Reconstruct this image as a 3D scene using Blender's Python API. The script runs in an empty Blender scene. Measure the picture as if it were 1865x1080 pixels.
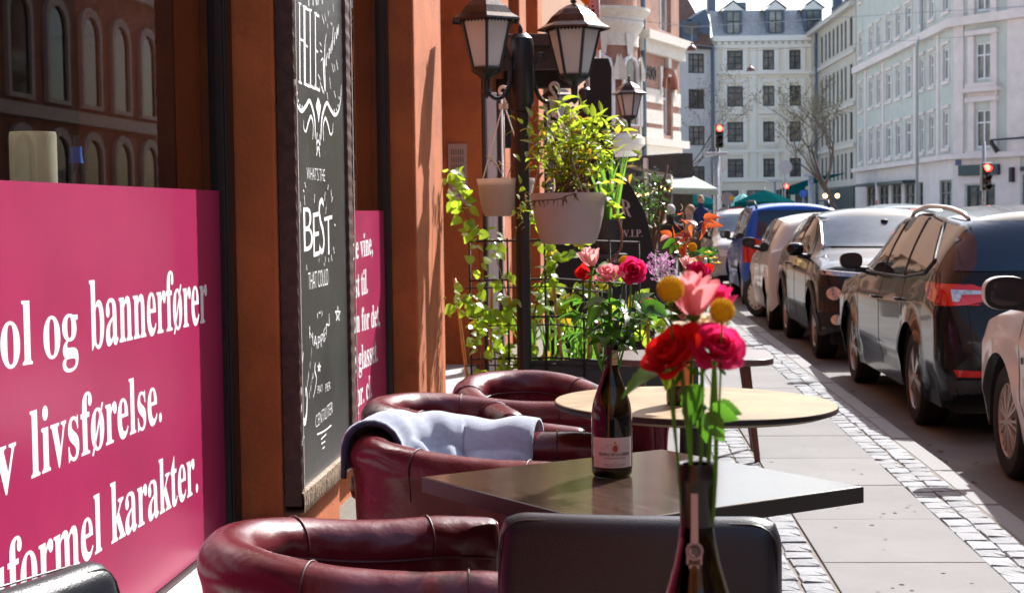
import bpy, bmesh, math, random
import numpy as np
from mathutils import Vector, Matrix, Euler
from mathutils.bvhtree import BVHTree
S = bpy.context.scene
COL = S.collection
R = math.radians
rng = random.Random(7)

# ------------------------------------------------------------------ camera
FPX, CAMH = 2950.0, 1.33
PITCH, ROLL = math.atan(154 / FPX), 0.013
FW = Vector((0, math.cos(PITCH), -math.sin(PITCH)))
U0 = Vector((0, math.sin(PITCH), math.cos(PITCH)))
R0 = Vector((1, 0, 0))
RT = R0 * math.cos(ROLL) - U0 * math.sin(ROLL)
UP = R0 * math.sin(ROLL) + U0 * math.cos(ROLL)
CP = Vector((0, 0, CAMH))
cam = bpy.data.cameras.new('camera')
co = bpy.data.objects.new('camera', cam)
COL.objects.link(co)
m = Matrix((RT, UP, -FW)).transposed().to_4x4()
m.translation = CP
co.matrix_world = m
cam.sensor_width = 36
cam.lens = FPX / 1865 * 36
cam.clip_end = 2000
cam.clip_start = 0.05
cam.dof.use_dof = True
cam.dof.focus_distance = 3.7
cam.dof.aperture_fstop = 14
S.camera = co

# ------------------------------------------------------------------ light
SUN_AZ, SUN_EL = R(33.5), R(41)      # azimuth clockwise from +Y
w = bpy.data.worlds.new('World')
S.world = w
w.use_nodes = True
nt = w.node_tree
bg = nt.nodes['Background']
sky = nt.nodes.new('ShaderNodeTexSky')
sky.sky_type = 'NISHITA'
sky.sun_disc = False
sky.sun_elevation = SUN_EL
sky.sun_rotation = SUN_AZ
sky.air_density = 1.0
sky.dust_density = 2.2
sky.ozone_density = 0.5
nt.links.new(sky.outputs[0], bg.inputs[0])
bg.inputs[1].default_value = 0.145
sl = bpy.data.lights.new('sun', 'SUN')
sl.energy = 5.0
sl.angle = R(0.53)
sl.color = (1.0, 0.975, 0.945)
so = bpy.data.objects.new('sun', sl)
COL.objects.link(so)
sd = Vector((math.sin(SUN_AZ) * math.cos(SUN_EL), math.cos(SUN_AZ) * math.cos(SUN_EL), math.sin(SUN_EL)))
so.rotation_euler = sd.to_track_quat('Z', 'Y').to_euler()
so.location = (6, 8, 30)
S.view_settings.view_transform = 'Standard'
S.view_settings.look = 'None'
S.view_settings.gamma = 1
S.view_settings.use_curve_mapping = False
S.view_settings.exposure = 1.12
S.cycles.max_bounces = 10
S.cycles.transparent_max_bounces = 12

# ------------------------------------------------------------------ pixel helpers (photo pixels, 1865 x 1080)
def ray(px, py):
    return FW * FPX + RT * (px - 932.5) + UP * (540 - py)
def atd(px, py, d):
    r = ray(px, py)
    return CP + r * (d / r.y)
def atz(px, py, z):
    r = ray(px, py)
    return CP + r * ((z - CAMH) / r.z)
WSL = 0.0705
WROT = -math.atan(WSL)
WORG = Vector((-1.317, 0, 0))
WM = Matrix.Translation(WORG) @ Matrix.Rotation(WROT, 4, 'Z')
WMI = WM.inverted()
def onwall(px, py, n):
    a = WMI @ CP
    r = WMI.to_3x3() @ ray(px, py)
    p = a + r * ((n - a.x) / r.x)
    return p
SSL = 0.057
SROT = -math.atan(SSL)
def st(u, v, z=0.0):
    return Vector((u + SSL * v, v, z))

# ------------------------------------------------------------------ objects
def tag(o, label=None, cat=None, group=None, kind=None):
    if label: o['label'] = label
    if cat: o['category'] = cat
    if group: o['group'] = group
    if kind: o['kind'] = kind
    return o
def thing(name, label, cat, loc=(0, 0, 0), rot=0.0, group=None):
    o = bpy.data.objects.new(name, None)
    COL.objects.link(o)
    o.empty_display_size = 0.1
    o.location = loc
    o.rotation_euler = (0, 0, rot) if not isinstance(rot, (tuple, Euler)) else rot
    return tag(o, label, cat, group)
def inst(name, me, parent, mat4, label=None):
    o = bpy.data.objects.new(name, me)
    COL.objects.link(o)
    o.parent = parent
    o.matrix_basis = mat4
    if label: o['label'] = label
    return o
def copy_tree(o, parent=None):
    c = o.copy()
    COL.objects.link(c)
    if parent: c.parent = parent
    for ch in list(o.children):
        copy_tree(ch, c)
    return c
def delete_tree(o):
    for ch in list(o.children): delete_tree(ch)
    bpy.data.objects.remove(o)

def frame_from(zdir, xhint=(1, 0, 0)):
    z = Vector(zdir).normalized()
    x = Vector(xhint)
    x = (x - z * x.dot(z))
    if x.length < 1e-4:
        x = Vector((0, 1, 0)) - z * z.y
    x.normalize()
    return x, z.cross(x), z

class MB:
    def __init__(s): s.v = []; s.f = []
    def add(s, vs, fs):
        n = len(s.v)
        s.v += [tuple(v) for v in vs]
        s.f += [tuple(i + n for i in f) for f in fs]
        return s
    def box(s, x0, x1, y0, y1, z0, z1, M=None):
        vs = [Vector((x, y, z)) for z in (z0, z1) for y in (y0, y1) for x in (x0, x1)]
        if M: vs = [M @ v for v in vs]
        return s.add(vs, [(0, 2, 3, 1), (4, 5, 7, 6), (0, 1, 5, 4), (2, 6, 7, 3), (0, 4, 6, 2), (1, 3, 7, 5)])
    def prism(s, poly, axis, a, b):
        # poly: 2d points; axis = extrusion axis 0/1/2
        def mk(p, t):
            if axis == 0: return (t, p[0], p[1])
            if axis == 1: return (p[0], t, p[1])
            return (p[0], p[1], t)
        n = len(poly)
        vs = [mk(p, a) for p in poly] + [mk(p, b) for p in poly]
        fs = [tuple(range(n))[::-1], tuple(range(n, 2 * n))]
        fs += [(i, (i + 1) % n, n + (i + 1) % n, n + i) for i in range(n)]
        return s.add(vs, fs)
    def tube(s, pts, rad, n=8, cap=True):
        pts = [Vector(p) for p in pts]
        if not hasattr(rad, '__len__'): rad = [rad] * len(pts)
        vs = []; fs = []
        px = Vector((0.31, 0.77, 0.21))
        for i, p in enumerate(pts):
            t = (pts[min(i + 1, len(pts) - 1)] - pts[max(i - 1, 0)])
            if t.length < 1e-9: t = Vector((0, 0, 1))
            x, y, z = frame_from(t, px)
            px = x
            for k in range(n):
                a = 2 * math.pi * k / n
                vs.append(p + (x * math.cos(a) + y * math.sin(a)) * rad[i])
        for i in range(len(pts) - 1):
            for k in range(n):
                fs.append((i * n + k, i * n + (k + 1) % n, (i + 1) * n + (k + 1) % n, (i + 1) * n + k))
        if cap:
            fs.append(tuple(range(n))[::-1]); fs.append(tuple(range((len(pts) - 1) * n, len(pts) * n)))
        return s.add(vs, fs)
    def lathe(s, prof, n=24, c=(0, 0, 0), M=None, arc=2 * math.pi, a0=0.0):
        vs = []; fs = []
        full = abs(arc - 2 * math.pi) < 1e-6
        cols = n if full else n + 1
        for (r, z) in prof:
            for k in range(cols):
                a = a0 + arc * k / n
                v = Vector((c[0] + r * math.cos(a), c[1] + r * math.sin(a), c[2] + z))
                vs.append(M @ v if M else v)
        for i in range(len(prof) - 1):
            for k in range(n):
                k2 = (k + 1) % cols
                fs.append((i * cols + k, i * cols + k2, (i + 1) * cols + k2, (i + 1) * cols + k))
        return s.add(vs, fs)
    def sphere(s, c, r, n=12, sz=1.0):
        prof = [(max(r * math.sin(math.pi * i / (n // 2 + 2)), 1e-5), -r * sz * math.cos(math.pi * i / (n // 2 + 2))) for i in range(n // 2 + 3)]
        return s.lathe(prof, n, c)
    def grid(s, fn, nu, nv):
        vs = [fn(i / nu, j / nv) for i in range(nu + 1) for j in range(nv + 1)]
        fs = [(i * (nv + 1) + j, (i + 1) * (nv + 1) + j, (i + 1) * (nv + 1) + j + 1, i * (nv + 1) + j + 1) for i in range(nu) for j in range(nv)]
        return s.add(vs, fs)
    def mesh(s, name, mat, smooth=False, angle=None):
        me = bpy.data.meshes.new(name)
        me.from_pydata(s.v, [], s.f)
        me.validate()
        if mat: me.materials.append(mat)
        if smooth:
            me.polygons.foreach_set('use_smooth', [True] * len(me.polygons))
            if angle: me.set_sharp_from_angle(angle=R(angle))
        me.update()
        return me
    def build(s, name, mat, parent=None, smooth=False, angle=None, bevel=0, seg=2, sub=0, solid=0, fix=False, label=None):
        me = s.mesh(name, mat, smooth, angle)
        if fix:
            bm = bmesh.new(); bm.from_mesh(me)
            bmesh.ops.remove_doubles(bm, verts=bm.verts, dist=1e-5)
            bmesh.ops.recalc_face_normals(bm, faces=bm.faces)
            bm.to_mesh(me); bm.free()
        o = bpy.data.objects.new(name, me)
        COL.objects.link(o)
        if parent: o.parent = parent
        if solid:
            md = o.modifiers.new('solidify', 'SOLIDIFY'); md.thickness = solid
        if bevel:
            md = o.modifiers.new('bevel', 'BEVEL'); md.width = bevel; md.segments = seg; md.limit_method = 'ANGLE'; md.angle_limit = R(40)
            md.harden_normals = False
        if sub:
            md = o.modifiers.new('subsurf', 'SUBSURF'); md.levels = sub; md.render_levels = sub
        if label: o['label'] = label
        return o

# ------------------------------------------------------------------ materials
def mat(name, base, rough=0.6, metal=0.0, var=0.12, vscale=6.0, bump=0.0, bscale=60.0, coat=0.0, spec=0.5, c2=None, rnd=0.0,
        trans=None, stretch=None, emit=None, estr=0.0, rvar=0.1, voro=False, wear=None, wscale=9.0, wthr=0.62, sheen=0.0):
    M = bpy.data.materials.new(name)
    M.use_nodes = True
    t = M.node_tree; N = t.nodes; L = t.links
    b = N['Principled BSDF']
    tc = N.new('ShaderNodeTexCoord')
    vec = tc.outputs['Object']
    if stretch:
        mp = N.new('ShaderNodeMapping'); mp.inputs['Scale'].default_value = stretch
        L.new(vec, mp.inputs[0]); vec = mp.outputs[0]
    nz = N.new('ShaderNodeTexNoise'); nz.inputs['Scale'].default_value = vscale; nz.inputs['Detail'].default_value = 6; nz.inputs['Roughness'].default_value = 0.62
    L.new(vec, nz.inputs['Vector'])
    a = tuple(min(1, c * (1 - var)) for c in base); z = c2 or tuple(min(1, c * (1 + var)) for c in base)
    rp = N.new('ShaderNodeValToRGB')
    rp.color_ramp.elements[0].position = 0.3; rp.color_ramp.elements[1].position = 0.7
    rp.color_ramp.elements[0].color = (*a, 1); rp.color_ramp.elements[1].color = (*z, 1)
    L.new(nz.outputs[0], rp.inputs[0])
    colr = rp.outputs[0]
    if wear:
        n2 = N.new('ShaderNodeTexNoise'); n2.inputs['Scale'].default_value = wscale; n2.inputs['Detail'].default_value = 8; n2.inputs['Roughness'].default_value = 0.7
        L.new(vec, n2.inputs['Vector'])
        r2 = N.new('ShaderNodeValToRGB'); r2.color_ramp.elements[0].position = wthr; r2.color_ramp.elements[1].position = wthr + 0.08
        L.new(n2.outputs[0], r2.inputs[0])
        mx = N.new('ShaderNodeMix'); mx.data_type = 'RGBA'
        L.new(r2.outputs[0], mx.inputs[0]); L.new(colr, mx.inputs[6]); mx.inputs[7].default_value = (*wear, 1)
        colr = mx.outputs[2]
    if rnd:
        oi = N.new('ShaderNodeObjectInfo')
        mr = N.new('ShaderNodeMapRange'); mr.inputs[3].default_value = 1 - rnd; mr.inputs[4].default_value = 1 + rnd
        L.new(oi.outputs['Random'], mr.inputs[0])
        hs = N.new('ShaderNodeHueSaturation'); L.new(mr.outputs[0], hs.inputs['Value']); L.new(colr, hs.inputs['Color'])
        colr = hs.outputs[0]
    L.new(colr, b.inputs['Base Color'])
    b.inputs['Metallic'].default_value = metal
    b.inputs['Specular IOR Level'].default_value = spec
    b.inputs['Coat Weight'].default_value = coat
    b.inputs['Coat Roughness'].default_value = 0.03
    b.inputs['Coat IOR'].default_value = 1.36
    if sheen:
        b.inputs['Sheen Weight'].default_value = sheen
    if rvar:
        mr = N.new('ShaderNodeMapRange'); mr.inputs[3].default_value = max(0.02, rough * (1 - rvar)); mr.inputs[4].default_value = min(1, rough * (1 + rvar))
        L.new(nz.outputs[0], mr.inputs[0]); L.new(mr.outputs[0], b.inputs['Roughness'])
    else:
        b.inputs['Roughness'].default_value = rough
    if bump:
        bp = N.new('ShaderNodeBump'); bp.inputs['Strength'].default_value = min(1.0, bump); bp.inputs['Distance'].default_value = 0.004
        if voro:
            n3 = N.new('ShaderNodeTexVoronoi'); n3.inputs['Scale'].default_value = bscale; o3 = n3.outputs['Distance']
        else:
            n3 = N.new('ShaderNodeTexNoise'); n3.inputs['Scale'].default_value = bscale; n3.inputs['Detail'].default_value = 5; o3 = n3.outputs[0]
        L.new(vec, n3.inputs['Vector']); L.new(o3, bp.inputs['Height']); L.new(bp.outputs[0], b.inputs['Normal'])
    if emit:
        b.inputs['Emission Color'].default_value = (*emit, 1); b.inputs['Emission Strength'].default_value = estr
    if trans:
        tr = N.new('ShaderNodeBsdfTranslucent'); tr.inputs[0].default_value = (*trans, 1)
        mx = N.new('ShaderNodeMixShader'); mx.inputs[0].default_value = 0.5
        L.new(b.outputs[0], mx.inputs[1]); L.new(tr.outputs[0], mx.inputs[2])
        L.new(mx.outputs[0], N['Material Output'].inputs[0])
    return M

def glass_thin(name, tint=(0.9, 0.93, 0.92), ior=1.5, rough=0.0):
    M = bpy.data.materials.new(name); M.use_nodes = True
    t = M.node_tree; N = t.nodes; L = t.links
    N.remove(N['Principled BSDF'])
    tr = N.new('ShaderNodeBsdfTransparent'); tr.inputs[0].default_value = (*tint, 1)
    gl = N.new('ShaderNodeBsdfGlossy'); gl.inputs['Roughness'].default_value = rough
    lw = N.new('ShaderNodeLayerWeight'); lw.inputs[0].default_value = .5
    pw = N.new('ShaderNodeMath'); pw.operation = 'POWER'; pw.inputs[1].default_value = 4.2
    L.new(lw.outputs['Facing'], pw.inputs[0])
    fr = N.new('ShaderNodeMath'); fr.operation = 'MULTIPLY_ADD'; fr.inputs[1].default_value = .80; fr.inputs[2].default_value = .045
    L.new(pw.outputs[0], fr.inputs[0])
    mx = N.new('ShaderNodeMixShader')
    L.new(fr.outputs[0], mx.inputs[0]); L.new(tr.outputs[0], mx.inputs[1]); L.new(gl.outputs[0], mx.inputs[2])
    L.new(mx.outputs[0], N['Material Output'].inputs[0])
    return M

def brickmat(name, c1, c2, mortar, bw=0.24, bh=0.075):
    M = bpy.data.materials.new(name); M.use_nodes = True
    t = M.node_tree; N = t.nodes; L = t.links
    b = N['Principled BSDF']
    tc = N.new('ShaderNodeTexCoord'); sp = N.new('ShaderNodeSeparateXYZ'); cb = N.new('ShaderNodeCombineXYZ')
    L.new(tc.outputs['Object'], sp.inputs[0])
    ad = N.new('ShaderNodeMath'); ad.operation = 'ADD'
    L.new(sp.outputs[0], ad.inputs[0]); L.new(sp.outputs[1], ad.inputs[1])
    L.new(ad.outputs[0], cb.inputs[0]); L.new(sp.outputs[2], cb.inputs[1])
    br = N.new('ShaderNodeTexBrick')
    br.inputs['Scale'].default_value = 1; br.inputs['Brick Width'].default_value = bw; br.inputs['Row Height'].default_value = bh
    br.inputs['Mortar Size'].default_value = 0.008
    br.inputs['Color1'].default_value = (*c1, 1); br.inputs['Color2'].default_value = (*c2, 1); br.inputs['Mortar'].default_value = (*mortar, 1)
    L.new(cb.outputs[0], br.inputs['Vector'])
    nz = N.new('ShaderNodeTexNoise'); nz.inputs['Scale'].default_value = 1.5; nz.inputs['Detail'].default_value = 8
    L.new(tc.outputs['Object'], nz.inputs[0])
    mx = N.new('ShaderNodeMix'); mx.data_type = 'RGBA'; mx.blend_type = 'OVERLAY'; mx.inputs[0].default_value = 0.6
    L.new(br.outputs[0], mx.inputs[6]); L.new(nz.outputs[0], mx.inputs[7]); L.new(mx.outputs[2], b.inputs['Base Color'])
    b.inputs['Roughness'].default_value = 0.85
    bp = N.new('ShaderNodeBump'); bp.inputs['Strength'].default_value = 0.6; bp.inputs['Distance'].default_value = 0.008; bp.invert = True
    L.new(br.outputs['Fac'], bp.inputs['Height']); L.new(bp.outputs[0], b.inputs['Normal'])
    return M

m_orange = mat('orange_stucco', (0.42, 0.108, 0.027), 0.85, var=0.26, vscale=3.0, bump=0.9, bscale=70, wear=(0.34, 0.085, 0.025), wscale=2.2, wthr=0.55)
m_blackpaint = mat('black_paint', (0.012, 0.012, 0.013), 0.35, bump=0.15, bscale=40, wear=(0.05, 0.045, 0.04), wscale=18, wthr=0.68)
m_castiron = mat('cast_iron_black', (0.012, 0.012, 0.014), 0.38, bump=0.25, bscale=70, wear=(0.045, 0.032, 0.02), wscale=14, wthr=0.64)
m_stonesill = mat('sill_stone', (0.42, 0.40, 0.36), 0.8, var=0.3, vscale=25, bump=0.5, bscale=60, wear=(0.2, 0.18, 0.15), wscale=30, wthr=0.6)
m_pink = mat('pink_film', (0.335, 0.018, 0.085), 0.32, var=0.10, vscale=2.5, bump=.05, bscale=5, spec=0.4, wear=(0.46, 0.06, 0.16), wscale=55, wthr=0.74)
m_white_vinyl = mat('white_vinyl', (0.80, 0.82, 0.84), 0.4, var=0.03)
m_glass = glass_thin('window_glass', (0.80, 0.81, 0.80))
m_lampglass = mat('lantern_frosted_glass', (.80, .81, .82), .2, var=.10, vscale=6, trans=(.92, .92, .91))
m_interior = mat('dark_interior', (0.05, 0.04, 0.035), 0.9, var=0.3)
m_chalk = mat('chalk_white', (0.85, 0.86, 0.86), 0.8, var=0.06, vscale=120)
m_slate = mat('chalkboard_slate', (0.022, 0.022, 0.021), 0.38, var=0.25, vscale=4, wear=(0.038, 0.038, 0.036), wscale=5, wthr=0.6, rvar=0.35)
m_frameornate = mat('ornate_frame_gilt', (0.06, 0.025, 0.018), 0.55, var=0.5, vscale=28, bump=0.9, bscale=35, wear=(0.42, 0.34, 0.26), wscale=22, wthr=0.66)
m_framepale = mat('ornate_frame_rubbed', (0.30, 0.22, 0.15), 0.6, var=0.5, vscale=40, bump=0.9, bscale=60, wear=(0.20, 0.085, 0.03), wscale=30, wthr=0.55)
m_leather = mat('burgundy_leather', (0.095, 0.009, 0.015), 0.27, var=0.22, vscale=5, bump=0.30, bscale=48, rvar=0.45, wear=(0.13, 0.018, 0.024), wscale=7, wthr=0.6)
m_leatherd = mat('burgundy_seam', (0.06, 0.008, 0.012), 0.5)
m_thread = mat('seam_thread', (0.32, 0.16, 0.15), 0.6)
m_blackleather = mat('black_leather', (0.009, 0.012, 0.018), 0.30, var=0.2, vscale=12, bump=0.16, bscale=420, voro=True, rvar=0.2)
m_darkwood = mat('dark_wood', (0.046, 0.030, 0.022), 0.13, var=0.35, vscale=5, stretch=(1.5, 14, 14), bump=0.015, bscale=30, rvar=0.35, spec=.20, wear=(0.072, 0.050, 0.036), wscale=6, wthr=0.6)
m_wenge = mat('dark_laminate_edge', (0.012, 0.009, 0.008), 0.4)
m_legwood = mat('brown_leg_wood', (0.11, 0.038, 0.022), 0.45, var=0.3, stretch=(14, 14, 1.5))
m_tanwood = mat('tan_tabletop', (0.235, 0.165, 0.085), 0.6, spec=.2, var=0.30, vscale=7, bump=0.08, bscale=80, wear=(0.30, 0.225, 0.125), wscale=4, wthr=0.55, rvar=0.2)
m_concrete = mat('pavement_slab', (0.140, 0.138, 0.137), 0.85, var=0.22, vscale=1.7, bump=0.55, bscale=240, wear=(0.22, 0.21, 0.207), wscale=150, wthr=0.64, rnd=0.10)
m_granite = mat('granite_sett', (0.160, 0.168, 0.182), 0.75, var=0.25, vscale=30, bump=0.6, bscale=70, wear=(0.25, 0.25, 0.26), wscale=24, wthr=0.6, rnd=0.22)
m_kerb = mat('granite_kerb', (0.170, 0.170, 0.174), 0.8, var=0.15, vscale=40, bump=0.4, bscale=110, rnd=0.08)
m_joint = mat('sand_joint', (0.15, 0.132, 0.11), 0.95, var=0.3, vscale=60, bump=0.6, bscale=120)
m_asphalt = mat('asphalt', (0.135, 0.127, 0.122), 0.88, var=0.25, vscale=1.6, bump=0.7, bscale=160, wear=(0.15, 0.14, 0.13), wscale=120, wthr=0.68)
m_chrome = mat('chrome', (0.75, 0.75, 0.76), 0.15, metal=1, var=0.05)
m_steel = mat('galvanised_steel', (0.30, 0.31, 0.33), 0.5, metal=0.6, var=0.2, vscale=10)
m_bottle = bpy.data.materials.new('bottle_glass_dark'); m_bottle.use_nodes = True
_b = m_bottle.node_tree.nodes['Principled BSDF']
_b.inputs['Base Color'].default_value = (0.11, 0.095, 0.018, 1); _b.inputs['Roughness'].default_value = 0.03
_b.inputs['Transmission Weight'].default_value = 1.0; _b.inputs['IOR'].default_value = 1.5
m_wine = mat('bottle_glass_lower', (0.006, 0.007, 0.004), 0.06, coat=0.3, var=0.1, rvar=0)
m_foil = mat('bottle_foil_black', (0.014, 0.010, 0.010), 0.3, bump=0.1, bscale=50)
m_paper = mat('label_paper', (0.66, 0.55, 0.47), 0.7, var=0.06, vscale=20)
m_ink = mat('label_ink', (0.04, 0.035, 0.035), 0.7)
m_labelart = mat('label_red_crest', (0.40, 0.06, 0.03), 0.6, var=0.3, vscale=90)
m_gold = mat('label_gold', (0.55, 0.30, 0.05), 0.5, var=0.2, vscale=90)
m_sketch = mat('label_sketch_ink', (0.50, 0.34, 0.24), 0.7)
m_whiteplastic = mat('white_plastic', (0.74, 0.68, 0.66), 0.42, var=0.05, trans=(0.55, 0.42, 0.36), vscale=10)
m_darkplastic = mat('dark_plastic', (0.028, 0.030, 0.032), 0.5)
m_soil = mat('soil', (0.06, 0.04, 0.025), 0.95, var=0.5, vscale=40, bump=1, bscale=60)
m_cane = mat('bamboo_cane', (0.42, 0.22, 0.08), 0.5, var=0.25, stretch=(8, 8, 3))
m_rust = mat('rusty_wire', (0.028, 0.015, 0.012), 0.7, var=0.3, vscale=40)
m_stem = mat('green_stem', (0.10, 0.19, 0.03), 0.5, trans=(0.16, 0.30, 0.03))
m_woodstem = mat('brown_twig', (0.14, 0.065, 0.03), 0.7, var=0.3, vscale=30)
def leafmat(n, a, t, rough=0.32): return mat(n, a, rough, var=0.25, vscale=25, trans=t, rnd=0.25, spec=0.6)
m_leafrose = leafmat('rose_leaf', (0.030, 0.085, 0.016), (0.10, 0.28, 0.02))
m_leafvine = leafmat('vine_leaf', (0.12, 0.22, 0.025), (0.55, 0.75, 0.05))
m_leafshrub = leafmat('shrub_leaf', (0.10, 0.17, 0.022), (0.48, 0.62, 0.04))
m_leafyel = leafmat('yellowing_leaf', (0.42, 0.30, 0.03), (0.75, 0.50, 0.04))
m_leafdry = leafmat('dry_leaf', (0.16, 0.09, 0.035), (0.25, 0.14, 0.04), 0.8)
m_leafred = leafmat('red_young_leaf', (0.32, 0.045, 0.02), (0.75, 0.14, 0.03))
m_leafdark = leafmat('dark_glossy_leaf', (0.02, 0.05, 0.018), (0.05, 0.12, 0.02), 0.2)
m_blade = leafmat('iris_blade', (0.06, 0.16, 0.03), (0.22, 0.45, 0.05))
def petalmat(n, a, t): return mat(n, a, 0.8, var=0.22, vscale=90, trans=t, spec=.2, bump=.25, bscale=300)
m_prose = petalmat('petal_pink', (0.78, 0.30, 0.33), (0.82, 0.28, 0.30))
m_pred = petalmat('petal_red', (0.52, 0.008, 0.010), (0.66, 0.012, 0.012))
m_pmag = petalmat('petal_magenta', (0.66, 0.020, 0.130), (0.78, 0.03, 0.16))
m_pblush = petalmat('petal_blush', (0.82, 0.48, 0.48), (0.85, 0.45, 0.42))
m_pcream = petalmat('petal_cream', (0.80, 0.66, 0.50), (0.85, 0.62, 0.45))
m_plilac = petalmat('petal_lilac', (0.45, 0.20, 0.40), (0.5, 0.25, 0.45))
m_yellow = mat('craspedia_yellow', (0.92, 0.64, 0.03), 0.9, var=0.2, vscale=200, bump=1.0, bscale=900, voro=True, trans=(.95, .62, .03))
m_blanket = mat('blue_fleece', (0.36, 0.42, 0.53), 0.95, var=0.12, vscale=60, bump=0.9, bscale=420, sheen=0.6)
m_blanketdark = mat('fleece_underside', (0.035, 0.035, 0.07), 0.95, bump=0.9, bscale=300)
m_stitch = mat('fleece_stitch', (0.45, 0.20, 0.26), 0.9)
m_wax = mat('candle_wax', (0.62, 0.58, 0.46), 0.5, trans=(0.6, 0.55, 0.42))
m_blackboard = mat('matt_black_sign', (0.010, 0.010, 0.010), 0.7)
m_signpink = mat('sign_lettering', (0.52, 0.42, 0.42), 0.7)
m_intercom = mat('intercom_plate', (0.36, 0.28, 0.25), 0.45, metal=0.4)
m_copper = mat('lantern_copper_black', (0.035, 0.022, 0.018), 0.22, metal=0.55, var=0.5, vscale=20, bump=0.2, bscale=80, wear=(0.12, 0.05, 0.03), wscale=12, wthr=0.62)

# ------------------------------------------------------------------ lettering
def mbold(s):
    o = ''
    for c in s:
        if 'a' <= c <= 'z': o += chr(0x1D41A + ord(c) - 97)
        elif 'A' <= c <= 'Z': o += chr(0x1D400 + ord(c) - 65)
        else: o += c
    return o
def mscript(s):
    o = ''
    for c in s:
        if 'a' <= c <= 'z': o += chr(0x1D4EA + ord(c) - 97)
        elif 'A' <= c <= 'Z': o += chr(0x1D4D0 + ord(c) - 65)
        else: o += c
    return o
def _raw(s, bold=0.0):
    cu = bpy.data.curves.new('txt', 'FONT')
    cu.body = s; cu.size = 1.0; cu.resolution_u = 3; cu.offset = bold
    ob = bpy.data.objects.new('txt', cu)
    COL.objects.link(ob)
    bpy.context.view_layer.update()
    dg = bpy.context.evaluated_depsgraph_get()
    me = bpy.data.meshes.new_from_object(ob.evaluated_get(dg))
    vs = [(v.co.x, v.co.y) for v in me.vertices]
    fs = [tuple(p.vertices) for p in me.polygons]
    bpy.data.objects.remove(ob); bpy.data.curves.remove(cu); bpy.data.meshes.remove(me)
    return vs, fs
def text2d(s, style=None, bold=0.0):
    conv = {None: lambda q: q, 'serif': mbold, 'script': mscript}[style]
    vs, fs = _raw(conv(s.replace('ø', 'o').replace('Â', 'A')), bold)
    for i, c in enumerate(s):
        if c in 'øÂ':
            a = _raw(conv(s[:i].replace('ø', 'o') + ('o' if c == 'ø' else 'A')))[0]
            x1 = max(v[0] for v in a)
            b = _raw(conv('o' if c == 'ø' else 'A'))[0]
            bw = max(v[0] for v in b) - min(v[0] for v in b); bh = max(v[1] for v in b)
            cx = x1 - bw / 2
            n = len(vs)
            if c == 'ø':
                vs += [(cx - bw * .46, -.05), (cx - bw * .34, -.06), (cx + bw * .48, bh + .04), (cx + bw * .36, bh + .05)]
                fs.append((n, n + 1, n + 2, n + 3))
            else:
                vs += [(cx - .14, bh + .04), (cx - .05, bh + .04), (cx, bh + .12), (cx, bh + .19)]
                vs += [(cx + .14, bh + .04), (cx + .05, bh + .04)]
                fs += [(n, n + 1, n + 2, n + 3), (n + 3, n + 2, n + 5, n + 4)]
    return vs, fs
def put_text(mb, s, p0, p1, up, style=None, bold=0.0, off=Vector((0, 0, 0)), arc=0.0):
    """text baseline from p0 to p1; `up` = vector of the height of one font unit (cap about 0.7)"""
    vs, fs = text2d(s, style, bold)
    x0 = min(v[0] for v in vs); x1 = max(v[0] for v in vs)
    p0 = Vector(p0); p1 = Vector(p1)
    d = (p1 - p0) / (x1 - x0)
    out = []
    for (x, y) in vs:
        t = (x - x0) / (x1 - x0)
        out.append(p0 + d * (x - x0) + up * (y - arc * 4 * t * (1 - t)) + off)
    mb.add(out, fs)
_so = [0]
def stroke(mb, pts, hw, n_, smooth=True):
    """flat ribbon along pts in the plane whose normal is n_; hw number or list"""
    pts = [Vector(p) for p in pts]
    if smooth and len(pts) > 2:
        q = []
        for i in range(len(pts) - 1):
            a = pts[max(i - 1, 0)]; b = pts[i]; c = pts[i + 1]; d = pts[min(i + 2, len(pts) - 1)]
            for k in range(6):
                t = k / 6
                q.append(0.5 * ((2 * b) + (c - a) * t + (2 * a - 5 * b + 4 * c - d) * t * t + (3 * b - a - 3 * c + d) * t ** 3))
        q.append(pts[-1]); pts = q
    n = len(pts); vs = []
    _so[0] += 1
    o = n_ * (0.00002 * (_so[0] % 60))
    for i, p in enumerate(pts):
        t = (pts[min(i + 1, n - 1)] - pts[max(i - 1, 0)]).normalized()
        s = n_.cross(t)
        h = hw if not hasattr(hw, '__len__') else np.interp(i / max(1, n - 1), np.linspace(0, 1, len(hw)), hw)
        vs += [p + s * h + o, p - s * h + o]
    mb.add(vs, [(2 * i, 2 * i + 1, 2 * i + 3, 2 * i + 2) for i in range(n - 1)])

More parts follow.
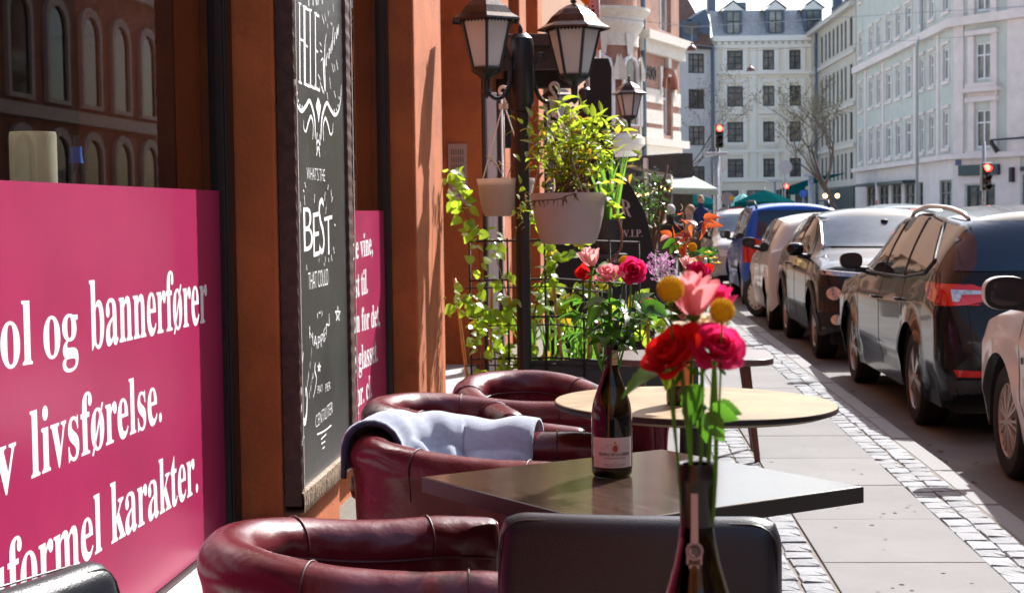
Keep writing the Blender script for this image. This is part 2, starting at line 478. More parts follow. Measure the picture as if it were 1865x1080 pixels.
def build_letters(mb, m, parent, gap=.035):
    # one mesh per word or line: group touching and neighbouring glyphs
    par = list(range(len(mb.v)))
    def fd(i):
        while par[i] != i: par[i] = par[par[i]]; i = par[i]
        return i
    for f in mb.f:
        a = fd(f[0])
        for i in f[1:]: par[fd(i)] = a
    comp = {}
    for i in range(len(mb.v)): comp.setdefault(fd(i), []).append(i)
    V = np.array(mb.v); boxes = [[V[c].min(0) - gap / 2, V[c].max(0) + gap / 2, set(c)] for c in comp.values()]
    done = False
    while not done:
        done = True
        for i in range(len(boxes)):
            j = i + 1
            while j < len(boxes):
                if (boxes[i][0] <= boxes[j][1]).all() and (boxes[j][0] <= boxes[i][1]).all():
                    boxes[i] = [np.minimum(boxes[i][0], boxes[j][0]), np.maximum(boxes[i][1], boxes[j][1]), boxes[i][2] | boxes[j][2]]
                    boxes.pop(j); done = False
                else: j += 1
    for _, _, c in boxes:
        idx = sorted(c); mp = {o: k for k, o in enumerate(idx)}
        q = MB(); q.v = [mb.v[i] for i in idx]; q.f = [tuple(mp[i] for i in f) for f in mb.f if f[0] in mp]
        q.build('lettering', m, parent)
# ================================================================== GROUND
ROADZ = -0.15
def sheet(name, pts, z, m):
    mb = MB(); mb.add([(p.x, p.y, z) for p in pts], [tuple(range(len(pts)))])
    return tag(mb.build(name, m), kind='structure')
sheet('ground', [Vector(p) for p in ((-300, -60), (300, -60), (300, 400), (-300, 400))] and [Vector((a, b, 0)) for a, b in ((-300, -60), (300, -60), (300, 400), (-300, 400))], ROADZ - 0.02, m_asphalt)
sheet('road', [st(1.70, -20), st(11.0, -20), st(11.0, 200), st(1.70, 200)], ROADZ, m_asphalt)
mb = MB()
a = [st(-6, -8), st(1.70, -8), st(1.70, 150), st(-6, 150)]
mb.add([(p.x, p.y, ROADZ) for p in a] + [(p.x, p.y, -0.0085) for p in a], [(4, 5, 6, 7), (0, 1, 5, 4), (1, 2, 6, 5), (2, 3, 7, 6), (3, 0, 4, 7)])
pave = tag(mb.build('pavement', m_joint), kind='structure')
mb = MB()
a = [st(11.0, -20), st(16, -20), st(16, 62), st(11.0, 62)]
mb.add([(p.x, p.y, ROADZ) for p in a] + [(p.x, p.y, -0.02) for p in a], [(4, 5, 6, 7), (0, 1, 5, 4), (1, 2, 6, 5), (2, 3, 7, 6), (3, 0, 4, 7)])
tag(mb.build('far_pavement', m_concrete), kind='structure')
SM = Matrix.Rotation(SROT, 4, 'Z')
m_bounce = mat('bounce_sheet', (.50, .48, .45), .85, var=.15, vscale=.8)
sheet('bounce_sheet', [st(-60, 60), st(70, 60), st(70, 170), st(-60, 170)], ROADZ + .008, m_bounce)  # hidden pale sheet, added to bounce sunlight up onto the far facades
def piece(name, me, u, v, z=0.0, rz=0.0, sc=(1, 1, 1)):
    p = st(u, v)
    o = bpy.data.objects.new(name, me); COL.objects.link(o); o.parent = pave
    o.location = (p.x, p.y, z); o.rotation_euler = (0, 0, SROT + rz); o.scale = sc
    return o
def slab_mesh(name, w, l, h, m, bev=0.004):
    mb = MB(); b = bev
    x, y = w / 2, l / 2
    vs = []
    for (ix, z) in ((0, -h), (0, -b), (b, 0)):
        vs += [(-x + ix, -y + ix, z), (x - ix, -y + ix, z), (x - ix, y - ix, z), (-x + ix, y - ix, z)]
    fs = [(8, 9, 10, 11)]
    for k in (0, 4):
        fs += [(k + i, k + (i + 1) % 4, k + 4 + (i + 1) % 4, k + 4 + i) for i in range(4)]
    mb.add(vs, fs)
    return mb.mesh(name, m)
def sett_mesh(name, w, l, seed):
    r = random.Random(seed); mb = MB()
    x, y = w / 2, l / 2
    vs = []
    n = 12
    ring = []
    for (sx, sy) in ((1, 1), (-1, 1), (-1, -1), (1, -1)):
        q = [(sx, sy * .86), (sx * .97, sy * .97), (sx * .86, sy)]
        if sx * sy < 0: q = q[::-1]
        ring += [(a * x * r.uniform(.96, 1.02), b * y * r.uniform(.96, 1.02)) for a, b in q]
    for (s, z) in ((1.0, -.06), (1.0, -.016), (.97, -.004), (.90, 0.0)):
        vs += [(p[0] * s, p[1] * s, z + (r.uniform(-.003, .003) if z > -.03 else 0)) for p in ring]
    vs.append((0, 0, r.uniform(0, .004)))
    fs = []
    for k in range(3):
        fs += [(k * n + i, k * n + (i + 1) % n, (k + 1) * n + (i + 1) % n, (k + 1) * n + i) for i in range(n)]
    fs += [(3 * n + i, 3 * n + (i + 1) % n, 4 * n) for i in range(n)]
    mb.add(vs, fs)
    return mb.mesh(name, m_granite)
# large slabs
sl1 = slab_mesh('slab', 0.606, 0.850, 0.05, m_concrete, .002)
v = 0.9
for i in range(26):
    piece('slab', sl1, 1.117, v + .425, z=rng.uniform(-.0015, .0015), rz=rng.uniform(-.002, .002)); v += .853
sl2 = slab_mesh('slab', 0.806, 0.850, 0.05, m_concrete, .002)
v = 1.3
for i in range(16):
    piece('slab', sl2, 0.155, v + .425, z=rng.uniform(-.0015, .0015)); v += .853
mb = MB()
for k in range(100):
    pass
# far slabs as one sheet strip
mb = MB(); p = [st(.81, v) for v in (23.1, 150)] ; q = [st(1.42, v) for v in (23.1, 150)]
mb.add([(p[0].x, p[0].y, -.002), (q[0].x, q[0].y, -.002), (q[1].x, q[1].y, -.002), (p[1].x, p[1].y, -.002)], [(0, 1, 2, 3)])
tag(mb.build('far_slabs', m_concrete, pave), kind='stuff')
# setts
sm = [sett_mesh('sett', 0.109, 0.137, k) for k in range(9)]
spots = []
for (uc, v0, v1) in ((1.476, 4.6, 60), (1.588, 4.6, 60), (.63, 3.2, 40), (.745, 3.2, 40), (-.33, 2.5, 12), (-.44, 2.5, 12)):
    v = v0 + rng.uniform(0, .1)
    while v < v1:
        l = rng.uniform(.78, 1.2)
        spots.append((uc + rng.uniform(-.006, .006), v + .07 * l, l)); v += .142 * l
def rank(s):
    return (0 if s[0] > 1.3 else 6 if s[0] > .5 else 60) + s[1]
spots.sort(key=rank)
for (u, v, l) in spots[:292]:
    piece('sett', sm[rng.randrange(9)], u, v, z=-.002 + rng.uniform(-.0015, .002), rz=rng.uniform(-.03, .03) + (math.pi if rng.random() < .5 else 0), sc=(1, l, 1))
mb = MB()
for (u, v, l) in spots[292:]:
    p = st(u, v); w_, l_ = .05, .066 * l
    z = -.004 + rng.uniform(-.004, .004)
    mb.add([(p.x + sx * w_ * k, p.y + sy * l_ * k, zz) for (k, zz) in ((1, -.05), (.95, z - .006), (.75, z)) for sx, sy in ((-1, -1), (1, -1), (1, 1), (-1, 1))],
           [(8, 9, 10, 11)] + [(j + i, j + (i + 1) % 4, j + 4 + (i + 1) % 4, j + 4 + i) for j in (0, 4) for i in range(4)])
tag(mb.build('distant_setts', m_granite, pave), kind='stuff')
# kerb stones
kb = []
for L_ in (.95, 1.15):
    me = slab_mesh('kerb_stone', 0.126, L_ - .008, 0.20, m_kerb, 0.012); kb.append((L_, me))
v = 3.0; i = 0
while v < 70:
    L_, me = kb[i % 2 if rng.random() < .7 else 0]; i += 1
    piece('kerb_stone', me, 1.712, v + L_ / 2, z=-.006 + rng.uniform(-.003, .003), rz=rng.uniform(-.002, .002)); v += L_
# lane line on the road, leaves in the gutter
mb = MB()
for k in range(40):
    v = 6 + k * 3
    mb.add([tuple(st(4.25 + a, v + b, ROADZ + .004)) for a, b in ((0, 0), (.1, 0), (.1, 1.6), (0, 1.6))], [(0, 1, 2, 3)])
tag(mb.build('road_marking', mat('road_paint', (.6, .6, .58), .7, wear=(.15, .14, .13), wscale=30, wthr=.55)), kind='structure')
mb = MB()
for k in range(70):
    p = st(1.83 + abs(rng.gauss(0, .12)), rng.uniform(5, 22), ROADZ + .006); a = rng.uniform(0, 6.3); s = rng.uniform(.012, .03)
    dx, dy = math.cos(a) * s, math.sin(a) * s
    mb.add([p + Vector((dx, dy, 0)), p + Vector((-dy * .4, dx * .4, .01)), p - Vector((dx, dy, -.004)), p + Vector((dy * .4, -dx * .4, .004))], [(0, 1, 2, 3)])
tag(mb.build('gutter_litter', m_leafdry), 'dry brown leaf litter lying in the gutter along the kerb', 'leaf litter', kind='stuff')

mb = MB()
for k in range(60):
    p = st(rng.uniform(.84, 1.40), 4.5 + abs(rng.gauss(0, 6)), .0015); r_ = rng.uniform(.004, .011)
    mb.add([p + Vector((r_ * math.cos(a) * rng.uniform(.8, 1.2), r_ * math.sin(a) * rng.uniform(.8, 1.2), .0012)) for a in np.linspace(0, 6.28, 9)[:-1]], [tuple(range(8))])
tag(mb.build('gum_spots', mat('old_gum', (.10, .095, .092), .8, var=.3)), 'dark flattened gum spots on the pavement slabs', 'gum spots', kind='stuff')
# ================================================================== RESTAURANT FACADE (wall frame: x = out of the wall, y = along)
rest = thing('restaurant_building', 'orange stuccoed restaurant front with big black framed windows and pink poster film', 'building', WORG, WROT)
PD = 0.168          # pilaster depth
Y1, Y2, Y3, Y4, Y5, Y6 = 5.38, 6.44, 8.96, 10.28, 13.15, 16.5
def wbox(name, m, x0, x1, y0, y1, z0, z1, bevel=.006, parent=rest):
    mb = MB(); mb.box(x0, x1, y0, y1, z0, z1); return mb.build(name, m, parent, bevel=bevel)
wbox('pilaster', m_orange, -.5, PD, Y1, Y2, -.03, 4.2, .012)
wbox('pilaster', m_orange, -.5, PD, Y3, Y4, -.03, 4.2, .012)
wbox('pilaster', m_orange, -.5, PD, Y5, Y6, -.03, 4.2, .012)
wbox('lintel_wall', m_orange, -.5, -.004, -1.0, Y1 - .002, 3.05, 4.2)
wbox('lintel_wall', m_orange, -.5, -.004, Y2 + .002, Y3 - .002, 3.05, 4.2)
wbox('base_wall', m_orange, -.5, -.004, -1.0, Y1 - .002, -.03, .235)
wbox('base_wall', m_orange, -.5, -.004, Y2 + .002, Y3 - .002, -.03, .235)
wbox('pilaster', m_orange, -.5, PD, -1.6, -1.0, -.03, 4.2)
wbox('upper_wall', m_orange, -.5, PD + .02, -1.6, Y6, 4.203, 11.0)
# doorway recess Y4..Y5
wbox('door_recess_wall', m_orange, -.9, -.42, Y4 + .002, Y5 - .002, -.03, 4.2)
wbox('door_panel', m_blackpaint, -.418, -.36, Y4 + .3, Y5 - .9, .02, 2.5)
wbox('door_step', m_stonesill, -.40, .10, Y4 + .004, Y5 - .004, -.03, .10)
PT = [-.02]
def shop_window(y0, y1, z0, z1):
    mb = MB(); t = .085
    mb.box(-.06, .03, y0 + .002, y0 + t, z0, z1); mb.box(-.06, .03, y1 - t - .01, y1 - .002, z0, z1)
    mb.box(-.058, .026, y0 + t, y1 - t - .01, z0, z0 + .03); mb.box(-.058, .026, y0 + t, y1 - t - .01, z1 - t, z1)
    fr = mb.build('window', m_blackpaint, rest, bevel=.008)
    mb = MB(); ya, yb = y1 - t - .03, y1 - t - .012
    mb.box(-.02, .022, ya, yb, z0 + .03, z1 - t)
    mb.build('glazing_bead', m_blackpaint, fr, bevel=.003)
    mb = MB(); mb.add([(-.001 + PT[0], y0 + t, z0 + .03), (-.001, y1 - t - .03, z0 + .03), (-.001, y1 - t - .03, z1 - t), (-.001 + PT[0], y0 + t, z1 - t)], [(0, 1, 2, 3)]); mb.build('pane', m_glass, fr)
    return fr
win1 = shop_window(1.6, Y1, .255, 3.05)
win2 = shop_window(Y2, Y3, .255, 3.05)
for (a, b) in ((1.0, Y1), (Y2, Y3)):
    mb = MB(); mb.prism([(-.004, .237), (.125, .237), (.125, .262), (.0, .285), (-.004, .285)], 1, a + .003, b - .003); mb.build('sill', m_stonesill, rest, bevel=.004)
# interior of the shop (dark room)
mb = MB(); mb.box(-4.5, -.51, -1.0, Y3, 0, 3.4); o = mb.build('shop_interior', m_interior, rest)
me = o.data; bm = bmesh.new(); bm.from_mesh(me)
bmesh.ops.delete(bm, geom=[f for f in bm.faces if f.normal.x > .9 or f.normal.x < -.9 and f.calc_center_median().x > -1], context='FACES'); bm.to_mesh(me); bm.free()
wbox('window_ledge', m_interior, -.505, -.012, 1.2, Y1 - .1, 1.27, 1.31)
# pink film and lettering
def film(fr, y0, y1, z0, z1):
    mb = MB(); mb.box(.001, .003, y0, y1, z0, z1); return mb.build('poster_film', m_pink, fr)
zf1 = onwall(341, 345, 0).z
zf2 = onwall(665, 384, 0).z
film(win1, 1.69, Y1 - .112, .288, zf1)
film(win2, Y2 + .09, Y3 - .112, .288, zf2)
EX = Vector((1, 0, 0))
def wtext(mb, s, pl, pr, hpx, n, style='serif', em=.69, bold=0.0, arc=0.0):
    """text between two photo pixels on the wall plane x=n; hpx = cap height in px at the left point"""
    a = onwall(*pl, n); b = onwall(*pr, n)
    t = onwall(pl[0], pl[1] - hpx, n)
    put_text(mb, s, a, b, Vector((0, 0, (t.z - a.z) / em)), style, bold, arc=arc)
mb = MB()
wtext(mb, 'bannerfører', (165, 636), (378, 586), 127, .0036, bold=.004)
wtext(mb, 'og', (80, 654), (143, 642), 112, .0036, bold=.004)
a = onwall(58, 661, .0036); b = onwall(80, 654, .0036)
wtext(mb, 'ol', (2, 671), (60, 662), 123, .0036, bold=.004)
pb = onwall(2, 671, .0036); pt_ = onwall(2, 671 - 123, .0036)
put_text(mb, 'symb', (pb.x, pb.y - .37, pb.z), (pb.x, pb.y - .008, pb.z), Vector((0, 0, (pt_.z - pb.z) / .69)), 'serif', .004)
wtext(mb, 'livsførelse.', (57, 871), (295, 766), 124, .0036, bold=.004)
pb = onwall(22, 893, .0036); pt_ = onwall(22, 893 - 128, .0036)
put_text(mb, 'av', (pb.x, pb.y - .22, pb.z), (pb.x, pb.y + .03, pb.z), Vector((0, 0, (pt_.z - pb.z) / .69)), 'serif', .004)
wtext(mb, 'karakter.', (203, 990), (361, 894), 112, .0036, bold=.004)
pb = onwall(186, 1001, .0036); pt_ = onwall(186, 1001 - 108, .0036)
put_text(mb, 'uformel', (pb.x, pb.y - .74, pb.z), (pb.x, pb.y, pb.z), Vector((0, 0, (pt_.z - pb.z) / .69)), 'serif', .004)
build_letters(mb, m_white_vinyl, win1)
mb = MB()
for s, full, (xl, yl), (xr, yr), h in (('de vine,', 'gode ', (641.5, 474), (679, 462), 44), ('yst til.', 'l', (641, 545), (670, 533), 47), ('un for det,', 'k', (642, 608), (692, 592), 44), ('i glasset.', '', (646.5, 679), (688, 657), 46), ('pr. cl.', '', (650, 742), (677, 722), 44)):
    wtext(mb, s, (xl, yl), (xr, yr), h, .0036, bold=.006)
build_letters(mb, m_white_vinyl, win2)
# door side: intercom on the far jamb (faces the camera), white post, black trim
M4 = WM
ic = thing('intercom_panel', 'pale metal intercom panel with slotted speaker on the orange door jamb', 'intercom', WM @ Vector((PD - .15, Y5 - .002, 0)), WROT)
def injamb(px, py):
    a = WMI @ CP; r = WMI.to_3x3() @ ray(px, py); return a + r * ((Y5 - .012 - a.y) / r.y)
A = injamb(817, 372); B = injamb(850, 262)
off = Vector((PD - .15, Y5 - .002, 0))
mb = MB(); mb.box(A.x - off.x, B.x - off.x, -.016, 0, A.z, B.z); mb.build('plate', m_intercom, ic, bevel=.003)
wd = B.x - A.x; hd = B.z - A.z
for r_ in range(4):
    for c in range(6):
        x = A.x - off.x + wd * (.2 + c * .118); z = A.z + hd * (.44 + r_ * .125)
        mb = MB(); mb.box(x - wd * .02, x + wd * .02, -.0185, -.0165, z, z + hd * .095); mb.build('slot', m_blackpaint, ic)
for k in range(4):
    mb = MB(); mb.box(A.x - off.x + wd * .2, A.x - off.x + wd * .8, -.019, -.0165, A.z + hd * (.07 + k * .08), A.z + hd * (.12 + k * .08)); mb.build('name_button', m_paper, ic, bevel=.001)
wbox('door_trim', m_blackpaint, PD + .003, PD + .03, Y5 + .0, Y5 + .20, 0, 2.75, .004)
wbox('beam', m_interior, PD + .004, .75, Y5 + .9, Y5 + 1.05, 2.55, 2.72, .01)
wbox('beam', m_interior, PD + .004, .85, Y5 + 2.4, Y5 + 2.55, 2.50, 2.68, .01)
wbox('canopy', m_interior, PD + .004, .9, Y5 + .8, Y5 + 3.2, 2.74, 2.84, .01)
wbox('canopy_bracket', m_blackpaint, PD + .004, .30, Y5 + 1.5, Y5 + 1.56, 1.9, 2.52, .01)
wbox('far_pilaster', m_orange, -.5, PD + .10, Y6 + .002, Y6 + 1.1, -.03, 6, .012)
wbox('far_pilaster', m_orange, -.5, PD + .16, Y6 + 2.4, Y6 + 3.4, -.03, 6, .012)
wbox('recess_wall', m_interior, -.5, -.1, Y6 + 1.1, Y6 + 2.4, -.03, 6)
wp = thing('white_post', 'white painted vertical door post behind the hanging white pot', 'post', atd(900, 380, 12.6) * 1, WROT)
wp.location.z = 0
mb = MB(); mb.box(-.045, .03, -.03, .03, 0, 2.25); mb.build('post', mat('white_gloss_paint', (.62, .66, .70), .4, var=.15, vscale=4, stretch=(9, 9, 1)), wp, bevel=.005)
mb = MB(); mb.box(.034, .062, -.03, .03, 0, 2.25); mb.build('edge_strip', m_blackpaint, wp)
mb = MB(); mb.box(.064, .074, -.035, .03, 0, 2.25); mb.build('edge_bead', m_white_vinyl, wp)

rear = thing('sky_block_row', 'unseen brown stucco house row added behind the viewpoint to block sky light', 'building', WM @ Vector((0, -1.65, 0)), WROT)  # out of view, added to keep sky light off the near walls
mb = MB(); mb.box(-9, PD, -40, 0, -.03, 15); mb.build('wall', m_orange, rear)
for k in range(9):
    for z in (.5, 4.6, 8.4):
        mb = MB(); mb.box(PD + .002, PD + .05, -38.5 + k * 4.2, -36 + k * 4.2, z, z + 2.3); w_ = mb.build('window', m_blackpaint, rear)
        mb = MB(); mb.box(PD + .052, PD + .06, -38.4 + k * 4.2, -36.1 + k * 4.2, z + .1, z + 2.2); mb.build('pane', m_wine, w_)
endb = thing('sky_block_house', 'unseen red brick house added far behind the viewpoint to block sky light', 'building', st(-2, -42), SROT)  # unseen end block, added to cut low sky light from behind
mb = MB(); mb.box(-2, 22, -8, 0, -.15, 16); mb.build('wall', brickmat('dull_brick', (.30, .12, .07), (.24, .10, .06), (.3, .26, .22)), endb)
for k in range(6):
    for z in (1, 5, 9):
        mb = MB(); mb.box(k * 3.4, k * 3.4 + 1.5, .002, .05, z, z + 2.2); mb.build('window', m_wine, endb)
# neighbouring facades further along the wall
nb = thing('neighbour_building', 'sand coloured neighbouring shopfront in shade further along the left pavement', 'building', WM @ Vector((0, Y6 + 3.6, 0)), WROT)
m_sand = mat('sand_render', (.34, .17, .09), .85, var=.15, vscale=2)
mb = MB(); mb.box(-6, .05, 0, 33, -.03, 14); mb.build('wall', m_sand, nb)
for k in range(8):
    mb = MB(); y = 1.5 + k * 4
    mb.box(.052, .09, y, y + 2.4, .5, 2.9); w_ = mb.build('window', m_blackpaint, nb)
    mb = MB(); mb.box(.092, .1, y + .12, y + 2.28, .62, 2.78); mb.build('pane', m_wine, w_)
    mb = MB(); mb.box(.052, .2, y, y + 2.6, 3.2, 3.5); mb.build('cornice', m_sand, nb)

# ================================================================== CHALKBOARD
BN = PD + .05
y0b, y1b = onwall(535.5, 500, BN).y, onwall(640, 500, BN).y
zb0 = onwall(545, 915, BN).z
cb = thing('chalkboard', 'tall chalkboard with white hand lettering in an ornate dark frame on the orange pilaster', 'chalkboard', WORG, WROT)
fr_w = .105
def wavy_rail(mb, x0, x1, ya, yb, z0, z1, amp, n, vertical=True):
    # ornate rail: outer face rippled
    def fn(u, v):
        a = 2 * math.pi * v
        k = 1 + amp * math.sin(u * n * 2 * math.pi)
        cx = (x0 + x1) / 2; 
        sx = math.copysign(min(1, abs(math.cos(a)) * 1.3), math.cos(a)); sy = math.copysign(min(1, abs(math.sin(a)) * 1.3), math.sin(a))
        if vertical:
            cy = (ya + yb) / 2
            return (cx + (x1 - x0) / 2 * sx * k, cy + (yb - ya) / 2 * sy * k, z0 + (z1 - z0) * u)
        cz = (z0 + z1) / 2
        return (cx + (x1 - x0) / 2 * sx * k, ya + (yb - ya) * u, cz + (z1 - z0) / 2 * sy * k)
    mb.grid(fn, n * 6, 16)
for (ya, yb) in ((y0b - .004, y0b + .02), (y1b - fr_w, y1b)):
    mb = MB(); wavy_rail(mb, PD + .002, BN + .014, ya, yb, zb0 - .01, 2.75, .05, 42); mb.build('frame_rail', m_frameornate, cb, True, 50)
mb = MB(); wavy_rail(mb, PD + .002, BN + .02, y0b, y1b, zb0 - .035, zb0 + .035, .07, 34, False); mb.build('bottom_rail', m_framepale, cb, True, 50)
mb = MB(); mb.box(BN + .0145, BN + .0185, y0b + .012, y0b + .022, zb0, 2.75); mb.box(BN + .0145, BN + .0185, y1b - .012, y1b - .002, zb0, 2.75); mb.build('rubbed_edge', mat('rubbed_gesso', (.40, .34, .30), .8, var=.4, vscale=60), cb, bevel=.002)
mb = MB(); mb.box(PD + .003, BN, y0b + .018, y1b - fr_w, zb0 + .02, 2.75); mb.build('slate', m_slate, cb)
NB = BN + .0006
def bd(px, py): return onwall(px, py, NB)
mb = MB()
def bs(pts, hw=.006, smooth=True): stroke(mb, [bd(*p) for p in pts], [h * .62 for h in hw] if hasattr(hw, '__len__') else hw * .62, EX, smooth)
def btext(s, pl, pr, h, style=None, bold=-.018, arc=0.0): wtext(mb, s, pl, pr, h, NB, style, .69, bold, arc)
btext('FRA', (562, 14), (588, 10), 60)
# HELE : tall outlined letters
for k, x in enumerate((545.5, 555, 564.5, 574)):
    yt, yb_ = 2 + (x - 537) * .62, 146 + (x - 537) * .40
    bs([(x, yt), (x + 1, yb_)], .011, False)
    bs([(x - 1.5, yt - 1), (x + 3, yt + 1)], .006, False); bs([(x - 1.5, yb_), (x + 4, yb_ + 3)], .006, False)
    if k == 0:
        bs([(x + 8, yt + 6), (x + 9, yb_ + 4)], .011, False); bs([(x + 1, 72), (x + 9, 76)], .006, False); bs([(x + 6, yt + 4), (x + 11, yt + 7)], .005, False)
    else:
        bs([(x + 1, yb_), (x + 8, yb_ + 5)], .008, False); bs([(x + 8, yb_ - 2), (x + 8, yb_ + 7)], .005, False)
        if k in (1, 3):
            bs([(x, yt + 1), (x + 7, yt + 6)], .008, False); bs([(x, (yt + yb_) / 2 - 2), (x + 5, (yt + yb_) / 2 + 3)], .006, False)
btext('Verden', (588, 138), (617, 62), 46, 'script', -.012)
bs([(584, 112), (588, 108), (589, 130), (592, 165), (591, 92), (594, 62)], [.002, .008, .012, .010, .006, .003])
for (x, y, dx, dy) in [(582, 78, 3, 6), (583, 92, 3, 4), (586, 28, 4, 16), (591, 26, 2, 14), (596, 44, 1, 8), (579, 136, 4, 10), (583, 150, 5, 20), (586, 158, 4, 14), (595, 168, 2, 14), (600, 142, 2, 20), (604, 116, 3, 16), (608, 118, 2, 12), (612, 110, 3, 18), (608, 166, 3, 12), (602, 42, 2, 4), (597, 20, 1, 10), (606, 8, 1, 14)]:
    bs([(x, y), (x + dx, y + dy)], .004, False)
# flourish with heart
for sgn, (cx) in ((-1, 579), (1, 579)):
    k = lambda x, y: (cx + sgn * x, y + sgn * x * .12)
    bs([k(-6 * -1 if False else 5, 254), k(6, 222), k(10, 200), k(16, 186), k(22, 196), k(30, 206), k(37, 198), k(41, 176), k(42, 150)], [.006, .012, .014, .012, .013, .012, .008, .006, .003])
    bs([k(10, 256), k(9, 230), k(13, 214), k(18, 226), k(22, 242), k(26, 238), k(27, 222)], [.004, .007, .010, .009, .007, .005, .003])
    for (x, y) in ((38, 172), (36, 186), (33, 194), (29, 196)): bs([k(x, y), k(x + .6, y + 5)], .008, False)
bs([(576.5, 186), (579.5, 206), (579.6, 224)], [.045, .030, .002]); bs([(581.5, 186), (579.8, 206), (579.6, 222)], [.045, .030, .002])
bs([(577, 242), (576, 262), (579, 256), (582, 264), (582, 244)], .006); bs([(576, 284), (579, 268), (582, 286)], .006); bs([(577, 262), (577, 280)], .005); bs([(581.5, 262), (581.5, 280)], .005)
btext("WHAT'S THE", (559, 328), (592, 331), 24)
# BEST
for c_, xa, ya, xb, yb, hh in (('B', 554, 460, 570, 456, 84), ('E', 571.5, 470, 582, 466, 84), ('S', 582, 466, 591.5, 462, 106), ('T', 592, 468, 606, 462, 74)): btext(c_, (xa, ya), (xb, yb), hh, None, -.012)
for (x, y, dx, dy) in [(555, 332, 2, 10), (552, 346, 2, 4), (547, 368, 1, 20), (598, 336, -1, 10), (603, 346, 1, 16), (606, 358, -2, 10), (609, 408, 2, 4), (607, 450, 2, 12), (603, 464, 2, 12), (598, 470, 1, 8), (592, 468, 1, 10), (581, 470, 0, 8), (590, 478, 1, 6), (558, 482, 1, 10), (573, 354, -1, 16), (592, 350, -1, 16), (594, 376, -1, 14), (554, 356, 1, 18)]:
    bs([(x, y), (x + dx, y + dy)], .004, False)
btext('THAT COULD', (562, 529), (598, 519), 33, None, -.016)
btext('(*)', (578, 578), (587, 574), 10)
btext('HAPPEN', (564, 616), (600, 592), 24, None, -.018, .9)
def star(x, y, s):
    for k in range(5):
        a = math.pi / 2 + k * 4 * math.pi / 5; b = a + 4 * math.pi / 5
        bs([(x + math.cos(a) * s * .33, y - math.sin(a) * s), (x + math.cos(b) * s * .33, y - math.sin(b) * s)], .0035, False)
star(615, 572, 15); star(581, 669, 9); star(549, 800, 16)
# grape vibes
bs([(552, 642), (549, 680), (549, 730), (551, 760), (555, 768), (558, 752), (559, 726), (557, 706), (556, 722)], [.004, .010, .013, .016, .022, .012, .009, .008, .004])
btext('ranl', (559, 708), (568, 652), 26, 'script'); btext('vibes', (563, 726), (574, 676), 22, 'script')
bs([(574, 660), (573, 674), (576, 690), (573, 712), (570, 724)], [.004, .008, .006, .004, .002])
btext('PAY', (579, 717), (588, 713), 15); btext('PER', (593, 714), (602, 708), 15)
btext('CENTILITER', (575, 780), (606, 752), 24)
bs([(577, 791), (591, 784), (603, 774)], .005); bs([(584, 800), (594, 790)], .004, False); bs([(585, 808), (592, 803)], .004, False); bs([(587, 817), (591, 813)], .004, False)
build_letters(mb, m_chalk, cb)
bx = thing('cable_box', 'small grey junction box on the wall below the chalkboard corner', 'junction box', WM @ Vector((.03, Y2 + .10, .36)), WROT)
mb = MB(); mb.box(0, .07, -.05, .05, -.02, .06); mb.build('box_body', m_stonesill, bx, bevel=.006)
mb = MB(); mb.tube([(.03, 0, -.02), (.03, .01, -.3)], .008, 6); mb.build('cable', m_blackpaint, bx, True)

# candle and little bottle on the window ledge, behind the glass
zl = 1.31
cd = thing('pillar_candle', 'thick cream pillar candle behind the window above the pink film', 'candle', atd(62, 332, 3.86), 0)
cd.location.z = zl
rc = 42 / FPX * 3.86
hc = 1.33 - (242 - 397.5) / FPX * 3.86 - zl
mb = MB(); pr = [(.001, 0), (rc, 0), (rc, hc * .96), (rc * .96, hc), (rc * .86, hc * .99), (rc * .8, hc * .93), (.001, hc * .91)]
mb.lathe(pr, 32); mb.build('wax', m_wax, cd, True, 60)
mb = MB(); mb.tube([(0, 0, hc * .9), (.002, 0, hc * .97)], .0015, 6); mb.build('wick', m_blackpaint, cd)
bb = thing('blue_topped_bottle', 'small clear bottle with a blue neck wrap behind the window glass', 'bottle', atd(139, 332, 4.15), 0); bb.location.z = zl
k = 4.15 / FPX
mb = MB(); mb.lathe([(.001, 0), (18 * k, 0), (18 * k, .12), (13 * k, .155), (10 * k, .17), (9 * k, .225), (10 * k, .228), (.001, .231)], 20); mb.build('glass_body', m_wine, bb, True, 50)
mb = MB(); mb.lathe([(14.0 * k, .158), (12 * k, .172), (10.8 * k, .200)], 20); mb.build('neck_wrap', mat('blue_wrap', (.03, .12, .5), .4), bb, True)

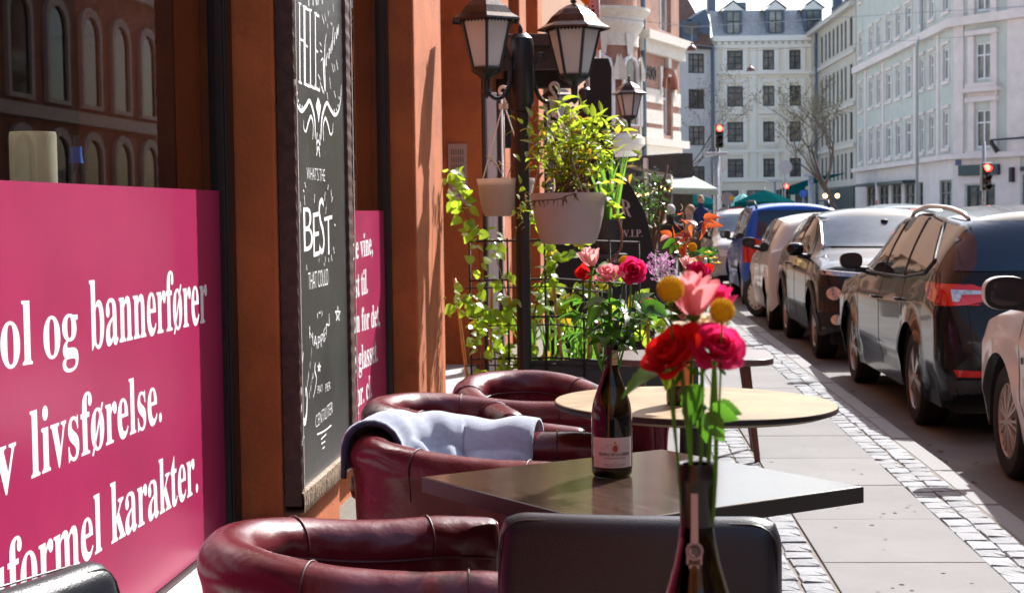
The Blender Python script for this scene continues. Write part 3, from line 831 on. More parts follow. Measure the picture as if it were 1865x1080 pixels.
# ================================================================== opposite side of the street (seen only in reflections of panes and cars)
m_brickr = brickmat('red_brick', (.36, .12, .06), (.28, .09, .05), (.30, .26, .22))
opp = thing('brick_street_row', 'red brick building with arched windows across the street seen in window reflections', 'building', st(14.2, 4), SROT)
mb = MB(); mb.box(0, 8, -44, 49, -.15, 13); mb.build('wall', m_brickr, opp)
m_trim = mat('pale_stone_trim', (.50, .45, .38), .8, var=.15)
mb = MB()
for z in (4.0, 8.2, 12.6): mb.box(-.2, -.002, -44, 49, z, z + .35)
mb.build('cornice', m_trim, opp)
mb = MB()
for z in (.0,): mb.box(-.1, -.004, -44, 49, -.15, .9)
mb.build('plinth', m_trim, opp)
wmesh = None
for fl, zz in enumerate((1.0, 4.6, 8.8)):
    for k in range(27):
        y = -22.5 + k * 2.65
        pts = [(y, zz), (y + 1.35, zz), (y + 1.35, zz + 2.0)] + [(y + .675 + .675 * math.cos(a), zz + 2.0 + .6 * math.sin(a)) for a in (.5, 1.0, 1.57, 2.1, 2.6)] + [(y, zz + 2.0)]
        mb = MB(); mb.prism(pts, 0, -.06, -.003); w_ = mb.build('window', m_wine, opp)
        po = [(p[0] + (p[0] - y - .675) * .28, p[1] + (.25 if p[1] > zz + 1 else -.12)) for p in pts]
        mb = MB(); n = len(pts)
        vs = [(-.14, p[0], p[1]) for p in pts] + [(-.14, p[0], p[1]) for p in po] + [(-.01, p[0], p[1]) for p in po] + [(-.01, p[0], p[1]) for p in pts]
        fs = []
        for i in range(n):
            j = (i + 1) % n
            fs += [(i, j, n + j, n + i), (n + i, n + j, 2 * n + j, 2 * n + i), (j, i, 3 * n + i, 3 * n + j)]
        mb.add(vs, fs); mb.build('surround', m_trim, w_)
# ================================================================== TUB CHAIRS
def tub_meshes(half=.245, L=.40, rr=.058, zb=.695, za=.655, splay=.05):
    """horseshoe armchair facing +x; returns dict of MB"""
    # centre line
    pts = []
    n1, n2 = 14, 22
    for i in range(n1):
        t = 1 - i / n1
        pts.append((L * t, -(half + splay * t), t))
    for i in range(n2 + 1):
        a = -math.pi / 2 - math.pi * i / n2
        pts.append((half * 1.02 * math.cos(a), half * math.sin(a), 0))
    for i in range(1, n1 + 1):
        t = i / n1
        pts.append((L * t, half + splay * t, t))
    N = len(pts)
    cl = [Vector((p[0], p[1], 0)) for p in pts]
    s = [0]
    for i in range(1, N): s.append(s[-1] + (cl[i] - cl[i - 1]).length)
    tot = s[-1]
    def zt(i):
        q = abs(s[i] / tot - .5) * 2          # 0 at back, 1 at front
        k = 0.5 - 0.5 * math.cos(math.pi * min(1, max(0, (q - .12) / .6)))
        return zb + (za - zb) * k - .012 * max(0, q - .85) / .15
    sec = []
    m = 16
    sec_n = []
    # section: (offset outward, z relative to top) for roll radius rr, from inner bottom to outer bottom
    def section(i):
        z = zt(i); r = rr
        out = [(-r * .72, .36), (-r * .80, z - r * 2.4), (-r * .92, z - r * 1.6)]
        for k in range(13):
            a = math.pi * 1.12 - (math.pi * 1.22) * k / 12
            out.append((r * 1.06 * math.cos(a), z - r + r * math.sin(a)))
        out += [(r * .93, z - r * 1.45), (r * .90, z - r * 2.2), (r * .72, z * .55), (r * .5, .14)]
        return out
    body = MB(); rows = []
    pipe = []
    def row(i, sx=1.0, push=0.0):
        t = (cl[min(i + 1, N - 1)] - cl[max(i - 1, 0)]).normalized()
        o = Vector((t.y, -t.x, 0))          # outward
        sc = section(i)
        cz = zt(i) - rr
        vs = []
        for j_, (a, z) in enumerate(sc):
            a += .0035 * math.sin(i * .83 + j_ * 1.3) * math.sin(i * .31 + 1.7) + .002 * math.sin(i * 1.9 - j_ * .7)
            p = cl[i] + o * (a * sx) + Vector((0, 0, (z - cz) * (1 - (1 - sx) * .35) + cz if z > cz else z))
            vs.append(p + t * push)
        return vs, o
    R_ = []
    # rounded front ends
    for (sx, push) in ((.55, -.022), (.82, -.016), (.95, -.006)): R_.append(row(0, sx, push)[0])
    for i in range(N):
        vs, o = row(i); R_.append(vs)
        pipe.append(cl[i] + o * rr * 1.0 + Vector((0, 0, zt(i) - rr * 1.42)))
    for (sx, push) in ((.95, .006), (.82, .016), (.55, .022)): R_.append(row(N - 1, sx, push)[0])
    k = len(R_[0])
    allv = [v for r in R_ for v in r]
    fs = [(i * k + j, i * k + j + 1, (i + 1) * k + j + 1, (i + 1) * k + j) for i in range(len(R_) - 1) for j in range(k - 1)]
    fs.append(tuple(range(k))); fs.append(tuple(range((len(R_) - 1) * k, len(R_) * k))[::-1])
    body.add(allv, fs)
    piping = MB(); piping.tube(pipe, .0042, 6)
    seams = []
    for q in (.10, .30, .70, .90):
        i = min(range(N), key=lambda j: abs(s[j] / tot - q))
        t = (cl[i + 1] - cl[i - 1]).normalized(); o = Vector((t.y, -t.x, 0))
        sc = section(i)[1:17]
        sm_ = MB(); sm_.tube([cl[i] + o * a * 1.012 + Vector((0, 0, z + .0012)) for (a, z) in sc], .0026, 5)
        seams.append(sm_)
    stitch = MB()
    cushion = MB()
    def cf(u, v):
        a = 2 * math.pi * u; b = math.pi * (v - .5)
        ex = lambda c: math.copysign(abs(c) ** .35, c)
        return (.10 + (L * .62 + .13) * ex(math.cos(a)) * max(1e-3, abs(math.cos(b)) ** .3), (half - .05) * ex(math.sin(a)) * max(1e-3, abs(math.cos(b)) ** .3), .40 + .07 * math.copysign(abs(math.sin(b)) ** .6, math.sin(b)))
    cushion.grid(cf, 36, 10)
    base = MB()
    base.add([(x, y, z) for z in (.12, .345) for (x, y) in ((-half * .8, -half * .75), (L, -half - .01), (L, half + .01), (-half * .8, half * .75))], [(0, 3, 2, 1), (4, 5, 6, 7), (0, 1, 5, 4), (1, 2, 6, 5), (2, 3, 7, 6), (3, 0, 4, 7)])
    legs = []
    for (x, y) in ((-.16, -.15), (-.16, .15), (L - .05, -.22), (L - .05, .22)):
        l = MB(); l.lathe([(.001, 0), (.016, 0), (.022, .125), (.001, .125)], 12, (x, y, 0)); legs.append(l)
    return body, piping, seams, cushion, base, legs
def tub_chair(label, loc, rot, **kw):
    t = thing('tub_armchair', label, 'armchair', loc, rot, 'burgundy leather tub chairs beside the tables')
    body, piping, seams, cushion, base, legs = tub_meshes(**kw)
    b = body.build('shell', m_leather, t, True, sub=1)
    piping.build('piping', m_leatherd, b, True)
    for s_ in seams: s_.build('seam', m_leatherd, b, True)
    cushion.build('seat_cushion', m_leather, t, True, fix=True)
    base.build('seat_base', m_leatherd, t)
    for l in legs: l.build('leg', m_legwood, t, True, 50)
    return t
tubA = tub_chair('empty burgundy leather tub chair nearest the camera in front of the pink window', (-.325, 3.27, 0), R(11), half=.255, L=.325)
tubB = tub_chair('burgundy leather tub chair with a pale blue blanket over its far side, under the chalkboard', (-.15, 4.70, 0), R(-9), half=.265, L=.42)
tubC = tub_chair('burgundy tub chair half hidden behind the blanket covered chair, sunlit back', (-.21, 5.55, 0), R(-14), half=.25, L=.50)
tubD = tub_chair('burgundy tub chair in front of the plant trellis facing the round table', (.08, 6.05, 0), R(-62), half=.25, L=.38, zb=.715)

# blanket over tub B: sheet draped over the far arm and the back, hanging to the seat
bl = thing('fleece_blanket', 'pale blue fleece blanket with stitched hem draped over the burgundy tub chair', 'blanket', tubB.location, R(-9))
def blank(u, v):
    # u: 0 rear-left .. 1 front-right along the back/arm; v: 0 outside .. 1 inside lower hem
    ang = math.pi * (1.12 - .80 * u)
    half = .265
    px, py = half * math.cos(ang), half * math.sin(ang)
    if u > .72:
        tt = (u - .72) / .28
        a2 = math.pi * (1.12 - .80 * .72)
        px, py = half * math.cos(a2) + .22 * tt, half * math.sin(a2) + .02 * tt
    o = Vector((math.cos(ang), math.sin(ang), 0)) if u <= .72 else Vector((0.1, 1, 0)).normalized()
    q = abs(u - .25)
    ztop = .722 - .045 * max(0, (u - .35)) / .65
    r = .084
    if v < .22:
        off = r * 1.0; z = ztop - r - .07 * (1 - v / .22)
    elif v < .5:
        a = math.pi * (v - .22) / .28
        off = r * math.cos(a); z = ztop - r + r * math.sin(a)
    else:
        k = (v - .5) / .5
        off = -r - .20 * k - .03 * math.sin(k * 3); z = ztop - r - .31 * k ** 1.1
    wr = .020 * math.sin(u * 19 + v * 6) * (.25 + v) + .013 * math.sin(u * 37 - v * 8 + 2 * math.sin(v * 4)) * v + .008 * math.sin(u * 11 + 9 * v)
    p = Vector((px, py, 0)) + o * (off - wr * .9 * (1 if v > .5 else .2))
    p.z = z + wr * .55 + .004
    return p
mb = MB(); mb.grid(blank, 54, 44); o = mb.build('fleece', m_blanket, bl, True, solid=.009)
mb = MB(); mb.tube([blank(.0, v / 30) for v in range(31)], .009, 8); mb.build('rolled_hem', m_blanketdark, o, True)
mb = MB(); mb.tube([blank(.035, v / 30) + Vector((0, 0, .004)) for v in range(31)], .004, 6)
mb.build('hem_edge', m_stitch, o, True)
mb = MB(); mb.tube([blank(u / 30, 1.0) for u in range(31)], .007, 6); mb.build('lower_hem', m_blanket, o, True)

# ================================================================== TABLES
sq = [atz(775, 864, .75), atz(1128, 946, .75), atz(1556, 890, .75), atz(1197, 821, .75)]
cx = sum((p for p in sq), Vector()) / 4
print('square table', [tuple(round(c, 3) for c in p) for p in sq], cx)
d1 = (sq[1] - sq[0]); d2 = (sq[2] - sq[1])
side = .67
ang = math.atan2(d1.y, d1.x)
ang2 = math.atan2(d2.y, d2.x) - math.pi / 2
print(math.degrees(ang), math.degrees(ang2), d1.length, d2.length)
def square_table(label, loc, rot, s=side):
    t = thing('square_table', label, 'table', loc, rot, 'dark square bistro tables')
    h = s / 2
    mb = MB(); mb.box(-h, h, -h, h, .715, .75); mb.build('table_top', m_darkwood, t, bevel=.0025)
    for (a, b, c, d) in ((-h - .002, h + .002, -h - .002, -h - .0001), (-h - .002, h + .002, h + .0001, h + .002), (-h - .002, -h - .0001, -h, h), (h + .0001, h + .002, -h, h)):
        mb = MB(); mb.box(a, b, c, d, .7155, .7485); mb.build('edge_band', m_wenge, t)
    mb = MB(); mb.lathe([(.04, .03), (.035, .06), (.035, .71), (.12, .713)], 24); mb.build('pedestal', m_castiron, t, True, 40)
    mb = MB(); mb.lathe([(.001, 0), (.23, 0), (.23, .012), (.05, .035), (.001, .035)], 32); mb.build('foot_plate', m_castiron, t, True, 40)
    return t
tsq = square_table('dark square bistro table holding the labelled wine bottle, turned cornerwise', (cx.x, cx.y, 0), (ang + ang2) / 2)
tfront = square_table('dark square bistro table at the very front carrying the nearest flower bottle', (.17, 1.36, 0), R(4), .6)
# round tan table
c0 = atz(1257, 731, .75)
rt = thing('round_table', 'round bistro table with a pale tan top and black edge behind the square table', 'table', (c0.x, c0.y, 0), R(10))
rt.rotation_euler = (R(.35), R(1.1), R(10))
RR = .425
mb = MB(); mb.lathe([(.001, .722), (RR - .03, .722), (RR - .004, .732), (RR, .7395), (RR, .7475), (RR - .003, .75), (.001, .75)], 72)
o = mb.build('table_top', m_tanwood, rt, True, 30)
mb = MB(); mb.lathe([(RR + .0002, .7325), (RR + .0016, .734), (RR + .0016, .7465), (RR + .0004, .748)], 72); mb.build('edge_band', m_wenge, rt, True, 40)
mb = MB(); mb.lathe([(.05, .03), (.045, .06), (.045, .70), (.16, .72)], 24); mb.build('pedestal', m_castiron, rt, True, 40)
mb = MB(); mb.lathe([(.001, 0), (.25, 0), (.25, .012), (.06, .035), (.001, .035)], 32); mb.build('foot_plate', m_castiron, rt, True, 40)
# low brown table with splayed legs
bt = thing('lounge_table', 'low dark brown table with rounded corners and splayed wooden legs by the kerb strip', 'table', (.98, 8.75, 0), R(-6))
def rrect(w, l, r, n=7):
    out = []
    for (sx, sy, a0) in ((1, 1, 0), (-1, 1, 90), (-1, -1, 180), (1, -1, 270)):
        for k in range(n + 1):
            a = R(a0 + 90 * k / n); out.append((sx * (w - r) + r * math.cos(a), sy * (l - r) + r * math.sin(a)))
    return out
ZL = .545
mb = MB(); mb.prism(rrect(.42, .33, .16), 2, ZL - .035, ZL); mb.build('table_top', mat('brown_tabletop', (.10, .065, .055), .35, var=.3, stretch=(2, 10, 10)), bt, True, 40, bevel=.006)
for (x, y) in ((.27, -.2), (.27, .2), (-.27, -.2), (-.27, .2)):
    mb = MB(); mb.tube([(x, y, ZL - .036), (x * 1.22, y * 1.25, 0)], [.026, .016], 10); mb.build('leg', m_legwood, bt, True, 60)

# ================================================================== BLACK CHAIRS
def black_chair(label, loc, rot, w_=.47):
    """back cushion faces -y behind the sitter; sitter faces +y"""
    t = thing('black_chair', label, 'chair', loc, rot, 'black leather bistro chairs')
    h = w_ / 2
    def outline(z0, z1, r):
        return [(-h, z0), (h, z0)] + [(h - r + r * math.cos(a), z1 - r + r * math.sin(a)) for a in (0, .4, .8, 1.2, 1.57)] + [(-h + r - r * math.sin(a), z1 - r + r * math.cos(a)) for a in (0, .4, .8, 1.2, 1.57)]
    pts = outline(.47, .842, .045)
    n = len(pts); cxz = (0, .66)
    th = .055
    def bow(x, z): return -.022 * (1 - (x / h) ** 2) - (z - .47) * .02 - .034 * max(0, 1 - ((z - .60) / .25) ** 2)
    NX, NZ = 26, 20
    def side(q, face):
        # rounded rectangle mapping of the unit square
        out = []
        for j in range(NZ + 1):
            for i in range(NX + 1):
                u, v = i / NX * 2 - 1, j / NZ
                X, Z = u * h, .47 + .372 * v
                r_ = .05
                ex, ez = max(0, abs(X) - (h - r_)), max(0, Z - (.842 - r_))
                L_ = math.hypot(ex, ez)
                mx_ = max(ex, ez)
                if L_ > 1e-6 and ex > 0 and ez > 0:
                    f = mx_ / L_; X = math.copysign(h - r_ + ex * f, X); Z = .842 - r_ + ez * f
                    L_ = mx_
                edge = max(0, (max(ex, ez) - (r_ - .018)) / .018)
                edge = max(edge, max(0, (.018 - (Z - .47)) / .018))
                t_ = th / 2 * math.sqrt(max(0, 1 - min(1, edge) ** 2)) if edge > 0 else th / 2
                out.append((X, face * t_ + bow(X, Z), Z))
        return out
    vs = side(0, -1) + side(0, 1)
    n0 = (NX + 1) * (NZ + 1)
    fs = []
    for o_ in (0, n0):
        for j in range(NZ):
            for i in range(NX):
                k_ = o_ + j * (NX + 1) + i
                f = (k_, k_ + 1, k_ + NX + 2, k_ + NX + 1)
                fs.append(f if o_ == 0 else f[::-1])
    mb = MB(); mb.add(vs, fs); back = mb.build('backrest', m_blackleather, t, True, 60, fix=True, sub=1)
    for sgn in (0, 1):
        mb = MB(); yy = (-th / 2 + .010) if sgn == 0 else (th / 2 - .010)
        mb.tube([(x * .945, yy * 1.50 + bow(x, z), .66 + (z - .66) * .915) for (x, z) in pts[1:] + pts[:1]], .0020, 5); mb.build('seam', m_foil, back, True)
    def seat(u, v):
        a = 2 * math.pi * u; b = math.pi * (v - .5); ex = lambda c, e: math.copysign(abs(c) ** e, c)
        q = max(1e-3, abs(math.cos(b)) ** .3)
        return ((h - .01) * ex(math.cos(a), .35) * q, .22 + .22 * ex(math.sin(a), .35) * q, .45 + .035 * ex(math.sin(b), .6))
    mb = MB(); mb.grid(seat, 32, 10); mb.build('seat', m_blackleather, t, True, fix=True)
    for (x, y0, y1) in ((-h + .03, .02, -.05), (h - .03, .02, -.05), (-h + .03, .40, .42), (h - .03, .40, .42)):
        mb = MB(); mb.tube([(x, y0, .44), (x, y1, 0)], [.017, .012], 10); mb.build('leg', m_blackpaint, t, True, 60)
    for x in (-h + .04, h - .04):
        mb = MB(); mb.tube([(x, .01, .42), (x, -.02, .60)], .012, 8); mb.build('back_stay', m_blackpaint, t, True)
    return t
pL = atz(925, 931, .842); pR = atz(1402, 940, .842)
print('chair', pL, pR)
ch1 = black_chair('black leather chair seen from behind at the square table, blue sheen on its back', ((pL.x + pR.x) / 2 + .007, (pL.y + pR.y) / 2 + .05, 0), math.atan2(pR.y - pL.y, pR.x - pL.x), .475)
ch2 = black_chair('black leather chair cut off at the lower left corner beside the pink window', (-.715, 2.16, 0), R(64), .46)

# ================================================================== WINE BOTTLES
def wine_bottle(label, loc, H=.30, rad=.0425, n=40):
    t = thing('wine_bottle', label, 'bottle', loc, 0)
    k = rad / .0425; s_ = H / .30
    prof = [(.001, .008), (.030 * k, .002), (.037 * k, 0), (.0415 * k, .006 * s_), (.0425 * k, .016 * s_), (.0425 * k, .128 * s_), (.0420 * k, .142 * s_), (.0395 * k, .160 * s_), (.034 * k, .180 * s_), (.027 * k, .200 * s_), (.0205 * k, .219 * s_), (.0165 * k, .236 * s_), (.0148 * k, .250 * s_), (.0142 * k, .270 * s_), (.0142 * k, .2935 * s_)]
    inner = [(max(.001, r - .0035), z + .002) for (r, z) in prof[::-1]]
    inner[-1] = (.001, .012)
    mb = MB(); mb.lathe(prof + [(.0115 * k, .2935 * s_)] + inner[1:], n); g = mb.build('glass', m_bottle, t, True, 50)
    return t, k, s_
def label_arc(mb, r, a0, a1, z0, z1, n=16):
    mb.lathe([(r, z0), (r, z1)], n, arc=a1 - a0, a0=a0)
def cyl_text(mb, s, r, amid, width, z, h, style='serif', bold=0.0):
    vs, fs = text2d(s, style, bold)
    x0 = min(v[0] for v in vs); x1 = max(v[0] for v in vs)
    mb.add([(r * math.cos(amid + ((x - x0) / (x1 - x0) - .5) * width / r), r * math.sin(amid + ((x - x0) / (x1 - x0) - .5) * width / r), z + y * h / .69) for (x, y) in vs], fs)
pb_ = atz(1115, 866, .75)
b1, k, s_ = wine_bottle('dark wine bottle with a cream paper label standing on the square table', (pb_.x, pb_.y, .7505), .296, .0445)
face = math.atan2(-pb_.y, -pb_.x) + .10
g = b1.children[0]
mb = MB(); mb.lathe([(.0426 * k, .0165), (.0426 * k, .020)], 40); 
mb.lathe([(.0135 * k, .2945 * s_), (.0155 * k, .2945 * s_), (.0155 * k, .286 * s_), (.0150 * k, .284 * s_), (.0152 * k, .252 * s_), (.0152 * k, .247 * s_)], 32); mb.build('neck_foil', m_foil, b1, True, 40)
rl = .0426 * k
mb = MB(); label_arc(mb, rl, face - 1.18, face + 1.10, .0235, .089); lb = mb.build('label', m_paper, b1, True)
ri = rl + .0004
mb = MB()
cyl_text(mb, 'CHÂTEAU DE LA GARDINE', ri, face + .04, .074, .0500, .0062, 'serif', .012)
cyl_text(mb, 'CHÂTEAUNEUF-DU-PAPE', ri, face + .05, .050, .0428, .0036, None)
cyl_text(mb, '2020', ri, face + .06, .006, .0350, .0018, None)
cyl_text(mb, 'MIS EN BOUTEILLE AU CHÂTEAU', ri, face + .05, .050, .0300, .0022, None)
cyl_text(mb, 'PRODUCT OF FRANCE', ri, face + .05, .042, .0264, .0020, None)
mb.build('label_print', m_ink, lb)
mb = MB()
def cylp(a, z, r=ri): return Vector((r * math.cos(a), r * math.sin(a), z))
for (pts, hw) in (([(-.06, .072), (-.12, .0665), (-.09, .060), (0, .0572), (.09, .060), (.12, .0665), (.08, .073)], .0008),):
    vs = [cylp(face + .06 + a * 1.1, z) for a, z in pts]; mb.add(vs, [tuple(range(len(vs)))])
mb.build('crest', m_labelart, lb)
mb = MB(); vs = [cylp(face + .06 + a, z) for a, z in ((-.06, .0735), (.06, .0735), (.065, .0795), (.0, .0815), (-.065, .0795))]; mb.add(vs, [tuple(range(5))]); mb.build('crown', m_gold, lb)
mb = MB()
for k2 in range(34):
    a = face - 1.1 + rng.uniform(0, 2.15); 
    if abs(a - face - .06) < .2: continue
    z = .0605 + rng.uniform(0, .014); w2 = rng.uniform(.01, .1)
    mb.add([cylp(a, z), cylp(a + w2, z), cylp(a + w2, z + .0005), cylp(a, z + .0005)], [(0, 1, 2, 3)])
    mb.add([cylp(a, z), cylp(a + .006, z), cylp(a + .006, z + .005), cylp(a, z + .005)], [(0, 1, 2, 3)])
for sgn in (-1, 1):
    vs = [cylp(face + .06 + sgn * a, z) for a, z in ((.10, .0585), (.13, .0585), (.22, .0765), (.19, .0765))]; mb.add(vs, [(0, 1, 2, 3)])
mb.add([cylp(face - 1.0, .0590), cylp(face + 1.0, .0590), cylp(face + 1.0, .0595), cylp(face - 1.0, .0595)], [(0, 1, 2, 3)])
mb.build('label_drawing', m_sketch, lb)
mb = MB(); label_arc(mb, .0158 * k, face + .0, face + .95, .247 * s_, .280 * s_, 6); ns = mb.build('neck_sticker', mat('neck_sticker_cream', (.55, .47, .30), .7), b1, True)
mb = MB()
for z in (.2495, .2515, .2535): mb.lathe([(.0161 * k, z * s_), (.0161 * k, (z + .0008) * s_)], 6, arc=.8, a0=face + .08)
mb.lathe([(.0161 * k, .258 * s_), (.0161 * k, .262 * s_)], 6, arc=.85, a0=face + .05)
mb.build('sticker_print', m_gold, ns, True)
# embossed shield
mb = MB()
for (r_, z) in ((.0388, .165),):
    ring = [Vector((.0405 * k * math.cos(face + .1 + .22 * math.cos(q)), .0405 * k * math.sin(face + .1 + .22 * math.cos(q)), (.150 + .011 * math.sin(q)) * s_)) for q in np.linspace(0, 2 * math.pi, 22)]
    mb.tube(ring, .0009, 5)
for j in range(6):
    a = face - .5 + j * .22
    mb.tube([Vector((.0432 * k * math.cos(a + d), .0432 * k * math.sin(a + d), (.100 + e) * s_)) for d, e in ((0, 0), (.08, .004), (.02, .007), (.10, .010))], .0007, 5)
mb.build('embossing', m_bottle, b1, True)

pn = Vector((.166, 1.455, .7505))
nb_top = atd(1268, 842, 1.455)
H2 = nb_top.z - .7505 + .004
b2, k, s_ = wine_bottle('dark wine bottle used as a vase nearest the camera, paper seal on its neck', (nb_top.x, 1.455, .7505), H2, .043)
face = math.atan2(-1.455, -nb_top.x) - .12
sg = H2 / .30
mb = MB(); mb.lathe([(.0125 * k, .296 * sg), (.0150 * k, .2965 * sg), (.0158 * k, .294 * sg), (.0166 * k, .286 * sg), (.0166 * k, .282 * sg), (.0150 * k, .279 * sg), (.0150 * k, .240 * sg)], 40); mb.build('neck_foil', m_foil, b2, True, 40)
# strip seal + round seal on the shoulder of the neck
Rz = lambda z: np.interp(z, [.219 * sg, .236 * sg, .250 * sg, .279 * sg], [.0207 * k, .0168 * k, .0153 * k, .0153 * k])
mb = MB()
zs = list(np.linspace(.238 * sg, .275 * sg, 8))
vs = []
for z in zs:
    for a in (-.20, 0, .20): vs.append((Rz(z) * 1.012 * math.cos(face + a), Rz(z) * 1.012 * math.sin(face + a), z))
mb.add(vs, [(i * 3 + j, i * 3 + j + 1, i * 3 + j + 4, i * 3 + j + 3) for i in range(7) for j in range(2)])
pap = mat('seal_paper', (.50, .38, .36), .7, var=.1)
ss_ = mb.build('seal_strip', pap, b2, True)
def disc(cz, r, rr_=1.016, n=24, a_off=0, ang0=0, ang1=2 * math.pi, r_in=0):
    out = []
    for q in np.linspace(ang0, ang1, n):
        z = cz + r * math.sin(q); ra = Rz(z) * rr_; out.append((ra * math.cos(face + r * math.cos(q) / ra), ra * math.sin(face + r * math.cos(q) / ra), z))
    return out
mb = MB(); mb.add(disc(.2315 * sg, .0080), [tuple(range(24))]); mb.add([(Rz(z) * 1.014 * math.cos(face + a / Rz(z)), Rz(z) * 1.014 * math.sin(face + a / Rz(z)), z) for a, z in ((-.007, .2215 * sg), (.007, .2215 * sg), (.007, .228 * sg), (-.007, .228 * sg))], [(0, 1, 2, 3)])
mb.add([(Rz(z) * 1.014 * math.cos(face + a / Rz(z)), Rz(z) * 1.014 * math.sin(face + a / Rz(z)), z) for a, z in ((-.0045, .2160 * sg), (.0045, .2160 * sg), (.0045, .2214 * sg), (-.0045, .2214 * sg))], [(0, 1, 2, 3)])
sd_ = mb.build('round_seal', pap, b2, True)
m_sealink = mat('seal_grey_ink', (.16, .15, .17), .7)
mb = MB()
o1 = disc(.2315 * sg, .0066, 1.025); o2 = disc(.2315 * sg, .0050, 1.025)
mb.add(o1 + o2, [(i, i + 1, 24 + i + 1, 24 + i) for i in range(23)])
for q0 in (0.785, 2.356, 3.927, 5.498):
    pts = [(Rz(.2315 * sg) * 1.028 * math.cos(face + (.0022 * math.cos(q0) + .0016 * math.cos(q)) / Rz(.2315 * sg)), Rz(.2315 * sg) * 1.028 * math.sin(face + (.0022 * math.cos(q0) + .0016 * math.cos(q)) / Rz(.2315 * sg)), .2315 * sg + .0022 * math.sin(q0) + .0016 * math.sin(q)) for q in np.linspace(0, 5.8, 12)]
    mb.add(pts, [tuple(range(12))])
cyl_text(mb, '1931', Rz(.2235 * sg) * 1.03, face, .0075, .2222 * sg, .0022, None, .01)
mb.build('seal_print', m_sealink, sd_)
pr_ = atz(1238, 737, .75)
b3, k, s_ = wine_bottle('wine bottle with an orange neck standing on the round tan table', (pr_.x, pr_.y, .7505), .30, .040)
mb = MB(); mb.lathe([(.0404, .06), (.0404, .125)], 32); mb.build('label', mat('orange_label', (.65, .20, .05), .6), b3, True)
mb = MB(); mb.lathe([(.0125, .3005), (.0146, .3005), (.0146, .25)], 24); mb.build('neck_foil', m_foil, b3, True)
# ================================================================== FLOWERS
def petal_mesh(name, m, R0_=.35, R1=1.0, H=1.0, span=1.25, curl=.25, tip=.0, nu=8, nv=7, wav=.03, seed=0):
    r = random.Random(seed)
    ph = r.uniform(0, 6)
    mb = MB()
    def fn(u, v):
        a = (u - .5) * 2
        env = (1 - abs(a) ** 2.6 * .34) - tip * abs(a) ** 1.4
        t = v * env
        rad = R0_ * .25 + (R1 - R0_ * .25) * math.sin(min(1, t * 1.15) * math.pi / 2) ** .8
        rad += curl * max(0, t - .72) ** 1.3 * 3.0 * (1 + .3 * math.sin(a * 3 + ph))
        h = H * (t ** 1.15) - curl * .5 * max(0, t - .82) * 2
        w_ = span * (.35 + .65 * min(1, t * 1.8)) * (1 - .05 * t)
        an = a * w_
        rad += wav * math.sin(a * 5 + ph) * t
        return (rad * math.cos(an), rad * math.sin(an), h)
    mb.grid(fn, nu, nv)
    return mb.mesh(name, m, True)
def rose_set(m, seed):
    return [petal_mesh('petal', m, .2, .34, 1.0, 1.5, .02, seed=seed), petal_mesh('petal', m, .3, .62, 1.02, 1.2, .12, seed=seed + 1),
            petal_mesh('petal', m, .4, .92, .98, 1.0, .30, seed=seed + 2), petal_mesh('petal', m, .5, 1.12, .86, .92, .55, tip=.06, seed=seed + 3)]
ROSES = {n: rose_set(m, i * 10) for i, (n, m) in enumerate((('pink', m_prose), ('red', m_pred), ('magenta', m_pmag), ('blush', m_pblush), ('cream', m_pcream)))}
sep_mesh = petal_mesh('sepal', m_leafrose, .3, .8, .7, .30, .5, tip=.5)
def leaf_mesh(name, m, aspect=.42, fold=.25, curve=.25, n=8, serr=0.0, pk=.45):
    mb = MB(); vs = []; fs = []
    for i in range(n + 1):
        t = i / n
        w_ = aspect * (math.sin(math.pi * t ** pk) ** .9 if 0 < t < 1 else .0) * (1 + serr * (1 if i % 2 else -1))
        if i == n: w_ = 0.002
        if i == 0: w_ = .03
        z = -curve * t * t
        vs += [(t, w_ * .5, z + fold * w_ * .5), (t, 0, z), (t, -w_ * .5, z + fold * w_ * .5)]
    for i in range(n):
        k = i * 3
        fs += [(k, k + 3, k + 4, k + 1), (k + 1, k + 4, k + 5, k + 2)]
    mb.add(vs, fs)
    return mb.mesh(name, m, True)
lm_rose = [leaf_mesh('leaf', m_leafrose, .62, .3, c, 12, .07, .62) for c in (.15, .4)]
lm_vine = [leaf_mesh('leaf', m_leafvine, .88, .2, c, 8, .05, .62) for c in (.1, .35)] + [leaf_mesh('leaf', m_leafyel, .85, .2, .3, 8, .05, .62)]
lm_shrub = [leaf_mesh('leaf', m_leafshrub, .40, .35, c, 7, 0, .72) for c in (.1, .35)] + [leaf_mesh('leaf', m_leafyel, .32, .3, .3, 7, 0, .7), leaf_mesh('leaf', m_leafdry, .28, .6, .6, 7)]
lm_dark = [leaf_mesh('leaf', m_leafdark, .36, .3, c, 7, 0, .6) for c in (.1, .4)]
lm_red = [leaf_mesh('leaf', m_leafred, .5, .3, c, 8, .05, .6) for c in (.1, .5)]
def leafmat4(p, d, size, roll=0.0, upv=(0, 0, 1)):
    d = Vector(d).normalized()
    y = Vector(upv).cross(d)
    if y.length < 1e-3: y = Vector((1, 0, 0)).cross(d)
    y.normalize(); z = d.cross(y)
    M = Matrix((d, y, z)).transposed()
    M = M @ Matrix.Rotation(roll, 3, 'X')
    M = M.to_4x4() @ Matrix.Scale(size, 4)
    M.translation = Vector(p)
    return M
def bez(a, b, sag, n=10, side=Vector((0, 0, 0))):
    a, b = Vector(a), Vector(b)
    return [a.lerp(b, i / n) + (side + Vector((0, 0, sag))) * math.sin(math.pi * i / n) for i in range(n + 1)]
def flower_stem(t, a, b, rad, side=Vector((0, 0, 0)), m=m_stem):
    pts = bez(a, b, 0, 10, side)
    mb = MB(); mb.tube(pts, [rad * (1 - .2 * i / 10) for i in range(11)], 8); mb.build('stem', m, t, True)
    return pts
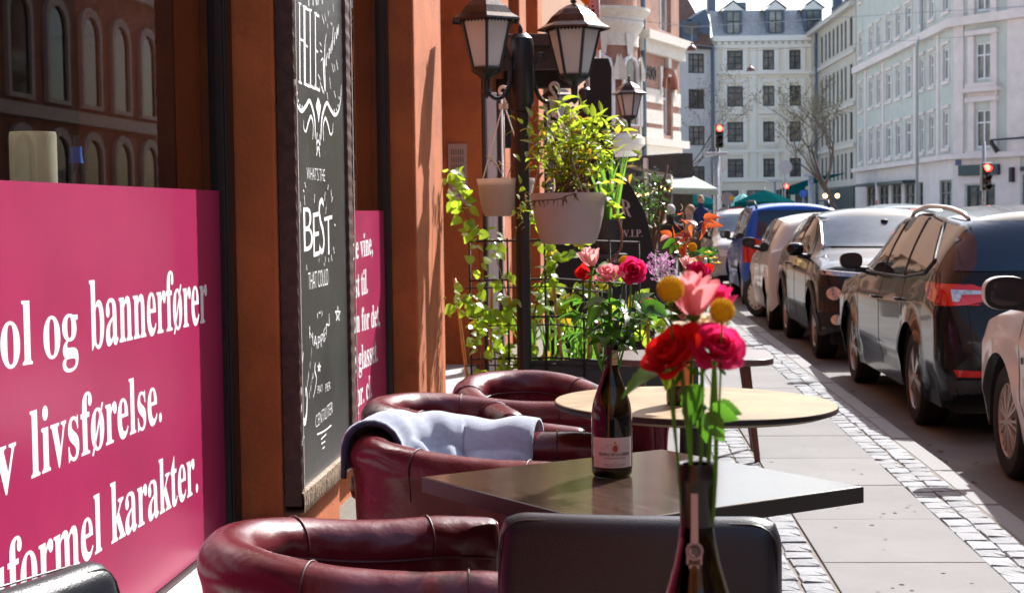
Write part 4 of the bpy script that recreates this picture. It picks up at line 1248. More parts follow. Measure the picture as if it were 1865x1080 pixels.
def rose(label, colour, head, foot, size, tilt, group, npet=16, bud=False, leaves=(), side=Vector((0, 0, 0)), srad=.0024):
    """rose with its head centre at world `head` and its stem foot at `foot`"""
    t = thing('rose', label, 'rose', foot, 0, group)
    hl = Vector(head) - Vector(foot)
    z = Vector(tilt).normalized(); x, y, z = frame_from(z)
    B = Matrix((x, y, z)).transposed().to_4x4()
    base = hl - z * size * .5
    set_ = ROSES[colour]
    for k in range(npet):
        q = k / (npet - 1)
        mi = 0 if q < .2 else 1 if q < .48 else 2 if q < .75 else 3
        if bud: mi = 0 if q < .35 else 1 if q < .8 else 2
        rot = Matrix.Rotation(k * 2.399 + rng.uniform(-.2, .2), 4, 'Z')
        lean = Matrix.Rotation((.02 + (.34 if not bud else .16) * max(0, q - .35)) * rng.uniform(.7, 1.3), 4, 'Y')
        sxy = size * (.5 + .12 * q) * (.8 if bud else 1); sz = size * (.90 - .06 * q) * (1.1 if bud else 1) * rng.uniform(.94, 1.04)
        M = Matrix.Translation(base) @ B @ rot @ lean @ Matrix.Diagonal((sxy, sxy, sz, 1))
        inst('petal', set_[mi], t, M)
    for k in range(5):
        M = Matrix.Translation(base - B.to_3x3() @ Vector((0, 0, size * .05))) @ B @ Matrix.Rotation(k * 1.257 + .3, 4, 'Z') @ Matrix.Rotation(.9, 4, 'Y') @ Matrix.Scale(size * .62, 4)
        inst('sepal', sep_mesh, t, M)
    mb = MB(); mb.lathe([(.001, -size * .14), (size * .12, -size * .08), (size * .17, 0), (size * .12, size * .06), (.001, size * .08)], 12, M=Matrix.Translation(base) @ B); mb.build('hip', m_stem, t, True)
    pts = flower_stem(t, (0, 0, 0), base, srad, side)
    for (q, az, el, ls) in leaves:
        p = pts[int(q * 10)]
        d = Vector((math.cos(az) * math.cos(el), math.sin(az) * math.cos(el), math.sin(el)))
        mb = MB(); e = p + d * ls * .5; mb.tube([p, e], .0009, 5); mb.build('leaf_stalk', m_stem, t, True)
        inst('leaf', lm_rose[rng.randrange(2)], t, leafmat4(e, d, ls, rng.uniform(-.4, .4)))
        for s2 in (1, -1):
            d2 = (d + Vector((-d.y, d.x, 0)) * s2 * .9).normalized()
            inst('leaf', lm_rose[rng.randrange(2)], t, leafmat4(p + d * ls * .42, d2, ls * .8, rng.uniform(-.5, .5)))
    return t
def craspedia(label, head, foot, r, group, side=Vector((0, 0, 0))):
    t = thing('billy_button', label, 'flower', foot, 0, group)
    hl = Vector(head) - Vector(foot)
    mb = MB()
    n = 150
    mb.sphere(hl, r * .86, 20)
    for i in range(n):
        zz = 1 - 2 * (i + .5) / n; a = i * 2.39996; rr = math.sqrt(1 - zz * zz)
        c = hl + Vector((rr * math.cos(a), rr * math.sin(a), zz)) * r * .86
        d = (c - hl).normalized(); x, y, z = frame_from(d)
        q = r * .115
        mb.add([c + x * q, c + y * q, c - x * q, c - y * q, c + z * q * 2.0], [(0, 1, 4), (1, 2, 4), (2, 3, 4), (3, 0, 4)])
    mb.build('flower_head', m_yellow, t, False)
    flower_stem(t, (0, 0, 0), hl, .0012, side)
    return t
G1 = 'flowers in the nearest bottle'
mouth = atd(1268, 850, 1.455)
def near(px, py, d=1.455): return atd(px, py, d)
def foot(dx=0, dy=0, dz=-.12): return mouth + Vector((dx, dy, dz))
v3 = Vector
rose('open red rose at the lower left of the nearest bouquet', 'red', near(1222, 638, 1.43), foot(-.004, -.003), .0325, (-.55, -.50, .60), G1, 18, leaves=(), side=v3((.004, 0, 0)))
rose('magenta rose at the lower right of the nearest bouquet, facing the camera', 'magenta', near(1308, 630, 1.43), foot(.005, -.002), .0285, (.15, -.75, .62), G1, 22, leaves=(), side=v3((.006, 0, 0)))
rose('large pale pink rose at the top of the nearest bouquet', 'pink', near(1264, 536, 1.46), foot(0, .004), .041, (.02, -.12, 1), G1, 11, True, leaves=(), side=v3((-.004, 0, 0)))
rose('small magenta rosebud behind the large pale pink rose', 'magenta', near(1312, 543, 1.475), foot(.004, .005), .026, (.25, .1, 1), G1, 10, True)
rose('cream rose half hidden between the pink and magenta roses', 'cream', near(1283, 592, 1.48), foot(.002, .006), .030, (.1, -.1, 1), G1, 12)
craspedia('yellow ball flower left of the large pale pink rose', near(1221, 527, 1.425), foot(-.005, .003), .0118, G1, v3((-.004, 0, 0)))
craspedia('yellow ball flower right of the large pale pink rose', near(1315, 566, 1.42), foot(.005, .002), .0112, G1, v3((.004, 0, 0)))
lf = thing('leaf_sprig', 'sprig of dark rose leaves hanging at the right of the nearest bouquet', 'leaf sprig', foot(.003, -.005), 0)
p0 = near(1275, 735, 1.45) - Vector(lf.location)
mb = MB(); mb.tube(bez((0, 0, 0), p0, 0, 8), .0015, 6); mb.tube([p0, near(1300, 750, 1.44) - Vector(lf.location)], .0009, 5); mb.build('stem', m_stem, lf, True)
for (a, b, d_, s_) in (((1292, 742), (1345, 765), 1.435, .034), ((1288, 750), (1318, 806), 1.43, .034), ((1285, 752), (1282, 806), 1.45, .028), ((1282, 735), (1260, 770), 1.45, .022), ((1302, 738), (1352, 752), 1.45, .052), ((1275, 700), (1243, 770), 1.45, .026)):
    A_ = near(a[0], a[1], d_) - Vector(lf.location); B_ = near(b[0], b[1], d_ - .008) - Vector(lf.location)
    inst('leaf', lm_rose[0], lf, leafmat4(A_, B_ - A_, (B_ - A_).length, rng.uniform(-.3, .3) + .5, (0, -.6, .6)))
lf2 = thing('leaf_sprig', 'single rose leaf sticking out left below the red rose of the nearest bouquet', 'leaf sprig', foot(-.003, -.005), 0)
A_ = near(1215, 672, 1.45) - Vector(lf2.location); B_ = near(1130, 690, 1.43) - Vector(lf2.location)
mb = MB(); mb.tube(bez((0, 0, 0), A_, 0, 8), .0013, 6); mb.build('stem', m_stem, lf2, True)
inst('leaf', lm_rose[1], lf2, leafmat4(A_, B_ - A_, (B_ - A_).length, .4, (0, -.5, .7)))
A2 = near(1232, 668, 1.45) - Vector(lf2.location); B2 = near(1212, 705, 1.44) - Vector(lf2.location)
inst('leaf', lm_vine[0], lf2, leafmat4(A2, B2 - A2, (B2 - A2).length * 1.1, .4, (0, -.6, .6)))

# bouquet of the labelled bottle
G2 = 'flowers in the labelled wine bottle'
top2 = Vector(b1.location) + Vector((0, 0, .296))
D2 = top2.y
def mid(px, py, d=None): return atd(px, py, d or D2)
def ft2(dx, dy=0): return top2 + Vector((dx, dy, -.10))
rose('pale pink rose with one petal standing up, topmost in the labelled bottle', 'blush', mid(1074, 468), ft2(-.004), .044, (-.25, -.2, 1), G2, 11, True, ((.72, 2.6, .1, .05), (.65, 3.6, .0, .06)), v3((-.02, 0, 0)))
rose('salmon pink rose in the middle of the labelled bottle', 'pink', mid(1108, 496, D2 - .03), ft2(-.001, -.003), .036, (-.1, -.5, .9), G2, 14, False, ((.5, -1.8, .0, .06), (.62, .3, .1, .05)))
rose('magenta rose facing the camera in the labelled bottle', 'magenta', mid(1152, 493, D2 - .02), ft2(.004), .036, (.15, -.9, .35), G2, 22, False, ((.68, .2, .15, .075), (.75, -.6, -.1, .06), (.62, -1.2, .1, .06)), v3((.012, 0, 0)))
rose('dark red rose tucked at the left of the labelled bottle', 'red', mid(1064, 499, D2 + .02), ft2(-.005, .003), .035, (-.6, -.4, .3), G2, 12, True, ((.55, 3.0, -.2, .055),), v3((-.02, 0, 0)))
craspedia('small yellow ball flower above the magenta rose of the labelled bottle', mid(1138, 475, D2 + .02), ft2(.003, .003), .0120, G2)
ls = thing('leaf_sprig', 'leafy rose greenery filling the neck of the labelled bottle', 'leaf sprig', ft2(0, .002), 0)
o_ = Vector(ls.location)
for k in range(9):
    a = mid(1119 + rng.uniform(-3, 3), 640, D2) - o_; e = mid(1085 + k * 11 + rng.uniform(-4, 4), rng.uniform(525, 575), D2 + rng.uniform(-.04, .04)) - o_
    pts = bez((0, 0, 0), e, 0, 8); mb = MB(); mb.tube(pts, .0014, 6); mb.build('stem', m_stem, ls, True)
    for j in range(4):
        p = pts[4 + j]; d = Vector((rng.uniform(-1, 1), rng.uniform(-1, .3), rng.uniform(-.5, .4)))
        inst('leaf', lm_rose[rng.randrange(2)], ls, leafmat4(p, d, rng.uniform(.035, .06), rng.uniform(-.5, .5)))
for (a, b) in (((1180, 553), (1212, 572)), ((1170, 548), (1190, 570)), ((1100, 560), (1068, 588)), ((1104, 545), (1066, 555))):
    A_ = mid(a[0], a[1], D2 - .05) - o_; B_ = mid(b[0], b[1], D2 - .07) - o_
    inst('leaf', lm_rose[0], ls, leafmat4(A_, B_ - A_, (B_ - A_).length * 1.15, .3, (0, -.5, .7)))

# bouquet on the round table
G3 = 'flowers in the bottle on the round table'
top3 = Vector(b3.location) + Vector((0, 0, .30)); D3 = top3.y
def far3(px, py, d=0): return atd(px, py, D3 + d)
def ft3(dx, dy=0): return top3 + Vector((dx, dy, -.10))
rose('pale pink rose above the red one on the round table', 'blush', far3(1252, 478), ft3(0), .040, (-.1, -.2, 1), G3, 11, True)
rose('crimson rose in the bouquet on the round table', 'magenta', far3(1272, 494, -.03), ft3(.004), .042, (.1, -.7, .5), G3, 16)
rose('red rose right in the bouquet on the round table', 'red', far3(1290, 490, .02), ft3(.004, .003), .034, (.3, -.3, .9), G3, 12, True)
rose('pink rose low at the left in the bouquet on the round table', 'pink', far3(1175, 545, -.03), ft3(-.004), .034, (-.7, -.3, .4), G3, 10, True)
rose('salmon rose hanging low in the bouquet on the round table', 'pink', far3(1238, 560, -.03), ft3(-.002), .036, (-.2, -.7, .0), G3, 12)
craspedia('yellow ball flower standing tallest in the bouquet on the round table', far3(1261, 450), ft3(0), .0135, G3)
for (px, py, lab) in ((1290, 461, 'topmost'), (1283, 469, 'leftmost'), (1300, 471, 'middle'), (1307, 480, 'rightmost'), (1264, 476, 'lowest')):
    t = thing('yellow_daisy', 'small yellow button daisy, %s of the little cluster on the round table' % lab, 'flower', ft3(.003), 0, G3)
    hl = far3(px, py) - Vector(t.location)
    mb = MB()
    for k in range(14):
        a = k * .449; d = Vector((math.cos(a), math.sin(a) * .9, .25)); s = Vector((-math.sin(a), math.cos(a), 0)) * .003
        mb.add([hl + d * .002 - s * .4, hl + d * .013 - s, hl + d * .0145, hl + d * .013 + s, hl + d * .002 + s * .4], [(0, 1, 2, 3, 4)])
    mb.build('petals', m_yellow, t); mb = MB(); mb.sphere(hl + Vector((0, 0, .003)), .006, 10, .6); mb.build('disc', m_gold, t, True)
    flower_stem(t, (0, 0, 0), hl, .0009)
t = thing('lilac_spray', 'loose spray of tiny lilac blossoms left in the round table bouquet', 'flower', ft3(-.004), 0, G3)
o_ = Vector(t.location); mb = MB(); mb2 = MB()
for k in range(110):
    p = far3(rng.gauss(1205, 14), rng.gauss(486, 12), rng.uniform(-.05, .05)) - o_
    d = Vector((rng.uniform(-1, 1), rng.uniform(-1, 1), rng.uniform(-1, 1))).normalized(); x, y, z = frame_from(d)
    q = .0055
    for j in range(4):
        a = j * 1.57; u = x * math.cos(a) + y * math.sin(a); v_ = x * -math.sin(a) + y * math.cos(a)
        mb.add([p, p + u * q + v_ * q * .5 + z * .001, p + u * q * 1.4, p + u * q - v_ * q * .5 + z * .001], [(0, 1, 2, 3)])
    if k % 5 == 0: mb2.tube(bez((0, 0, 0), p, 0, 5), .0008, 5)
mb.build('blossoms', m_plilac, t); mb2.build('stem', m_stem, t, True)
ls = thing('leaf_sprig', 'rose greenery and red young shoots rising from the bottle on the round table', 'leaf sprig', ft3(0, .003), 0)
o_ = Vector(ls.location)
for k in range(10):
    e = far3(1190 + k * 12 + rng.uniform(-5, 5), rng.uniform(500, 560), rng.uniform(-.05, .05)) - o_
    pts = bez((0, 0, 0), e, 0, 8); mb = MB(); mb.tube(pts, .0015, 6); mb.build('stem', m_stem, ls, True)
    for j in range(4):
        inst('leaf', (lm_rose if rng.random() < .8 else lm_vine)[rng.randrange(2)], ls, leafmat4(pts[4 + j], (rng.uniform(-1, 1), rng.uniform(-1, .3), rng.uniform(-.4, .5)), rng.uniform(.03, .055), rng.uniform(-.5, .5)))

# ================================================================== LAMP POSTS
def lantern(t, c, s=1.0, yaw=0.0):
    """hexagonal lantern, c = bottom centre in local coordinates"""
    c = Vector(c)
    def hexring(r, z, n=6): return [c + Vector((r * s * math.cos(yaw + k * math.pi / 3), r * s * math.sin(yaw + k * math.pi / 3), z * s)) for k in range(n)]
    rb, rt, zb, zt_ = .080, .145, .055, .315
    b, tp = hexring(rb, zb), hexring(rt, zt_)
    # roof: ogee
    prof = [(.203, .305), (.197, .316), (.155, .340), (.122, .380), (.080, .415), (.040, .438), (.012, .446)]
    rings = [hexring(r, z) for r, z in prof]
    mb = MB(); vs = [v for r in rings for v in r] + [c + Vector((0, 0, .448 * s))]
    fs = [(i * 6 + k, i * 6 + (k + 1) % 6, (i + 1) * 6 + (k + 1) % 6, (i + 1) * 6 + k) for i in range(len(rings) - 1) for k in range(6)] + [((len(rings) - 1) * 6 + k, (len(rings) - 1) * 6 + (k + 1) % 6, len(vs) - 1) for k in range(6)]
    mb.add(vs, fs); roof = mb.build('lantern_roof', m_copper, t, solid=.004)
    mb = MB()
    # scalloped skirt under the roof
    for k in range(6):
        a, e = hexring(rt + .012, zt_)[k], hexring(rt + .012, zt_)[(k + 1) % 6]
        nseg = 8
        for j in range(nseg):
            p, q = a.lerp(e, j / nseg), a.lerp(e, (j + 1) / nseg); mm = p.lerp(q, .5)
            mb.add([p, q, q - Vector((0, 0, .010 * s)), mm - Vector((0, 0, .024 * s)), p - Vector((0, 0, .010 * s))], [(0, 1, 2, 3, 4)])
        a, e = b[k], b[(k + 1) % 6]
        for j in range(7):
            p, q = a.lerp(e, j / 7), a.lerp(e, (j + 1) / 7); mm = p.lerp(q, .5)
            o = (mm - c); o.z = 0; o = o.normalized() * .003
            mb.add([p + o, q + o, q + o + Vector((0, 0, .006)), mm + o + Vector((0, 0, .018 * s)), p + o + Vector((0, 0, .006))], [(0, 1, 2, 3, 4)])
    mb.build('scalloped_trim', m_castiron, roof, solid=.002)
    mb = MB(); mb.lathe([(.001, .448 * s), (.014 * s, .45 * s), (.018 * s, .462 * s), (.008 * s, .472 * s), (.013 * s, .487 * s), (.010 * s, .505 * s), (.001, .512 * s)], 12, c); mb.build('finial', m_castiron, roof, True)
    for k in range(6):
        mb = MB(); mb.tube([b[k], tp[k]], .0085 * s, 4); mb.build('glazing_bar', m_castiron, t)
        ins = 0.985
        def I(p): return c + Vector(((p.x - c.x) * ins, (p.y - c.y) * ins, p.z - c.z))
        mb = MB(); mb.add([I(b[k]), I(b[(k + 1) % 6]), I(tp[(k + 1) % 6]), I(tp[k])], [(0, 1, 2, 3)]); mb.build('lantern_pane', m_lampglass, t, solid=.003)
    mb = MB(); mb.tube(b + [b[0]], .008 * s, 5); mb.tube(tp + [tp[0]], .008 * s, 5); mb.build('lantern_rim', m_castiron, t)
    mb = MB(); mb.lathe([(.084 * s, .055 * s), (.076 * s, .04 * s), (.042 * s, .02 * s), (.020 * s, 0), (.018 * s, -.05 * s), (.028 * s, -.065 * s), (.014 * s, -.085 * s), (.001, -.10 * s)], 18, c); mb.build('lantern_cup', m_castiron, t, True, 40)
    mb = MB(); mb.lathe([(.001, .06 * s), (.030 * s, .06 * s), (.030 * s, .09 * s), (.026 * s, .092 * s), (.024 * s, .255 * s), (.010 * s, .27 * s), (.001, .27 * s)], 16, c); mb.build('lamp_tube', mat('opal_lamp', (.72, .70, .68), .4, trans=(.6, .58, .55)), t, True, 40)
def lamp_post(label, loc, arms, ztop, s=1.0, cap=True, rad=.034, group='black garden lamp posts on the terrace'):
    t = thing('lamp_post', label, 'lamp post', loc, 0, group)
    mb = MB(); mb.lathe([(.001, 0), (.10, 0), (.10, .03), (.06, .06), (.05, .10), (rad * 1.15, .14), (rad, .2), (rad, ztop - .42 * s), (rad * 1.4, ztop - .415 * s), (rad * 1.45, ztop - .39 * s), (rad * 1.1, ztop - .385 * s)], 24); mb.build('post', m_castiron, t, True, 35)
    mb = MB(); mb.lathe([(rad * 1.25, ztop - .40 * s), (rad * 1.75, ztop - .37 * s), (rad * 1.75, ztop - .06 * s), (rad * 1.6, ztop - .025 * s), (rad * 1.0, ztop - .002 * s), (.001, ztop)], 24); mb.build('cap', m_castiron, t, True, 35)
    mb = MB(); mb.lathe([(.001, ztop - .004), (.014, ztop), (.017, ztop + .02), (.012, ztop + .045), (.001, ztop + .062)], 12); mb.build('finial', m_castiron, t, True)
    for (dx, dy, zb) in arms:
        L_ = math.hypot(dx, dy); u = Vector((dx / L_, dy / L_, 0))
        z0 = zb - .09 * s
        pts = []
        # scroll from curl near the post, down and out to the lantern
        for q in np.linspace(0, 1, 9): 
            a = math.pi * 1.55 * (1 - q) ; r_ = .022 + .012 * q
            pts.append(u * (rad * 2 + .050 - r_ * math.cos(a) * .9) * 1.0 + Vector((0, 0, z0 + .235 * s + r_ * math.sin(a))))
        ctrl = [pts[-1], u * (rad * 1.8) + Vector((0, 0, z0 + .16 * s)), u * (rad * 1.9 + .02) + Vector((0, 0, z0 + .06 * s)), u * (rad * 2 + .07) + Vector((0, 0, z0 + .005)), u * (L_ * .78) + Vector((0, 0, z0 - .004)), u * L_ + Vector((0, 0, z0 + .03))]
        full = pts[:-1]
        for i in range(len(ctrl) - 1):
            a, b, c2, d = ctrl[max(i - 1, 0)], ctrl[i], ctrl[i + 1], ctrl[min(i + 2, len(ctrl) - 1)]
            for k in range(6):
                q = k / 6; full.append(.5 * ((2 * b) + (c2 - a) * q + (2 * a - 5 * b + 4 * c2 - d) * q * q + (3 * b - a - 3 * c2 + d) * q ** 3))
        full.append(ctrl[-1])
        mb = MB(); mb.tube(full, [.010 + .004 * math.sin(math.pi * i / len(full)) for i in range(len(full))], 8); mb.build('arm', m_castiron, t, True)
        lantern(t, (dx, dy, zb), s, yaw=math.pi / 6 + .05 + .3 * (dx > 0))
    return t
DL = 10.2
KS = 1.37
pl = atd(952, 400, DL); 
ztop = atd(946, 62, DL).z
lb1 = atd(886, 140, DL - .2); lb2 = atd(1046, 152, DL + .16)
sL = (146 / FPX * DL) / .37
lp1 = lamp_post('tall black lamp post with two lanterns beside the hanging white pots', (pl.x, pl.y, 0), [(lb1.x - pl.x, lb1.y - pl.y, lb1.z - .02), (lb2.x - pl.x, lb2.y - pl.y, lb2.z - .02)], ztop, .85 * KS, rad=.034 * KS)
DL2 = 18.0
q0 = atd(1068, 400, DL2); zt2 = atd(1068, 160, DL2).z
r1 = atd(1146, 222, DL2 - .1); r2 = atd(1015, 225, DL2 + .1)
lp2 = lamp_post('second black lamp post farther back, one lantern clear right of the black sign', (q0.x, q0.y, 0), [(r1.x - q0.x, r1.y - q0.y, r1.z), (r2.x - q0.x, r2.y - q0.y, r2.z)], zt2, .98, rad=.043)

# ================================================================== HANGING POTS
def pot(name, label, c, r_top, r_bot, h, m, oval=1.0, yaw=0.0, group=None, cat='flower pot'):
    t = thing(name, label, cat, c, yaw, group)
    mb = MB(); mb.lathe([(.001, 0), (r_bot, 0), (r_bot * 1.02, .004), (r_bot + (r_top - r_bot) * .22, h * .10), (r_bot + (r_top - r_bot) * .48, h * .30), (r_bot + (r_top - r_bot) * .66, h * .52), (r_bot + (r_top - r_bot) * .70, h * .56), (r_bot + (r_top - r_bot) * .70, h * .575), (r_bot + (r_top - r_bot) * .84, h * .80), (r_bot + (r_top - r_bot) * .88, h * .86), (r_top * .975, h * .87), (r_top, h * .985), (r_top * .99, h), (r_top * .93, h), (r_top * .90, h * .9), (r_bot * .9, .01), (.001, .012)], 48)
    if oval != 1: mb.v = [(x, y * oval, z) for x, y, z in mb.v]
    mb.build('pot_wall', m, t, True, 45)
    mb = MB(); mb.lathe([(.001, h * .90), (r_top * .90, h * .885)], 24); 
    if oval != 1: mb.v = [(x, y * oval, z) for x, y, z in mb.v]
    mb.build('soil', m_soil, t, True)
    return t
def hook_and_cords(t, loc, hookp, rim, h, rims, n=3):
    o = Vector(loc); hp = Vector(hookp) - o
    mb = MB()
    pts = [hp + Vector((.025 * math.cos(a), 0, .10 + .027 * math.sin(a))) for a in np.linspace(-.4, 3.6, 12)] + [hp + Vector((-.008, 0, .07)), hp + Vector((.011, 0, .03)), hp]
    mb.tube(pts, .010, 8); mb.box(hp.x - .03, hp.x + .03, hp.y - .008, hp.y + .008, hp.z - .016, hp.z + .02); mb.build('hook', m_whiteplastic, t, True, 50)
    for k in range(n):
        a = 2 * math.pi * k / n + rims
        mb = MB(); mb.tube([hp + Vector((.012 * math.cos(a), .004 * math.sin(a), -.01)), Vector((rim * math.cos(a), rim * math.sin(a), h))], .0038, 6); mb.build('cord', m_whiteplastic, t, True)
kd = 10.35 / FPX
pc = atd(922, 394, 10.35)
hp1 = atd(917, 195, 10.35)
pot1 = pot('hanging_pot', 'smaller white plastic hanging pot on cords left of the lamp post', (pc.x, pc.y, pc.z), 53 * kd, 38 * kd, 68 * kd, m_whiteplastic, group='white hanging pots on the lamp post')
hook_and_cords(pot1, pc, hp1, 50 * kd, 66 * kd, 2.6)
kd2 = 9.8 / FPX
pc2 = atd(1036, 444, 9.8)
hp2 = atd(1010, 190, 9.9)
pot2 = pot('hanging_pot', 'larger white plastic hanging pot full of a leafy shrub right of the lamp post', (pc2.x, pc2.y, pc2.z), 70 * kd2, 47 * kd2, 92 * kd2, m_whiteplastic, group='white hanging pots on the lamp post')
hook_and_cords(pot2, pc2, hp2, 66 * kd2, 90 * kd2, .9)
pd = thing('dry_plant', 'withered twigs left in the smaller white hanging pot', 'plant', (pc.x, pc.y, pc.z + 60 * kd), 0)
for k in range(7):
    a = rng.uniform(0, 6.28); mb = MB(); e = Vector((.14 * math.cos(a), .14 * math.sin(a), rng.uniform(.04, .19)))
    pts = bez((0, 0, 0), e, .03, 6); mb.tube(pts, .0018, 5); mb.build('twig', m_woodstem, pd, True)
    for j in range(3): inst('leaf', lm_shrub[3], pd, leafmat4(pts[3 + j], (rng.uniform(-1, 1), rng.uniform(-1, 1), rng.uniform(-.6, .4)), .03, rng.uniform(-1, 1)))
# the shrub
sh = thing('leafy_shrub', 'bright green and yellowing leafy shrub growing in the larger white hanging pot', 'shrub', (pc2.x, pc2.y, pc2.z + 86 * kd2), 0)
o_ = Vector(sh.location); nl = 0
tips = [(968, 215), (990, 200), (1005, 185), (1018, 172), (1040, 195), (1056, 190), (1070, 210), (1082, 215), (1096, 205), (1110, 214), (1128, 220), (1138, 232), (965, 250), (972, 290), (1130, 275), (1120, 300), (1000, 240), (1050, 235), (1085, 255), (1105, 262), (1025, 225), (985, 265), (1062, 262)]
for (tx, ty) in tips:
    e = atd(tx + rng.uniform(-3, 3), ty, 9.8 + rng.uniform(-.22, .22)) - o_
    b = Vector((rng.uniform(-.11, .11), rng.uniform(-.08, .08), 0))
    pts = bez(b, e, .02, 14, Vector((rng.uniform(-.03, .03), rng.uniform(-.03, .03), 0)))
    mb = MB(); mb.tube(pts, [.0062 * (1 - i / 18) for i in range(15)], 6); mb.build('stem', m_woodstem, sh, True)
    for j in range(3, 15):
        if nl > 296: break
        q = j / 14
        if q < .45 and rng.random() < .45: continue
        a = j * 2.4 + rng.uniform(-.4, .4); el = rng.uniform(.0, .9) * (0.6 + q)
        d = Vector((math.cos(a) * math.cos(el), math.sin(a) * math.cos(el), math.sin(el)))
        r_ = rng.random()
        me = lm_shrub[rng.randrange(2)] if r_ < .62 + .36 * q else lm_shrub[2] if r_ < .97 else lm_shrub[3]
        inst('leaf', me, sh, leafmat4(pts[j], d, rng.uniform(.072, .108), rng.uniform(-.6, .6))); nl += 1
# extra short leaves joined at the heart of the shrub
mb = MB()
def add_leaf(mb, M, asp=.3, curve=.2):
    n = 4
    vs = []
    for i in range(n + 1):
        t = i / n; w_ = asp * math.sin(math.pi * min(1, t ** .7)) * .5 if 0 < i < n else .01
        for s in (w_, 0, -w_): vs.append(M @ Vector((t, s, -curve * t * t + abs(s) * .3)))
    mb.add(vs, [(i * 3 + j, i * 3 + 3 + j, i * 3 + 4 + j, i * 3 + 1 + j) for i in range(n) for j in (0, 1)])
mby = MB(); mbd = MB()
for k in range(240):
    p = atd(rng.gauss(1045, 45), rng.uniform(215, 345), 9.8 + rng.gauss(0, .14)) - o_
    d = Vector((rng.uniform(-1, 1), rng.uniform(-1, 1), rng.uniform(-.5, .8)))
    add_leaf((mb if rng.random() < .72 else mby if rng.random() < .8 else mbd), leafmat4(p, d, rng.uniform(.055, .09), rng.uniform(-1, 1)), .38)
tag(mb.build('inner_leaves', m_leafshrub, sh, True), kind='stuff'); tag(mby.build('inner_yellow_leaves', m_leafyel, sh, True), kind='stuff'); tag(mbd.build('inner_dry_leaves', m_leafdry, sh, True), kind='stuff')
# trailing vine over the pots
tv = thing('trailing_vine', 'dry trailing vine hanging over the rim of the larger white pot', 'vine', (pc2.x, pc2.y, pc2.z + .2), 0); o_ = Vector(tv.location)
pts = [atd(x, y, 9.48) - o_ for x, y in ((958, 372), (972, 366), (990, 365), (1010, 364), (1022, 362), (1036, 356), (1050, 352))]
mb = MB(); mb.tube(pts, .0042, 6); mb.build('stem', m_woodstem, tv, True)
for k in range(26):
    p = pts[rng.randrange(len(pts))] + Vector((rng.uniform(-.03, .03), -.01, 0)); inst('leaf', lm_shrub[3], tv, leafmat4(p, (rng.uniform(-.6, .6), rng.uniform(-.6, 0), rng.uniform(-1, -.1)), rng.uniform(.028, .055), rng.uniform(-1, 1)))
for k in range(30):
    p = atd(rng.gauss(952, 8), rng.gauss(372, 16), 10.0) - o_; inst('leaf', lm_shrub[3] if rng.random() < .7 else lm_vine[0], tv, leafmat4(p, (rng.uniform(-1, 1), rng.uniform(-1, 0), rng.uniform(-1, .3)), rng.uniform(.035, .06), rng.uniform(-1, 1)))
arc_ = [atd(x, y, 9.6) - o_ for x, y in ((1104, 360), (1116, 378), (1126, 400), (1133, 425), (1131, 452), (1120, 470), (1108, 480))]
mb = MB(); mb.tube(arc_, .0078, 6); mb.build('red_stem', mat('red_brown_stem', (.22, .075, .03), .5), tv, True)
for k in range(10): inst('leaf', lm_vine[k % 2], tv, leafmat4(arc_[k % 3] + Vector((0, 0, .01)), (rng.uniform(-1, 1), rng.uniform(-1, 0), rng.uniform(-.2, .8)), rng.uniform(.048, .082), rng.uniform(-.6, .6)))

# ================================================================== TRELLIS, PLANTER, CANES, CLIMBERS
DT = 10.5
pbx = atd(1060, 690, DT)
pz = atd(1060, 656, DT - .14).z
pbl = thing('planter_box', 'long dark planter box filled with soil below the wire trellis', 'planter', (pbx.x + .02, DT, 0), 0)
w0, w1 = -.42, .72
for (a, b, c, d) in ((w0, w1, -.16, -.14), (w0, w1, .14, .16), (w0, w0 + .02, -.139, .139), (w1 - .02, w1, -.139, .139)):
    mb = MB(); mb.box(a, b, c, d, .06, pz); mb.build('side_panel', m_darkplastic, pbl, bevel=.004)
mb = MB(); mb.box(w0 - .012, w1 + .012, -.172, -.161, pz - .03, pz + .006); mb.build('rim', m_darkplastic, pbl, bevel=.003)
mb = MB(); mb.grid(lambda u, v: (w0 + .02 + (w1 - w0 - .04) * u, -.139 + .278 * v, pz - .03 + .012 * math.sin(u * 40) * math.sin(v * 9)), 40, 8); mb.build('soil', m_soil, pbl, True)
mb = MB()
for k in range(60): mb.sphere((rng.uniform(w0, w1), rng.uniform(-.12, .12), pz - .018), rng.uniform(.006, .016), 6)
tag(mb.build('bark_chips', m_legwood, pbl), kind='stuff')
tr = thing('wire_trellis', 'rusty wire grid trellis standing in front of the planter', 'trellis', (pbx.x, DT - .19, 0), 0)
o_ = Vector(tr.location)
def tpt(px, py): return atd(px, py, DT - .19) - o_
for y in (436, 507, 521, 575, 590, 650, 662):
    x0_, x1_ = (855, 1165)
    sl = -.02
    thin = y in (521, 590, 662)
    mb = MB(); mb.tube([tpt(x0_ - (8 if thin else 0), y + 4), tpt((x0_ + x1_) / 2, y + 1), tpt(x1_ - (60 if thin else 0), y + (6 if y == 436 else 12))], .0048 if thin else .0072, 6); mb.build('bar', m_rust, tr, True)
for x in (855, 924, 992, 1061, 1110, 1163):
    mb = MB(); mb.tube([tpt(x, 433 + (x - 855) * .02), tpt(x + 4, 700)] if x < 1150 else [tpt(x, 440), tpt(x + 3, 640)], .0072, 6); mb.build('bar', m_rust, tr, True)
